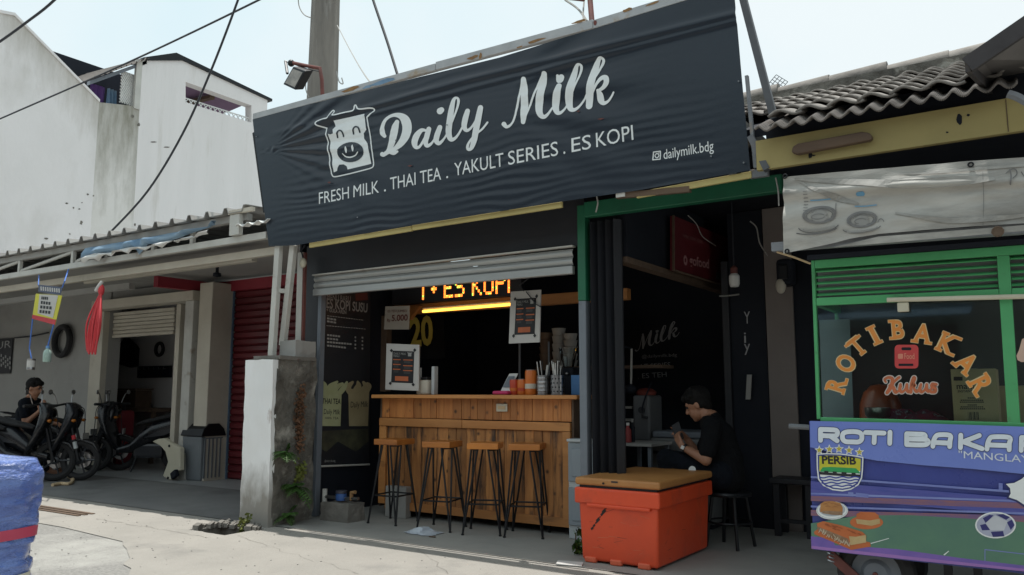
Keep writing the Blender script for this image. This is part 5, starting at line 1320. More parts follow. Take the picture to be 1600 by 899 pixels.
planks(cl0+.088, cx1-.078, YC-.01, .115, .863, 19, 'woodlow', 8)
part('bottom_rail', MB().box(cl0+.09, cx1, YC-.032, YC-.008, .075, .15), K['woodh'], ct, bevel=.004)
part('end_panel', MB().box(cx1+.002, cx1+.02, YC, YC+.42, .09, 1.133), K['wood2'], ct)
part('end_panel', MB().box(cx0-.02, cx0-.002, YC, YC+.42, .09, 1.133), K['wood2'], ct)
a = P(777, 631, YC); c = P(794, 643.5, YC)
sk = T('wall_switch', 'cream electrical socket plate on the upper counter planks', 'socket', a)
part('plate', MB().box(a.x, c.x, YC-.018, YC-.004, c.z, a.z), K['creamplastic'], sk, bevel=.004)
part('socket_face', MB().box(a.x+.02, c.x-.02, YC-.022, YC-.0182, c.z+.02, a.z-.02), K['card'], sk)

# things on the counter: z = 1.170
ZT = 1.171
def at_top(px, Y=6.10): return V(P(px, 612, Y).x, Y, ZT)
def wpx(px, n_px, Y=6.10): return P(px+n_px, 612, Y).x - P(px, 612, Y).x
q = at_top(666, 6.13)
jr = T('glass_jar', 'clear square jar with a cream label between two pale rods beside the left menu board', 'jar', q)
part('jar_body', MB().box(q.x-.075, q.x+.075, q.y-.07, q.y+.07, ZT, ZT+.14), K['cream'], jr, bevel=.02, seg=3)
part('lid', MB().box(q.x-.04, q.x+.04, q.y-.04, q.y+.04, ZT+.142, ZT+.17), K['ink'], jr, bevel=.008)
q = at_top(679, 6.12)
solo('white_rod_holder', MB().box(q.x-.018, q.x+.018, q.y-.03, q.y+.03, ZT, ZT+.27), K['greyl'], 'white upright holder to the right of the cream labelled jar', 'holder', bevel=.005)
q = at_top(657, 6.14)
solo('thin_rod', MB().tube([q, q+V(0,0,.26)], .010, 6), K['greyl'], 'thin pale rod between the left menu board and the cream labelled jar', 'rod')
# card stand with pink base
q = at_top(787, 6.08)
cs = T('card_stand', 'tilted white price stand with a pink base on the counter', 'card stand', q)
w = .07
part('panel', MB().prism([q+V(-.03,-.01,.03), q+V(.075,-.01,.03), q+V(.115,.06,.19), q+V(.02,.06,.19)], (0,.008,.002)), K['whiteplastic'], cs, bevel=.002)
part('picture', MB().add([q+V(-.008,.0,.065), q+V(.07,.0,.065), q+V(.098,.042,.165), q+V(.028,.042,.165)], [(0,1,2,3)]), K['greypost'], cs)
for v in cs.children[-1].data.vertices: v.co += V(0,-.006,.002)
part('base', MB().obox(q+V(0,-.02,.018), (.085,0,0), (0,.045,0), (0,0,.017)), flat('pink_plastic', (.62,.04,.16)), cs, bevel=.015)
def can(px, Y, r, h, m_, label, band):
    q = at_top(px, Y); o = T('drink_can', label, 'can', q, 'orange cans on the counter')
    part('can_body', MB().lathe([(0,0),(r*.9,0),(r,.012),(r,h-.012),(r*.9,h),(0,h)], q, 20), m_, o, smooth=True)
    part('band', MB().lathe([(r+.001,h*.25),(r+.001,h*.45)], q, 20), band, o, smooth=True)
    part('rim', MB().lathe([(r*.92,h),(r*.92,h+.006),(r*.84,h+.006),(r*.84,h)], q, 20), K['steel'], o, smooth=True)
oc = mat('orange_can', (.62,.17,.025), (.55,.13,.02), 6, .35); rc = mat('red_can', (.52,.06,.025), (.45,.05,.02), 6, .35)
can(803.5, 6.11, .042, .135, rc, 'small red orange can next to the pink card stand', oc)
can(816, 6.11, .045, .135, oc, 'small orange can between the red can and the tall can', rc)
can(829.5, 6.09, .052, .215, oc, 'tall orange can, tallest of the three beside the straw holders', K['cream'])
def straws(px, label, dots):
    q = at_top(px, 6.10); o = T('straw_holder', label, 'straw holder', q, 'metal straw holders on the counter')
    r = .058
    part('cup', MB().lathe([(0,0),(r,0),(r,.17),(r-.004,.17),(r-.004,.01)], q, 20), K['steel'], o, smooth=True)
    hm = MB()
    for i in range(12):
        for j in range(4):
            a = i*math.pi/6 + j*.26; d = V(math.cos(a), math.sin(a), 0)
            if dots: hm.lathe([(0,.0008),(.007,.0008)], q+d*r+V(0,0,.03+j*.036), 8, d)
            elif i == 0: hm.lathe([(r+.001, .03+j*.036),(r+.003,.037+j*.036),(r+.001,.044+j*.036)], q, 20)
    part('perforation' if dots else 'rings', hm, K['dark'] if dots else K['steel'], o, kind='stuff')
    rr = random.Random(int(px))
    for i in range(12):
        a = rr.uniform(0, 6.28); d = V(math.cos(a), math.sin(a), 0)
        part('straw', MB().tube([q+d*.03*rr.random()+V(0,0,.05), q+d*.055+V(0,0,.25+rr.uniform(0,.05))], .0042, 5), K['whiteplastic'] if i % 3 else K['darkmetal'], o)
straws(849, 'plain ringed steel straw holder next to the tall orange can', False)
straws(871, 'perforated steel straw holder nearest the post', True)
q = at_top(897, 6.14)
solo('blue_box', MB().box(q.x-.03, q.x+.06, q.y, q.y+.1, ZT, ZT+.17), flat('blue_card', (.05,.16,.36)), 'small blue box at the right end of the counter against the post', 'box', bevel=.004)
q = V(P(888,565,6.5).x, 6.5, 1.2)
gd = T('coffee_grinder', 'dark coffee grinder with a shiny knob at the right end behind the counter', 'grinder', q)
part('body', MB().box(q.x-.10, q.x+.10, 6.4, 6.62, 1.05, 1.42), K['dark'], gd, bevel=.02)
part('knob', MB().ball((q.x+.05, 6.385, 1.36), .014, 10, 7), K['steel'], gd, smooth=True)
part('hopper', MB().lathe([(.05,1.42),(.09,1.60),(.085,1.60)], (q.x,6.5,0), 14), K['clear'], gd, smooth=True)
# shelf goods
for i, (px, hh, rr_, mm, lb_) in enumerate(((852,.36,.075,'wood2','brown tall tumbler stack leftmost on the shelf behind the counter'),(872,.40,.075,'wall','tall grey tumbler stack in the middle of the shelf'),(890,.34,.075,'wall','shorter grey tumbler stack at the right end of the shelf'))):
    q = V(P(px,560,7.2).x, 7.22, 1.451); o = T('cup_stack', lb_, 'cup stack', q, 'cup stacks on the back shelf')
    for k in range(5): part('cup', MB().lathe([(rr_*.8,hh*k/5),(rr_,hh*(k+1)/5-.004),(rr_*.9,hh*(k+1)/5-.004)], q, 14), K[mm], o, smooth=True)
q = V(P(883,552,7.15).x, 7.13, 1.451)
solo('white_tin', MB().lathe([(0,0),(.03,0),(.03,.10),(0,.10)], q, 12), K['greyl'], 'little white tin in front of the cup stacks on the shelf', 'tin', smooth=True)
# tall dark equipment behind the counter: water dispenser / blender rods
q = P(812, 590, 7.0)
solo('steel_pole_rack', MB().tube([V(q.x,7.0,1.0), V(q.x,7.0,1.75)], .012, 8).tube([V(q.x+.35,7.0,1.0), V(q.x+.35,7.0,1.70)], .010, 8).box(q.x-.05, q.x+.4, 6.9, 7.1, .95, 1.0), K['greypost'], 'thin pair of metal rods on a stand behind the counter cans', 'rack')

# ------------------------------------------------------------------ bar stools
def stool_proto(label):
    r = T('bar_stool', label, 'bar stool', (0,0,0), 'bar stools along the counter', local=True)
    w, zt = .135, .765
    part('seat', MB().box(-w, w, -w, w, zt-.052, zt), K['seat'], r, bevel=.006)
    for sx in (1, -1):
        for sy in (1, -1):
            ft = V(sx*.160, sy*.160, .012)
            lg = MB().tube([V(sx*.115, sy*.045, zt-.053), ft], .0085, 7).tube([V(sx*.045, sy*.115, zt-.053), ft+V(0,0,.004)], .0085, 7)
            lg.tube([V(sx*.115, sy*.045, zt-.058), V(sx*.045, sy*.115, zt-.058)], .008, 6)
            lg.lathe([(0,0),(.013,0),(.013,.012),(0,.012)], ft-V(0,0,.002), 8)
            part('leg', lg, K['iron'], r, smooth=True)
    zf = .26; f = .132
    for a, c in (((-f,-f),(f,-f)), ((f,-f),(f,f)), ((f,f),(-f,f)), ((-f,f),(-f,-f))):
        part('footrest', MB().tube([(a[0],a[1],zf), (c[0],c[1],zf)], .0075, 7), K['iron'], r)
    return r
STO = [(614,816,3,'leftmost bar stool with an orange front and dark brown right edge, by the timber block'),
       (690,826,12,'second bar stool from the left, its feet by the crumpled plastic bag'),
       (758,832,24,'third bar stool from the left with a brown smudged front edge'),
       (824,836,21,'rightmost bar stool, nearest the grey drawer cabinet')]
s0 = stool_proto(STO[0][3])
for i, (px, py, rz, lb_) in enumerate(STO):
    q = PZ(px, py, .011)
    if i == 0: s0.location = (q.x, q.y, 0); s0.rotation_euler = (0,0,R(rz))
    else: dup(s0, (q.x, q.y, 0), R(rz), lb_)
# plastic bag litter
q = PZ(662, 833, .012)
b = MB(); vs = []
for i in range(15):
    for j in range(11):
        u, v = i/14-.5, j/10-.5; k = max(0, 1-(2*u)**2-(2*v)**2)
        nn = noise.noise_vector(V(u*7, v*7, 3))
        vs.append(q + V(u*.30+nn.x*.03, v*.20+nn.y*.03, .004+max(0, .05*k*(.6+nn.z)+.012*abs(noise.noise(V(u*14,v*14,1)))*(k>0))))
b.add(vs, [(i*11+j, (i+1)*11+j, (i+1)*11+j+1, i*11+j+1) for i in range(14) for j in range(10)])
solo('plastic_bag', b, mat('thin_white_plastic', (.46,.49,.53), (.38,.42,.48), 6, .35), 'crumpled whitish plastic bag on the floor under the second stool', 'litter', smooth=True)
q = PZ(675, 840, .012)
solo('cigarette_butt', MB().tube([q+V(-.03,0,.006), q+V(.03,.005,.006)], .006, 6), K['wood2'], 'tiny brown stub on the floor in front of the plastic bag', 'litter')

# ------------------------------------------------------------------ grey drawer cabinet
a = PZ(884, 843, .011)
cb = T('drawer_cabinet', 'narrow grey plastic drawer cabinet between the counter and the post', 'cabinet', (a.x+.2, 5.92+.2, .011))
x0, x1, y0, y1 = a.x, a.x+.40, 5.90, 6.03
part('carcass', MB().box(x0, x1, y0+.02, y1, .011, .785), K['greyl'], cb, bevel=.006)
part('top', MB().box(x0-.006, x1, y0, y1+.02, .788, .812), K['greyl'], cb, bevel=.006)
for z0, z1 in ((.12,.42),(.47,.775)):
    d = part('drawer', MB().box(x0+.006, x1-.01, y0+.004, y0+.019, z0, z1), K['grey'], cb, bevel=.004)
    part('drawer_panel', MB().box(x0+.045, x1-.05, y0-.004, y0+.002, z0+.04, z1-.04), K['grey'], d, bevel=.003)

# ------------------------------------------------------------------ orange cooler box
cr = T('cooler_box', 'large orange plastic cooler box with a tan lid and a black scuff', 'cooler', (-2.545, 5.64, .011), local=True)
cr.rotation_euler = (0, 0, R(-1.0))
def tap(x0, x1, y0, y1, z0, z1, k):
    return MB().add([(x0+k,y0+k,z0),(x1-k,y0+k,z0),(x1-k,y1-k,z0),(x0+k,y1-k,z0),(x0,y0,z1),(x1,y0,z1),(x1,y1,z1),(x0,y1,z1)], [(0,3,2,1),(4,5,6,7),(0,1,5,4),(1,2,6,5),(2,3,7,6),(3,0,4,7)])
cw_, cd_ = .328, .49
part('tub', tap(-cw_+.02, cw_-.02, -cd_+.02, cd_-.02, .012, .47, .018), K['orange'], cr, bevel=.022, seg=4)
part('rim', MB().add([(-cw_,-cd_,.405),(cw_,-cd_,.405),(cw_,cd_,.405),(-cw_,cd_,.405),(-cw_,-cd_,.515),(cw_,-cd_,.515),(cw_,cd_,.515),(-cw_,cd_,.515)], [(0,3,2,1),(4,5,6,7),(0,1,5,4),(1,2,6,5),(2,3,7,6),(3,0,4,7)]), K['orange'], cr, bevel=.014, seg=3)
part('rim_step', MB().box(-cw_+.10, cw_-.07, -cd_-.004, -cd_+.03, .385, .41), K['orange'], cr, bevel=.008)
part('lid', MB().box(-cw_+.003, cw_+.004, -cd_+.002, cd_+.004, .532, .585), K['lid'], cr, bevel=.018, seg=4)
part('lid_gasket', MB().box(-cw_+.03, cw_-.03, -cd_+.03, cd_-.03, .512, .534), K['ink'], cr)
for x in (-.22, -.02, .19): part('foot', MB().box(x-.045, x+.045, -cd_+.026, -cd_+.07, .0, .04), flat('pale_orange', (.70,.13,.06)), cr, bevel=.01)
t = MB()
rr = random.Random(9)
for i in range(9):
    u = i/8; x, z = -.20+.13*u, .235+.165*u; s = .012*(.5+rr.random())
    t.obox((x, -cd_+.0155+.0*u-(.0135*(.0)), z), (s*.7,0,s*.7), (0,.0012,0), (-s*.35,0,s*.5))
for i, v in enumerate(t.v): t.v[i] = V(v.x, -cd_+.02+.018*(1-(v.z-.012)/.458)-.0012+(v.y-(-cd_+.0155)), v.z)
part('scuff_mark', t, K['scuff'], cr)
scm = flat('pale_scratch', (.62,.16,.08), .6); scd = flat('brown_scratch', (.30,.05,.03), .7)
rr = random.Random(31)
for i in range(26):
    side = i % 3 == 0; z = rr.uniform(.05,.36); L_ = rr.uniform(.02,.09); dz_ = rr.uniform(-.03,.03); wv_ = rr.uniform(.0008,.0022)
    off = .02 + .018*(1-(z-.012)/.458) - .0012
    q = MB()
    if side: y_0 = rr.uniform(-.36,.30); x_ = cw_-off; q.add([(x_, y_0, z), (x_, y_0+L_, z+dz_), (x_, y_0+L_, z+dz_+wv_), (x_, y_0, z+wv_*2)], [(0,1,2,3)])
    else: x_0 = rr.uniform(-.24,.18); y_ = -cd_+off; q.add([(x_0, y_, z), (x_0+L_, y_, z+dz_), (x_0+L_, y_, z+dz_+wv_), (x_0, y_, z+wv_*2)], [(0,1,2,3)])
    for k_, v_ in enumerate(q.v):
        o2 = .02 + .018*(1-(v_.z-.012)/.458) - .0012; q.v[k_] = V(cw_-o2, v_.y, v_.z) if side else V(v_.x, -cd_+o2, v_.z)
    part('scratch', q, scm if i % 2 else scd, cr)
part('lid_hole', MB().lathe([(0,0),(.008,0),(.008,.004)], (-.09, -cd_-.001, .553), 8, (0,-1,0)), K['ink'], cr)
part('lid_notch', MB().box(-.03, .02, -cd_-.0005, -cd_+.008, .562, .572), K['ink'], cr)
q = PZ(890, 882, .012)
solo('cardboard_scrap', MB().obox(q+V(.0,0,.006), (.09,.02,0), (-.015,.04,.004), (0,0,.003)), K['paper'], 'flat scrap of printed card on the ground at the cooler front corner', 'litter')

# ================================================================== RIGHT BAY OF THE STALL
# man on a stool looking at his phone, seen from his left
ms = T('person', 'young man in a black t-shirt sitting on a stool bent over his phone', 'person', P(1128, 750, 6.3))
hc = P(1090, 633, 6.30); F2 = frame((-.90, -.14, -.42))
caps, balls = [], []
head(caps, balls, hc, F2, 1.03)
nk = P(1111, 655, 6.31); ch = P(1122, 684, 6.31); wa = P(1128, 716, 6.31); hp = P(1130, 740, 6.31)
caps += [(hc + V(.05,.0,-.05), .052, nk, .060), (nk, .075, ch, .118), (ch, .122, wa, .112), (wa, .112, hp, .135)]
sl_, sr_ = P(1112, 668, 6.13), nk + V(-.02, .17, -.06)
el, wl_ = P(1103, 719, 6.07), P(1066, 698, 6.13)
er, wr_ = P(1093, 714, 6.46), P(1073, 686, 6.40)
caps += [(nk + V(0,-.06,-.02), .06, sl_, .058), (nk + V(0,.06,-.02), .06, sr_, .055), (sl_, .055, el, .044), (el, .043, wl_, .027), (sr_, .052, er, .042), (er, .042, wr_, .027)]
hl = P(1053, 674, 6.17) - wl_
hand(caps, balls, wl_, hl, V(.35, .9, .25), .75, thumb_side=1)
hr = P(1058, 671, 6.33) - wr_
hand(caps, balls, wr_, hr, V(-.2, -.6, -.8), .9, thumb_side=-1, point=True)
kl, kr = P(1040, 716, 6.16), P(1044, 716, 6.46)
for hh, kk in ((hp + V(-.02,-.09,0), kl), (hp + V(-.02,.09,0), kr)):
    ft = V(kk.x+.10, kk.y, .09)
    caps += [(hh, .088, kk, .058), (kk, .056, ft, .038), (ft, .042, ft + V(-.17,0,-.035), .034)]
fuse('body', caps, balls, .0065, K['skin'], ms, 3)
hair(ms, hc, F2, 1.04); eyes(ms, hc, F2, 1.03)
fuse('shirt', [(nk+V(.01,0,-.015), .082, ch, .136), (ch, .140, wa+V(.02,0,0), .132), (wa+V(.02,0,0), .135, hp+V(.02,0,-.02), .152),
               (nk+V(.0,-.06,-.035), .072, sl_, .078), (nk+V(.0,.06,-.035), .072, sr_, .075), (sl_, .078, sl_.lerp(el,.72), .068), (sr_, .074, sr_.lerp(er,.7), .066), (nk+V(.06,0,-.08), .075, wa+V(.07,0,0), .10)], [], .010, K['shirt'], ms, 3)
tr_ = []
for hh, kk in ((hp + V(-.02,-.09,-.01), kl), (hp + V(-.02,.09,-.01), kr)): tr_ += [(hh, .108, kk, .076), (kk, .074, V(kk.x+.09, kk.y, .14), .060)]
fuse('trousers', tr_ + [(hp+V(0,-.08,0), .125, hp+V(0,.08,0), .125)], [], .011, K['jeans'], ms, 3)
for kk in (kl, kr): part('shoe', MB().tube([V(kk.x+.13,kk.y,.06), V(kk.x,kk.y,.052), V(kk.x-.10,kk.y,.045)], [.045,.046,.036], 10), K['darkmetal'], ms, smooth=True)
wd_ = wl_.lerp(el, .14); ax = (el-wl_).normalized()
part('watch', MB().lathe([(.030,-.011),(.034,-.009),(.034,.009),(.030,.011)], wd_, 16, ax), K['ink'], ms, smooth=True)
part('watch_face', MB().obox(wd_ + V(-.012,-.031,.008), ax*.016, ax.cross(V(0,-1,.2)).normalized()*.014, V(0,-.004,0)), K['whiteplastic'], ms, bevel=.003)
q = P(1088, 733, 6.16); b = MB()
b.lathe([(0,0),(.03,0)], q+V(0,-.088,.0), 12, (0,-1,.15)); part('trouser_print', b, K['print'], ms)
c = P(1059, 675, 6.25)
solo('mobile_phone', MB().obox(c, V(.55,0,.30).normalized()*.036, V(-.3,.15,.75).normalized()*.072, V(.3,-.5,.2).normalized()*.004), K['ink'], 'dark mobile phone held in both hands by the seated young man', 'phone', bevel=.003)
# his stool
zs = hp.z-.135; cxs, cys = hp.x+.04, hp.y
so_ = T('metal_stool', 'black metal stool under the seated young man behind the cooler box', 'stool', (cxs, cys, .011))
part('seat', MB().lathe([(0,zs-.03),(.17,zs-.03),(.175,zs-.015),(.165,zs),(0,zs)], (cxs,cys,0), 20), K['iron'], so_, smooth=True)
for a in range(4):
    d = V(math.cos(a*1.57+.6), math.sin(a*1.57+.6), 0); part('leg', MB().tube([V(cxs,cys,zs-.03)+d*.13, V(cxs,cys,.011)+d*.19], .014, 8), K['iron'], so_)
part('ring', torus((cxs,cys,.2), .165, .008, (0,0,1), 24, 6), K['iron'], so_, smooth=True)
# freezer behind him
a, c = P(1015, 684, 6.95), P(1112, 684, 6.95)
fz = T('chest_freezer', 'grey chest freezer with a dark sliding lid behind the seated man', 'freezer', ((a.x+c.x)/2, 7.2, .011))
zf = a.z
part('body', MB().box(a.x, c.x, 6.95, 7.5, .05, zf), K['freezer'], fz, bevel=.02)
part('lid', MB().box(a.x+.02, c.x-.02, 6.96, 7.49, zf+.002, zf+.06), K['greypost'], fz, bevel=.015)
part('handle_strip', MB().box(a.x+.04, c.x-.1, 6.935, 6.948, zf-.14, zf-.115), K['dark'], fz)
part('base', MB().box(a.x+.03, c.x-.03, 6.98, 7.47, .011, .05), K['dark'], fz)
# small metal side table with bottles, machine
a, c = P(960, 692, 6.45), P(1018, 690, 6.45)
tbz = a.z
tb_ = T('side_table', 'small pale topped metal table beside the freezer', 'table', ((a.x+c.x)/2, 6.6, .011))
part('top', MB().box(a.x, c.x, 6.45, 6.9, tbz-.025, tbz), K['wall'], tb_, bevel=.004)
for x in (a.x+.03, c.x-.05):
    for y in (6.48, 6.85): part('leg', MB().box(x, x+.03, y, y+.03, .011, tbz-.027), K['greypost'], tb_)
part('lower_shelf', MB().box(a.x+.03, c.x-.02, 6.48, 6.88, .3, .32), K['greypost'], tb_)
def bottle(px, Y, z0, r, h, m_, capm, label):
    q = V(P(px, 612, Y).x, Y, z0); o = T('bottle', label, 'bottle', q)
    part('bottle_body', MB().lathe([(0,0),(r,0),(r,h*.62),(r*.45,h*.76),(r*.42,h*.86)], q, 14), m_, o, smooth=True)
    part('cap', MB().lathe([(r*.48,h*.86),(r*.48,h),(0,h)], q, 12), capm, o, smooth=True)
bottle(980, 6.55, tbz+.001, .030, .17, flat('red_label', (.30,.04,.04)), K['whiteplastic'], 'small red labelled bottle with a white cap on the side table')
bottle(987, 6.62, tbz+.001, .022, .20, K['dark'], K['dimprint'], 'slim dark bottle with a pale cap on the side table')
a, c = P(988, 618, 7.0), P(1016, 690, 7.0)
mc = T('drink_machine', 'grey upright drink machine with a red top tray and dark dial in the stall', 'machine', ((a.x+c.x)/2, 7.1, .9))
part('stand', MB().box(a.x, c.x-.004, 7.02, 7.3, .011, c.z-.003), K['dark'], mc)
part('body', MB().box(a.x, c.x, 7.0, 7.3, c.z, a.z), mat('machine_grey', (.11,.115,.12), (.09,.095,.10), 4, .5), mc, bevel=.02)
part('tray', MB().lathe([(0,0),(.09,.0),(.10,.03),(.06,.06),(0,.07)], ((a.x+c.x)/2, 7.12, a.z+.002), 16), flat('dull_red', (.16,.03,.02)), mc, smooth=True)
part('dial', MB().lathe([(.03,0),(.03,.02),(0,.02)], P(1003,641,6.998), 16, (0,-1,0)), K['ink'], mc)
part('spout', MB().tube([P(1004,650,6.99), P(1004,652,6.9), P(1012,653,6.9)], .012, 7), K['ink'], mc)
part('hose', MB().tube([tuple(z) for z in catmull([tuple(P(1018,598,7.05)), tuple(P(1012,612,6.97)), tuple(P(1006,628,6.97)), tuple(P(1003,641,6.97))], 5)], .008, 6), K['dark'], mc)
for k, py in enumerate((637, 657)):
    pass
sf = T('wall_rack', 'small dark rack with pale shelf edges behind the folded door', 'rack', P(978, 660, 7.2))
for py in (637, 656.5, 673): 
    a, c = P(969, py, 7.2), P(987, py, 7.2); part('shelf', MB().box(a.x-.2, c.x, 7.2, 7.4, a.z-.01, a.z+.01), K['wall'], sf)
part('upright', MB().box(c.x-.02, c.x, 7.405, 7.43, .011, 1.2), K['dark'], sf)
part('upright', MB().box(a.x-.2, a.x-.18, 7.405, 7.43, .011, 1.2), K['dark'], sf)
a, c = P(987, 545, 7.0), P(986, 600, 7.0)
ldl = T('hanging_ladle', 'pale long handled ladle hanging behind the folded door', 'ladle', c)
part('handle', MB().tube([a, c], .011, 6), K['wall'], ldl)
part('bowl', MB().ball(c + V(-.01,0,-.05), (.06,.05,.045), 12, 8), K['dark'], ldl, smooth=True)
part('hook', MB().tube([a, a+V(-.06,0,.02), a+V(-.12,0,.0)], .012, 6), K['dark'], ldl)
# gofood sign on the inner partition (faces +x)
XG = -2.60
def gx(px, py, l=0.0): return PX(px, py, XG+l)
gs = T('delivery_sign', 'dark red delivery partner sign high on the inner partition wall', 'sign', gx(1095,435))
cc = [gx(1052,337), gx(1137,372), gx(1137,448), gx(1052,422)]
part('panel', MB().prism(cc, (-.03,0,0)), K['gored'], gs)
part('frame', MB().tube([cc[0]+V(.002,0,0), cc[3]+V(.002,0,0), cc[2]+V(.002,0,0)], .012, 4), K['wood2'], gs)
part('lettering', text_mb('gofood', gx(1077,413.5,.004), gx(1108,420,.004), .085, (1,0,0), .02), K['goprint'], gs)
o_ = gx(1071,407,.004); rg_ = MB(); rg_.lathe([(.020,0),(.045,0)], o_, 20, (1,0,0)); part('emblem', rg_, K['goprint'], gs)
tl = MB()
for k in range(3): p = gx(1067+k*11, 371+k*3.6, .004); q = gx(1076+k*11, 374+k*3.6, .004); tl.quad(p, q, q+V(0,0,.03), p+V(0,0,.03))
part('small_print', tl, flat('faint_red_print', (.17,.05,.05)), gs)
part('green_patch', MB().prism([gx(1119,425,.002), gx(1133,430,.002), gx(1133,440,.002), gx(1119,436,.002)], (.004,0,0)), flat('dark_green_patch', (.03,.05,.04)), gs)
# bulb and wires
q = P(1147, 428, 6.9)
lb = T('hanging_bulb', 'unlit white bulb hanging on a cable under the stall ceiling', 'bulb', q)
part('bulb', MB().lathe([(0,-.12),(.035,-.115),(.045,-.09),(.045,-.02),(.03,0)], q, 14), K['whiteplastic'], lb, smooth=True)
part('socket', MB().lathe([(.03,0),(.03,.05),(.012,.07)], q, 12), K['rust'], lb, smooth=True)
part('cord', MB().tube([q+V(0,0,.07), V(q.x, q.y, 2.86)], .006, 5), K['cable'], lb)
def wire(name, pts, r, m_, label, cat='cable'):
    return solo(name, MB().tube([tuple(z) for z in catmull([tuple(p) for p in pts], 6)], r, 5), m_, label, cat, smooth=True)
wire('loose_wire', [P(1172,346,7.2), P(1182,356,7.2), P(1187,380,7.2), P(1200,400,7.2)], .006, K['wall'], 'thin pale wire looping down to the beige wall edge')
wire('loose_wire', [PX(1075,337,-2.56), PX(1088,350,-2.56), PX(1098,370,-2.56), PX(1118,384,-2.56)], .005, K['wall'], 'thin pale wire hanging across the red delivery sign')
wire('loose_wire', [P(1124,463,7.2), P(1140,462,7.2), P(1155,460,7.2)], .007, K['wall'], 'short pale wire under the hanging bulb')
wire('loose_wire', [P(932,306,5.45), P(934,318,5.44), P(931,332,5.45)], .006, K['paper'], 'short white wire hanging at the left end of the green beam')
wire('loose_wire', [P(1212,278,5.2), P(1216,300,5.2), P(1217,322,5.2)], .005, K['wall'], 'thin wire hanging at the right end of the green beam')
# stacked letters on the dark right wall
yl = MB()
for chh, py0, py1, hh in (('Y',506,492,.11),('i',536,522,.10),('y',549,538,.10)):
    A = P(1163, py0, 7.276); t = text_mb(chh, A, A + V(.055 if chh != 'i' else .018,0,0), hh, (0,-1,0), 0, .002); yl.add(t.v, t.f)
part('painted_letters', yl, K['wallprint'], sp)
a = P(1170, 605, 7.24)
solo('white_strip', MB().obox(a, (.02,0,0), (0,.01,0), V(.01,0,.11)), K['wall'], 'short pale strip stuck on the dark door frame behind the man', 'strip')

# beige wall of the next building and things on it
nb = T('neighbour_building', 'low building with a mossy tiled roof and faded yellow fascia beside the big sign', 'building', (0, 6, 0))
part('beige_wall', MB().box(xr, P(1244,600,7.27).x, 7.27, 7.45, 0, 2.85), K['pink'], nb)
part('doorway_shade_panel', MB().box(P(1244,600,7.27).x+.003, 2.5, 7.3, 7.45, 0, 2.85), K['dark'], nb)  # solid dark panel, the shade of the doorway is put into its colour
part('fascia_board', MB().box(-1.435, 2.5, 4.95, 4.99, 2.575, 2.765), K['yellow2'], nb)
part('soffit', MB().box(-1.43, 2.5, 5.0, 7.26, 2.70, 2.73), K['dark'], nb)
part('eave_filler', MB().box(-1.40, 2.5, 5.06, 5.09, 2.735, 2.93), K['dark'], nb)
# wavy eave sheet
b = MB(); per = .105; n_ = 16; XA, XBn = -1.40, -.03
cnt = int((XBn-XA)/per*n_)
for i in range(cnt):
    xa, xb_ = XA+i*per/n_, XA+(i+1)*per/n_
    za, zb_ = .019*math.sin(i/n_*2*math.pi), .019*math.sin((i+1)/n_*2*math.pi)
    b.quad((xa,4.80,2.795+za), (xb_,4.80,2.795+zb_), (xb_,5.5,3.10+zb_), (xa,5.5,3.10+za))
o = part('eave_sheet', b, K['asbestos'], nb, smooth=60); sd_ = o.modifiers.new('thickness', 'SOLIDIFY'); sd_.thickness = .012
# tiles
TW, TL = .175, .36
nx = 10; tv = []
for j in range(3):
    for i in range(nx+1):
        u = i/nx; tv.append((u*(TW+.03), j*TL/2, .019*math.sin(u*2*math.pi-.6)+.018*(j == 0)*0))
tm = MB(); tm.add(tv, [(j*(nx+1)+i, j*(nx+1)+i+1, (j+1)*(nx+1)+i+1, (j+1)*(nx+1)+i) for j in range(2) for i in range(nx)])
tme = tm.mesh((0,0,0), 'roof_tile'); tme.materials.append(K['rooftile']); shade(tme, 60)
y0_, z0_, y1_, z1_ = 4.92, 2.90, 7.05, 3.78
sl_ang = math.atan2(z1_-z0_, y1_-y0_); Ls = math.hypot(z1_-z0_, y1_-y0_); rows = 8
rr = random.Random(12)
for r_ in range(rows):
    for c_ in range(20):
        t = r_/rows*Ls; x = -2.75 + c_*TW
        if y0_+math.cos(sl_ang)*t < 5.3 and x < -1.45: continue
        o = inst('roof_tile', tme, nb, (x+rr.uniform(-.006,.006), y0_+math.cos(sl_ang)*t, z0_+math.sin(sl_ang)*t+.012+rr.uniform(-.004,.006)), (sl_ang-.085, rr.uniform(-.02,.02), rr.uniform(-.02,.02)))
        s_ = o.modifiers.new('thickness', 'SOLIDIFY'); s_.thickness = .016
part('roof_deck', MB().prism([(-2.8,y0_+.25,z0_+.02),(-2.8,y1_,z1_-.05),(-2.8,y1_,z1_-.12),(-2.8,y0_+.25,z0_-.04)], (4.2,0,0)), K['dark'], nb)
xs = -2.8; k = 0
while xs < .6:
    L = rr.uniform(.42,.5); part('ridge_cap', MB().tube([(xs, y1_+.05, z1_+.03+.012*(k % 2)), (xs+L+.03, y1_+.05, z1_+.045+.012*(k % 2))], [.085,.095], 12), K['rooftile'], nb, smooth=True); xs += L; k += 1
part('ridge_mortar', MB().box(-2.8, .7, y1_-.13, y1_+.1, z1_-.10, z1_+.02), K['mosswall'], nb)
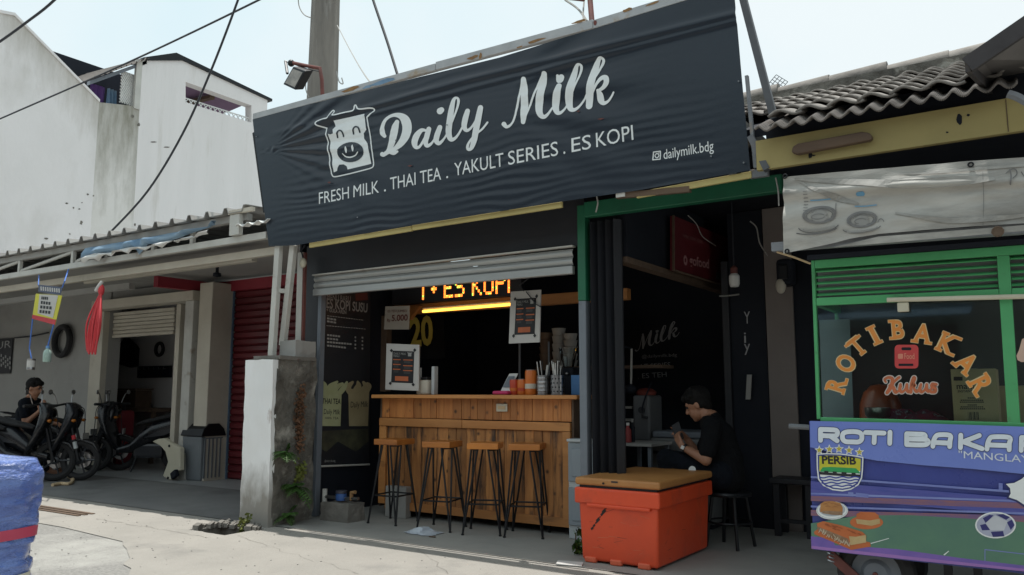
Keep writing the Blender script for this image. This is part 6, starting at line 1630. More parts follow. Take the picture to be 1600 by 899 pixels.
# timber plaque and holes on the fascia
tpq = [(1236,238),(1238,229),(1246,224),(1346,205.5),(1358,207),(1363,213),(1361,219),(1246,241)]
part('timber_plank', MB().prism([P(x,y,4.90) for x, y in tpq], (0,.045,0)), K['wood2'], nb, bevel=.01)
for (x, y, w, h) in ((1499,187,5,9),(1513,180,3,2),(1266,243,3,5),(1270,243,5,1.5),(1480,207,2,1.5)):
    rr2 = random.Random(x); pts = [P(x+w*math.cos(a)*rr2.uniform(.6,1.2), y+h*math.sin(a)*rr2.uniform(.6,1.2), 4.9475) for a in [i*math.pi/6 for i in range(12)]]
    q = MB(); q.add(pts, [tuple(range(12))]); part('rot_hole', q, K['dark'], nb)
part('fascia_joint', MB().box(P(1572,170,4.948).x, P(1573.4,170,4.948).x, 4.947, 4.9495, 2.58, 2.76), K['wood2'], nb)
# hanging black motor and cables on the beige wall
a, c = P(1217, 408, 7.2), P(1243, 447, 7.2)
mt_ = T('wall_box', 'black electrical box hanging on the beige wall behind the food cart', 'box', (a+c)/2)
part('housing', MB().box(a.x, c.x, 7.08, 7.26, c.z, a.z), K['dark'], mt_, bevel=.03)
part('cover', MB().box(a.x+.03, c.x-.03, 7.055, 7.078, c.z+.05, a.z-.06), K['darkmetal'], mt_, bevel=.008)
q = P(1220, 447, 7.1); part('plug', MB().ball(q, (.045,.04,.07), 12, 8), K['cream'], mt_, smooth=True)
# bench
a, c = P(1210, 745, 7.1), P(1300, 745, 7.1)
bc = T('dark_bench', 'low dark wooden bench in front of the beige wall', 'bench', ((a.x+c.x)/2, 7.1, .01))
part('top', MB().box(a.x, c.x+.3, 6.95, 7.25, a.z-.04, a.z), K['black'], bc, bevel=.005)
for x in (a.x+.02, a.x+.28, c.x+.2):
    part('leg', MB().box(x, x+.05, 6.97, 7.02, .011, a.z-.042), K['black'], bc); part('leg', MB().box(x, x+.05, 7.18, 7.23, .011, a.z-.042), K['black'], bc)
part('stretcher', MB().box(a.x+.07, c.x+.2, 6.98, 7.01, .12, .15), K['black'], bc)

# roof corner of another shed at top right
f0, f1 = P(1511, 92, 4.55), P(1690, -31, 4.55)
b0, b1 = P(1548, 132, 5.1), P(1720, 100, 5.1)
rc_ = T('shed_roof', 'dark weathered sheet roof corner jutting in at the right over the tiled roof', 'roof', f0)
part('roof_panel', MB().prism([f0+V(.02,.03,-.02), f1+V(0,.03,-.02), b1, b0], (0,0,.02)), mat('weathered_sheet', (.15,.14,.135), (.09,.085,.085), 2.5, .85, c3=(.13,.075,.045), sc3=2, cut3=(.6,.75)), rc_)
t = (f1-f0).normalized()
K['oldboard'] = mat('grey_old_board', (.055,.05,.052), (.035,.032,.035), 5, .85, c3=(.10,.085,.075), sc3=4, cut3=(.55,.7))
part('barge_board', MB().obox((f0+f1)/2+V(0,0,-.035), (f1-f0)/2, V(0,.015,0), t.cross(V(0,1,0))*.042), K['oldboard'], rc_)
t = (b0-f0).normalized()
part('end_board', MB().obox((f0+b0)/2+V(0,0,-.04), (b0-f0)/2, t.cross(V(0,0,1)).normalized()*.012, V(0,0,.03)), K['oldboard'], rc_)
wire('gutter_pipe', [P(1575,147,4.75), P(1590,152,4.75), P(1615,166,4.75)], .022, K['galv'], 'short bent silver pipe under the shed roof corner', 'pipe')
# TV antenna and bracket on the ridge
q = P(1212, 160, 7.6)
an = T('tv_antenna', 'thin grid television antenna standing behind the tiled ridge', 'antenna', q)
part('mast', MB().tube([V(q.x,7.6,2.9), P(1212,148,7.6)], .012, 6), K['galv'], an)
grd = MB(); g0, g1, g2, g3 = P(1200,132,7.6), P(1213,117,7.6), P(1231,128,7.6), P(1217,144,7.6)
for k in range(5):
    u = k/4; grd.tube([g0.lerp(g1,u), g3.lerp(g2,u)], .004, 4); grd.tube([g0.lerp(g3,u), g1.lerp(g2,u)], .004, 4)
part('grid', grd, K['galv'], an)
q = P(1183, 158, 7.1)
rb_ = T('roof_bracket', 'small dark bracket on the ridge left of the antenna', 'bracket', q)
part('stem', MB().box(q.x-.03, q.x+.0, 7.08, 7.12, q.z-.2, q.z+.06), K['darkmetal'], rb_)
part('arm', MB().box(q.x+.002, q.x+.13, 7.09, 7.11, q.z-.03, q.z+.0), K['darkmetal'], rb_)

# ------------------------------------------------------------------ white tarp above the cart
YT = 4.58
tt = T('hanging_tarp', 'dirty white vinyl tarp printed with two faded cups, hanging above the green cart', 'tarp', P(1400, 380, YT))
tb0 = [(1226,396),(1250,391),(1290,383),(1330,373),(1372,366),(1440,360),(1520,354),(1600,349),(1720,340)]
tt0 = [(1224,277),(1320,268),(1420,260),(1500,253),(1600,246),(1720,237)]
def interp(pl_, x):
    for a, c in zip(pl_, pl_[1:]):
        if x <= c[0] or c is pl_[-1]: return a[1]+(c[1]-a[1])*(x-a[0])/(c[0]-a[0])
def tarp_pt(px, v, lift=0.0):
    yt, yb = interp(tt0, px), interp(tb0, px); q = P(px, yt+(yb-yt)*v, YT)
    u = (px-1224)/400
    d = .030*math.sin(v*math.pi)*noise.noise(V(u*2.2, v*2.5, 2)) + .022*math.exp(-((v-.22-.18*u)/.07)**2) - .014*math.exp(-((v-.36-.10*u)/.06)**2) + .008*noise.noise(V(u*9, v*7, 5))
    return q + V(0, -d-lift, 0)
b = MB(); NX, NY = 110, 30; vs = []
for i in range(NX+1):
    for j in range(NY+1): vs.append(tarp_pt(1224+(1720-1224)*i/NX, j/NY))
b.add(vs, [(i*(NY+1)+j, (i+1)*(NY+1)+j, (i+1)*(NY+1)+j+1, i*(NY+1)+j+1) for i in range(NX) for j in range(NY)])
o = part('vinyl_sheet', b, K['tarp'], tt, smooth=180)
def tarp_px(px, py, l=.004):
    yt, yb = interp(tt0, px), interp(tb0, px); return tarp_pt(px, (py-yt)/(yb-yt), l)
def tarp_strokes(lists): 
    out = MB()
    for k, pts in enumerate(lists):
        v2, f2 = ribbon2d(pts, 6); out.add([tarp_px(x, y, .005+.0003*k) for x, y in v2], f2)
    return out
def arc(cx_, cy_, rx, ry, a0, a1, w, tilt=-.12, n=14): return [(cx_+rx*math.cos(a)*math.cos(tilt)-ry*math.sin(a)*math.sin(tilt), cy_+rx*math.cos(a)*math.sin(tilt)+ry*math.sin(a)*math.cos(tilt), w) for a in [R(a0+(a1-a0)*i/n) for i in range(n+1)]]
part('cup_print', tarp_strokes([arc(1281,338,9,4.5,0,360,9), arc(1347,345,8,4,0,360,8), arc(1280,357,24,3,0,180,3), arc(1347,359,24,3,0,180,3)]), flat('pale_grey_ink', (.27,.265,.25)), tt)
part('cup_print', tarp_strokes([arc(1281,336,24,12,0,360,4.2), arc(1281,337,20,9,150,390,1.6), arc(1279,339,10,4,20,330,1.5), arc(1280,352,32,12,20,170,1.6), arc(1276,357,36,9,30,150,1.5)]), K['inkgrey'], tt)
part('cup_print', tarp_strokes([arc(1347,343,22,11,0,360,4.0), arc(1347,344,18,8,150,390,1.6), arc(1345,346,9,4,20,330,1.5), arc(1347,355,30,9,15,170,1.6), arc(1377,350,5,8,200,340,1.2)]), K['inkgrey'], tt)
part('blue_print', tarp_strokes([[(1266,313,1.6),(1281,312,1.6),(1298,310,1.6)],[(1336,322.5,1.6),(1352,322,1.6),(1369,320,1.6)],[(1340,304,5),(1348,303,6)]]), K['inkblue'], tt)
part('small_print', tarp_strokes([[(1256,y_,1.0),(1262+((y_*7) % 5),y_-.5,1.0)] for y_ in range(300,345,5)] + [[(1306,317,1.2),(1306.5,334,1.2)]]), K['inkgrey'], tt)
part('script_print', tarp_strokes([[(1578,266,2),(1580,276,2.4),(1579,289,2.6)],[(1572,272,1.5),(1580,266,2),(1587,266,2),(1589,273,2),(1583,280,1.6)],[(1596,270,2),(1600,276,2)]]), K['inkgrey'], tt)
part('seam', tarp_strokes([[(1536,270,.8),(1537,310,.8),(1536,354,.8)]]), K['inkgrey'], tt)
part('grime_band', tarp_strokes([[(1243,280,3),(1290,283,7),(1350,286,11),(1420,289,14),(1500,284,15),(1552,281,6)],[(1250,284,2),(1275,297,6),(1310,310,9),(1340,318,4)],[(1405,273,2),(1470,270,4),(1560,262,5),(1640,256,4)],[(1400,333,3),(1480,345,8),(1545,342,9),(1600,337,5)]]), mat('tarp_grime', (.20,.195,.18), (.34,.33,.305), 9, .65, detail=9, stretch=(1,1,3)), tt)
for (x, y) in ((1227,274),(1230,391),(1517,256)):
    part('eyelet', torus(tarp_px(x, y+2, .006), .011, .004, (0,1,0), 14, 6), K['darkmetal'], tt)
part('hem_flap', MB().prism([P(1372,370,YT-.02), P(1600,352,YT-.02), P(1720,343,YT-.02), P(1720,352,YT-.02), P(1600,361,YT-.02), P(1300,387,YT-.02)], (0,.004,0)), K['tarp'], tt)
part('hole_patch', MB().lathe([(0,0),(.028,.002),(.022,.004)], P(1559,362,YT-.03), 10, (0,-1,0)), K['wood2'], tt)
p0, p1 = P(1207, 387, YT+.05), P(1720, 349, YT+.05)
part('support_tube', MB().obox((p0+p1)/2, (p1-p0)/2, V(0,.025,0), V(0,0,.025)), K['galv'], tt)
part('tie_wire', MB().tube([P(1214,394,YT+.05), P(1240,402,YT+.15), P(1266,412,YT+.25)], .006, 5), K['card'], tt)

# ------------------------------------------------------------------ green food cart
YK = 4.85; KO = V(-1.17, YK, 0); ROLL = .012
RI = Matrix.Rotation(-ROLL, 3, 'Y')
def lc(px, py, dy=0.0): return RI @ (P(px, py, YK+dy) - KO)
fc = T('food_cart', 'green framed bread cart with glass front, slatted top and blue football banner', 'food cart', KO, local=True)
fc.rotation_euler = (0, ROLL, 0)
xA = .035; xB = 1.85; D = .62
zt_, zl1, zl0, zg1, zg0, zb0 = lc(1270,407).z, lc(1270,420).z, lc(1270,466).z, lc(1270,478).z, lc(1270,655).z, lc(1268,858).z
sw = lc(1278,560).x - xA
m0, m1 = lc(1565,520).x, lc(1585,520).x
G = K['cartgreen']
part('corner_post', MB().box(xA, xA+sw, 0, .045, zg0, zt_), G, fc, bevel=.003)
part('corner_post', MB().box(xA, xA+sw, D-.045, D, zg0, zt_), G, fc, bevel=.003)
part('middle_post', MB().box(m0, m1, .001, .045, zg0, zl1), G, fc, bevel=.003)
part('corner_post', MB().box(xB-sw, xB, 0, .045, zg0, zt_), G, fc, bevel=.003)
part('top_rail', MB().box(xA+sw+.001, xB-sw-.001, .0, .045, zl1+.001, zt_), G, fc, bevel=.003)
part('middle_rail', MB().box(xA+sw+.001, m0-.001, .002, .044, zg1, zl0), G, fc, bevel=.003)
part('middle_rail', MB().box(m1+.001, xB-sw-.001, .002, .044, zg1, zl0), G, fc, bevel=.003)
part('sill_rail', MB().box(xA+sw+.001, xB-sw-.001, -.001, .044, zg0-.012, zg0+.012), G, fc, bevel=.003)
part('side_rail', MB().box(xA+.002, xA+.04, .046, D-.046, zg1, zl0), G, fc, bevel=.003)
part('side_rail', MB().box(xA+.002, xA+.04, .046, D-.046, zl1, zt_), G, fc, bevel=.003)
for k, py in enumerate((424, 433.5, 443, 452, 461)):
    z = lc(1270, py).z
    for (x0, x1) in ((xA+sw+.002, m0-.002), (m1+.002, xB-sw-.002)):
        part('slat', MB().add([(x0,.012,z-.008),(x1,.012,z-.008),(x1,.034,z+.005),(x0,.034,z+.005),(x0,.006,z-.003),(x1,.006,z-.003),(x1,.028,z+.010),(x0,.028,z+.010)], [(0,3,2,1),(4,5,6,7),(0,1,5,4),(1,2,6,5),(2,3,7,6),(3,0,4,7)]), G, fc)
part('slat_backing', MB().box(xA+sw, xB-sw, .07, .08, zl0, zl1), mat('grey_louvre_back', (.20,.21,.215), (.14,.145,.15), 3, .5), fc)
part('roof_panel', MB().box(xA-.02, xB+.02, -.01, D+.02, zt_+.002, zt_+.03), K['dark'], fc)
part('back_panel', MB().box(xA, xB, D+.001, D+.012, zg0, zt_), mat('cart_inner', (.035,.038,.042), (.05,.052,.055), 2, .6), fc)
part('shelf', MB().box(xA+.042, xB, .047, D-.002, zg0-.04, zg0-.012), K['wall'], fc)
part('glass_pane', MB().box(xA+sw+.001, m0-.001, .018, .022, zg0+.013, zg1-.001), K['glass'], fc)
part('glass_pane', MB().box(m1+.001, xB-sw-.001, .018, .022, zg0+.013, zg1-.001), K['glass'], fc)
part('base_box', MB().box(xA, xB, .02, D, zb0+.03, zg0-.042), K['greypost'], fc, bevel=.01)
# lamp shade, and a grey sheet inside that imitates a reflection on the glass
part('reflection_panel', MB().box(lc(1282,560,.4).x, lc(1330,560,.4).x, .40, .41, zg0-.01, lc(1270,492).z), mat('reflection_grey', (.20,.25,.27), (.15,.19,.205), 3, .45, .3), fc)
q = lc(1420, 480, -.03); q2 = lc(1640, 460, -.03); x0 = lc(1386,469,-.03); 
lampz = (lc(1386,469,-.03).z + lc(1600,464,-.03).z)/2
lt = T('fluorescent_tube', 'long cream tube light fixed across the top of the cart window', 'tube light', KO + Matrix.Rotation(ROLL,3,'Y') @ V(lc(1386,469,-.03).x, -.03, lampz))
e0, e1 = P(1386, 469, YK-.03), P(1660, 462, YK-.03)
part('tube', MB().tube([e0, e1], .013, 10), K['creamplastic'], lt, smooth=True)
part('clip', MB().box(P(1403,480,YK).x, P(1421,480,YK).x, YK-.028, YK-.004, P(1412,488,YK).z, P(1412,472,YK).z-.004), K['creamplastic'], lt, bevel=.006)
# letters on the glass
def slab_letters():
    L = [('R',1307,601,-73),('O',1321.5,568,-57),('T',1339.5,541.5,-38),('I',1366,524,-24),('B',1403,515,-2),('A',1441.5,521.5,10),('K',1480.5,537,26),('A',1510.5,567.5,47),('R',1533,601.5,62)]
    serif = {'R':[(-.25,-.36),(.28,-.36),(-.25,.36)], 'O':[], 'T':[(0,-.36),(-.3,.30),(.3,.30)], 'I':[(0,-.36),(0,.36)], 'B':[(-.25,-.36),(-.25,.36)], 'A':[(-.30,-.36),(.30,-.36)], 'K':[(-.25,-.36),(.32,-.36),(-.25,.36),(.32,.36)]}
    mo_, mf_ = flat('cream_vinyl', (.62,.50,.27)), mat('orange_vinyl', (.66,.24,.04), (.58,.20,.035), 5, .5)
    for chh, px, py, ang in L:
        c = lc(px, py, -.003); out = [MB(), MB()]
        for lay, (bold, mbx, sg) in enumerate(((.062, out[0], .02), (.026, out[1], 0))):
            vs, fs, me = tmesh(chh, 4, bold); bpy.data.meshes.remove(me)
            cx_ = (min(v.x for v in vs)+max(v.x for v in vs))/2; cy_ = (min(v.y for v in vs)+max(v.y for v in vs))/2
            wd_x = max(v.x for v in vs)-min(v.x for v in vs)
            k = .138; kx = k*(.80 if chh != 'I' else 1.1); a = R(-ang)
            ca, sa = math.cos(a), math.sin(a)
            def put(x, y): return c + V(x*ca-y*sa, -.0015*lay, x*sa+y*ca)
            mbx.add([put((v.x-cx_)*kx, (v.y-cy_)*k) for v in vs], fs)
            for (sx, sy) in serif[chh]:
                w_, h_ = .16+sg, .05+sg
                x, y = sx*1.0, sy*.94
                mbx.add([put(kx*(x+i*w_), k*(y+j*h_))+V(0,-.0004,0) for i, j in ((-1,-1),(1,-1),(1,1),(-1,1))], [(0,1,2,3)])
        lo_ = part('letter_outline', out[0], mo_, fc); part('letter', out[1], mf_, lo_)
slab_letters()
kuk = [ # script word in reference pixels
 [(1384,597,3),(1382,593,3),(1388,590,4),(1394,592,5),(1394,600,6),(1390,608,6),(1386,614,5)],
 [(1390,603,4),(1396,598,3),(1402,592,4),(1405,590,4)],[(1392,603,4),(1396,606,5),(1399,613,5),(1404,611,3),(1408,604,3)],
 [(1407,601,4),(1406,609,5),(1409,613,4),(1414,609,3),(1417,601,4)],[(1417,601,4),(1417,609,5),(1420,613,4),(1424,608,3)],
 [(1424,606,3),(1428,597,3),(1430,591,3),(1427,590,3),(1424,600,4),(1423,613,5)],[(1424,606,3),(1430,601,4),(1428,606,3),(1432,612,5),(1437,608,3)],
 [(1439,601,4),(1437,609,5),(1440,613,4),(1445,609,3),(1448,601,4)],[(1448,601,4),(1448,609,5),(1451,612,4),(1455,608,3)],
 [(1463,601,4),(1457,600,4),(1456,604,5),(1461,607,5),(1461,612,5),(1455,613,4)]]
for nm_, ex, m_, ly in (('script_outline', 3.4, flat('white_vinyl', (.55,.52,.48)), -.002), ('script', .4, K['inkorange'], -.0045)):
    mb = MB()
    for k, pts in enumerate(kuk):
        v2, f2 = ribbon2d([(x, y, w+ex) for x, y, w in pts], 5); mb.add([lc(x, y, ly-.0002*k) for x, y in v2], f2)
    part(nm_, mb, m_, fc)
def poly(nm_, pts, m_, lift, px=True):
    q = MB(); q.add([lc(x, y, -lift) for x, y in pts], [tuple(range(len(pts)))]); return part(nm_, q, m_, fc)
def rrect(x0, y0, x1, y1, r, n=4):
    out = []
    for cx_, cy_, a0 in ((x1-r,y0+r,-90),(x1-r,y1-r,0),(x0+r,y1-r,90),(x0+r,y0+r,180)):
        out += [(cx_+r*math.cos(R(a0+90*i/n)), cy_+r*math.sin(R(a0+90*i/n))) for i in range(n+1)]
    return out
poly('red_sticker', rrect(1398,539,1435,576,6), flat('red_sticker', (.52,.05,.05)), .003)
poly('sticker_slot', rrect(1408.5,543,1424,547.5,2), K['dark'], .0045); poly('sticker_slot', rrect(1404,568.5,1427,572,1), K['dark'], .0045)
stp = flat('pale_red_print', (.62,.22,.15))
poly('sticker_emblem', rrect(1403,553,1411,561,1.5), stp, .0045)
part('sticker_print', text_mb('Food', lc(1413,561,-.0045), lc(1429,561,-.0045), .030, (0,-1,0), .02, .0), stp, fc)
# picture at the far right pane (bread hand) stays a small sticker edge
poly('edge_sticker', [(1597,530),(1610,525),(1612,565),(1596,566),(1590,563),(1588,556),(1592,548)], flat('skin_print', (.55,.38,.30)), .003)
# contents standing on the cart shelf (own things)
ZS = (KO + Matrix.Rotation(ROLL,3,'Y') @ V(.9,.2,zg0-.0115)).z
def carton(px0, px1, pyt, Y, dpt, label, words):
    a, c = P(px0, pyt, Y), P(px1, pyt, Y); o = T('carton', label, 'carton', ((a.x+c.x)/2, Y, ZS), 'cartons inside the cart')
    part('box', MB().box(a.x, c.x, Y, Y+dpt, ZS+.004, a.z), K['card'], o, bevel=.004)
    part('tape', MB().box((a.x+c.x)/2-.02, (a.x+c.x)/2+.02, Y-.001, Y+dpt, a.z+.0005, a.z+.002), K['cream'], o)
    for (s, p0_, p1_, h_) in words: part('print', text_mb(s, P(*p0_, Y), P(*p1_, Y), h_, (0,-1,0), .015, .003), K['ink'], o)
    return o
co_ = carton(1485, 1556, 577, YK+.09, .22, 'tall brown carton marked mau in the right half of the cart window', [('maui',(1495,608),(1522,607.5),.030),('INSTANT',(1497,613.5),(1520,613),.012)])
b = MB()
for (x0, x1, y) in ((1512,1526,623),(1501,1537,626.5),(1500,1538,629.5),(1512,1527,634),(1501,1537,637),(1500,1540,640)):
    n_ = int((x1-x0)/3)
    for k in range(n_):
        p, q = P(x0+(x1-x0)*k/n_, y, YK+.087), P(x0+(x1-x0)*(k+.75)/n_, y, YK+.087); b.quad(p, q, q+V(0,0,.006), p+V(0,0,.006))
for k in range(9): p, q = P(1513+1.9*k, 656, YK+.087), P(1513+1.9*k+.4+.9*((k*7) % 3)/2, 656, YK+.087); b.quad(p, q, q+V(0,0,.04), p+V(0,0,.04))
b.quad(P(1490,595,YK+.087), P(1504,595,YK+.087), P(1504,589,YK+.087), P(1490,589,YK+.087))
part('small_print', b, K['ink'], co_, kind='stuff')
carton(1558, 1640, 603, YK+.30, .2, 'lower brown carton behind the middle post of the cart', [])
# folded plaid cloth and an orange dome
q = P(1420, 650, YK+.2); b = MB(); vs = []
for i in range(21):
    for j in range(9):
        u, v = i/20-.5, j/8-.5; k = max(0, 1-(2*u)**4)*max(0, 1-(2*v)**4)
        vs.append(V(q.x+u*.42, YK+.22+v*.22, ZS+.006+k*(.055+.05*noise.noise(V(u*8,v*6,2)))))
b.add(vs, [(i*9+j, (i+1)*9+j, (i+1)*9+j+1, i*9+j+1) for i in range(20) for j in range(8)])
solo('plaid_cloth', b, K['cloth'], 'crumpled red plaid cloth on the cart shelf behind the glass', 'cloth', smooth=True)
q = P(1375, 650, YK+.42)
solo('orange_dome', MB().lathe([(.12,0),(.115,.10),(.09,.17),(.05,.21),(0,.22)], V(q.x, YK+.45, ZS+.003), 20), flat('dull_orange', (.30,.07,.03), .3), 'dull orange food dome at the back of the cart shelf', 'food cover', smooth=True)
q = P(1372, 650, YK+.16)
solo('steel_bowl', MB().lathe([(.03,0),(.065,.04),(.07,.085),(.064,.085),(.058,.04),(0,.012)], V(q.x, YK+.15, ZS+.003), 18), K['steel'], 'small steel bowl at the left end of the plaid cloth in the cart', 'bowl', smooth=True)

# printed banner on the lower front
bl_ = mat('banner_periwinkle', (.17,.235,.60), (.14,.20,.55), 2.5, .3); navy = mat('banner_navy', (.032,.046,.235), (.042,.062,.28), 4, .3)
bw = MB(); n_ = 40
for i in range(n_):
    xa, xb_ = -.004+(xB+.01)*i/n_, -.004+(xB+.01)*(i+1)/n_
    f = lambda x: -.012 + .004*math.sin(x*9)+.003*math.sin(x*23)
    bw.quad((xa,f(xa),zb0), (xb_,f(xb_),zb0), (xb_,f(xb_),zg0-.013), (xa,f(xa),zg0-.013))
part('banner_sheet', bw, navy, fc, smooth=True)
LB = .024
def bpoly(nm_, pts, m_, lift=0.0): return poly(nm_, pts, m_, LB+lift)
yl_ = lambda x, p0, p1: p0 + (p1-p0)*(x-1268)/332
za_ = lambda pts: [(1264+x/4.0893, 654+y/4.086) for x, y in pts]
zb_f = lambda pts: [(1420+x/3.667, 654+y/3.669) for x, y in pts]
topb = [(1265.5,658),(1420,661),(1600,667),(1720,672),(1720,757),(1600,741),(1520,733),(1440,727),(1370,720),(1310,709),(1266,699)]
bpoly('sky_print', topb, bl_)
st_d = mat('stand_print', (.05,.07,.30), (.09,.09,.34), 14, .4, stretch=(.4,1,5)); st_l = mat('stand_rail_print', (.22,.27,.55), (.13,.16,.44), 8, .4, stretch=(.3,1,3)); st_o = mat('crowd_print', (.25,.11,.12), (.14,.09,.22), 18, .5, stretch=(.5,1,3))
def band(nm_, y0a, y0b, y1a, y1b, m_, l, xa=1267, xb_=1720):
    k = (xb_-1267)/333.0; s_ = lambda a, b_, x: a+(b_-a)*(x-1267)/333
    pts = []
    N_ = 6
    for i in range(N_+1): x = xa+(xb_-xa)*i/N_; pts.append((x, s_(y0a,y0b,x)))
    for i in range(N_, -1, -1): x = xa+(xb_-xa)*i/N_; pts.append((x, s_(y1a,y1b,x)))
    bpoly(nm_, pts, m_, l)
band('stand_print', 752, 779, 776, 806, st_d, .0004)
band('rail_print', 744, 768, 747, 771.5, st_l, .0008); band('crowd_print', 775, 786, 783, 795, st_o, .0008)
band('rail_print', 770, 782, 773, 785, st_l, .001); band('rail_print', 790, 801, 793, 804, st_l, .001); band('crowd_print', 797, 806, 806, 816, st_o, .0006)
pitch = mat('pitch_print', (.075,.17,.13), (.10,.22,.14), 3, .4)
bpoly('pitch_print', [(1267,818),(1340,806),(1420,805),(1600,816),(1720,826),(1720,900),(1600,884),(1450,868),(1330,856),(1268,850)], pitch, .0009)
edge_ = mat('purple_edge_print', (.20,.11,.42), (.12,.085,.34), 5, .35)
bpoly('edge_print', [(1267,838),(1303,842),(1304,852),(1400,858),(1500,872),(1600,884),(1720,898),(1720,915),(1600,893),(1440,877),(1340,866),(1268,857.5)], edge_, .0012)
bpoly('edge_print', [(1268,853),(1340,861),(1450,873),(1600,889),(1720,903),(1720,915),(1600,893),(1440,877),(1340,866),(1268,857.5)], flat('pink_edge_print', (.34,.17,.48)), .0014)
bpoly('line_print', [(1360,849),(1389,841),(1389,842),(1361,850)], K['print'], .0015); bpoly('line_print', [(1474,867),(1482,861),(1483,861.5),(1476,868)], K['print'], .0015)
goal = [[(1539,877,1.2),(1539,859,1.4)],[(1539,859,1.4),(1600,866,1.4),(1720,880,1.4)]]
def bstrokes(nm_, lists, m_, l=.0016, w=0):
    mb = MB()
    for k, pts in enumerate(lists):
        v2, f2 = ribbon2d([(x, y, ww+w) for x, y, ww in pts], 5); mb.add([lc(x, y, -(LB+l+.0001*k)) for x, y in v2], f2)
    part(nm_, mb, m_, fc)
bstrokes('goal_print', goal, st_l)
# wide title lettering, drawn as heavy strokes
W = 7.6
def glyphs():
    g = []
    z = lambda pts, w=W: [(1264+x/4.0893, 654+y/4.086, w) for x, y in pts]
    y_ = lambda pts, w=W: [(1420+x/3.667, 654+y/3.669, w) for x, y in pts]
    line = lambda f, p, q: f([p, ((p[0]+q[0])/2, (p[1]+q[1])/2), q])
    # R O T I
    g += [line(z,(74,72),(74,140)), z([(74,70),(130,72),(172,76),(182,92),(172,110),(130,112),(84,110)]), line(z,(135,112),(180,143))]
    g += [z([(275,84),(235,88),(216,102),(216,132),(236,148),(276,150),(316,150),(336,134),(336,104),(316,88),(275,84)])]
    g += [line(z,(362,90),(480,94)), line(z,(419,94),(416,155))]
    g += [line(z,(518,88),(516,160))]
    # B A K A R
    g += [line(y_,(-12,88),(-12,150)), y_([(-12,88),(40,90),(84,92),(94,104),(84,118),(40,119),(-5,118)]), y_([(40,119),(95,121),(112,134),(98,150),(50,152),(-12,150)])]
    g += [y_([(138,160),(142,130),(154,104),(176,94),(236,98),(236,130),(234,162)]), line(y_,(148,138),(232,142))]
    g += [line(y_,(298,96),(296,168)), line(y_,(404,98),(312,134)), line(y_,(312,134),(420,174))]
    g += [y_([(448,176),(452,144),(464,116),(486,106),(576,110),(576,144),(575,180)]), line(y_,(458,152),(572,156))]
    g += [line(y_,(646,112),(644,184)), y_([(646,110),(720,114),(770,120),(780,136),(768,152),(720,154),(656,150)]), line(y_,(710,154),(770,190))]
    return g
gl = glyphs()
to_, tw_ = flat('navy_outline', (.012,.016,.07)), flat('title_white', (.70,.76,.82), .4)
for sub in (gl[:7], gl[7:]): bstrokes('title_outline', sub, to_, .0018, 1.7); bstrokes('title', sub, tw_, .0042, 0)
part('subtitle', text_mb('"MANGLAYANG"', lc(1498,715.5,-LB-.003), lc(1668,728,-LB-.003), .036, (0,-1,0), .02, 0), flat('title_white2', (.68,.73,.80)), fc)
# club crest
zA = lambda pts: za_(pts)
sh_o = [(48,225),(110,222),(200,224),(290,236),(348,246),(345,330),(340,380),(318,425),(270,455),(215,466),(150,458),(90,430),(58,390),(50,320)]
sh_i = [(56,232),(110,229),(200,231),(290,243),(340,252),(337,330),(332,376),(312,418),(268,447),(215,457),(152,450),(96,424),(66,386),(58,320)]
sh_w = [(66,240),(110,237),(200,239),(290,250),(331,259),(329,330),(324,372),(306,411),(264,439),(215,448),(156,442),(102,418),(74,382),(66,320)]
bpoly('crest_edge', zA(sh_o), K['print'], .002); bpoly('crest_line', zA(sh_i), navy, .0026); bpoly('crest_field', zA(sh_w), K['print'], .0032)
bpoly('crest_yellow', zA([(66,240),(110,237),(200,239),(290,250),(331,259),(329,336),(66,336)]), flat('crest_yellow', (.55,.52,.035)), .0038)
bpoly('crest_green', zA([(72,334),(88,312),(140,310),(300,318),(326,345),(326,352),(72,340)]), flat('crest_green', (.03,.34,.10)), .0042)
bat = [(66,340),(98,344),(98,334),(124,336),(124,346),(152,348),(152,338),(178,340),(178,350),(208,352),(208,342),(240,344),(240,354),(272,356),(272,346),(298,348),(298,357),(328,359),(328,376),(66,358)]
bpoly('crest_battlement', zA(bat), K['ink'], .0046)
wv = []
for k in range(4):
    y0_w = 376 + k*18; x0w, x1w = (70+k*6, 326-k*8) if k < 3 else (108, 290)
    wv.append([(1264+x/4.0893, 654+(y0_w+4*math.sin((x-x0w)/13.0))/4.086, 1.9) for x in [x0w+(x1w-x0w)*i/24 for i in range(25)]])
bstrokes('crest_waves', wv, flat('crest_blue', (.03,.05,.33)), .0048)
part('crest_name', text_mb('PERSIB', lc(*za_([(84,288)])[0], -LB-.0052), lc(*za_([(302,294)])[0], -LB-.0052), .042, (0,-1,0), .03, 0), K['ink'], fc)
stm = flat('star_yellow', (.50,.42,.05))
for (x, y) in ((66,203),(130,197),(192,195),(256,204),(322,215)):
    for s_, m__, l in ((32, K['print'], .002), (21, stm, .0028)):
        bpoly('crest_star', za_([(x+(s_ if i % 2 == 0 else s_*.45)*math.sin(i*math.pi/5), y-(s_ if i % 2 == 0 else s_*.45)*math.cos(i*math.pi/5)) for i in range(10)]), m__, l)
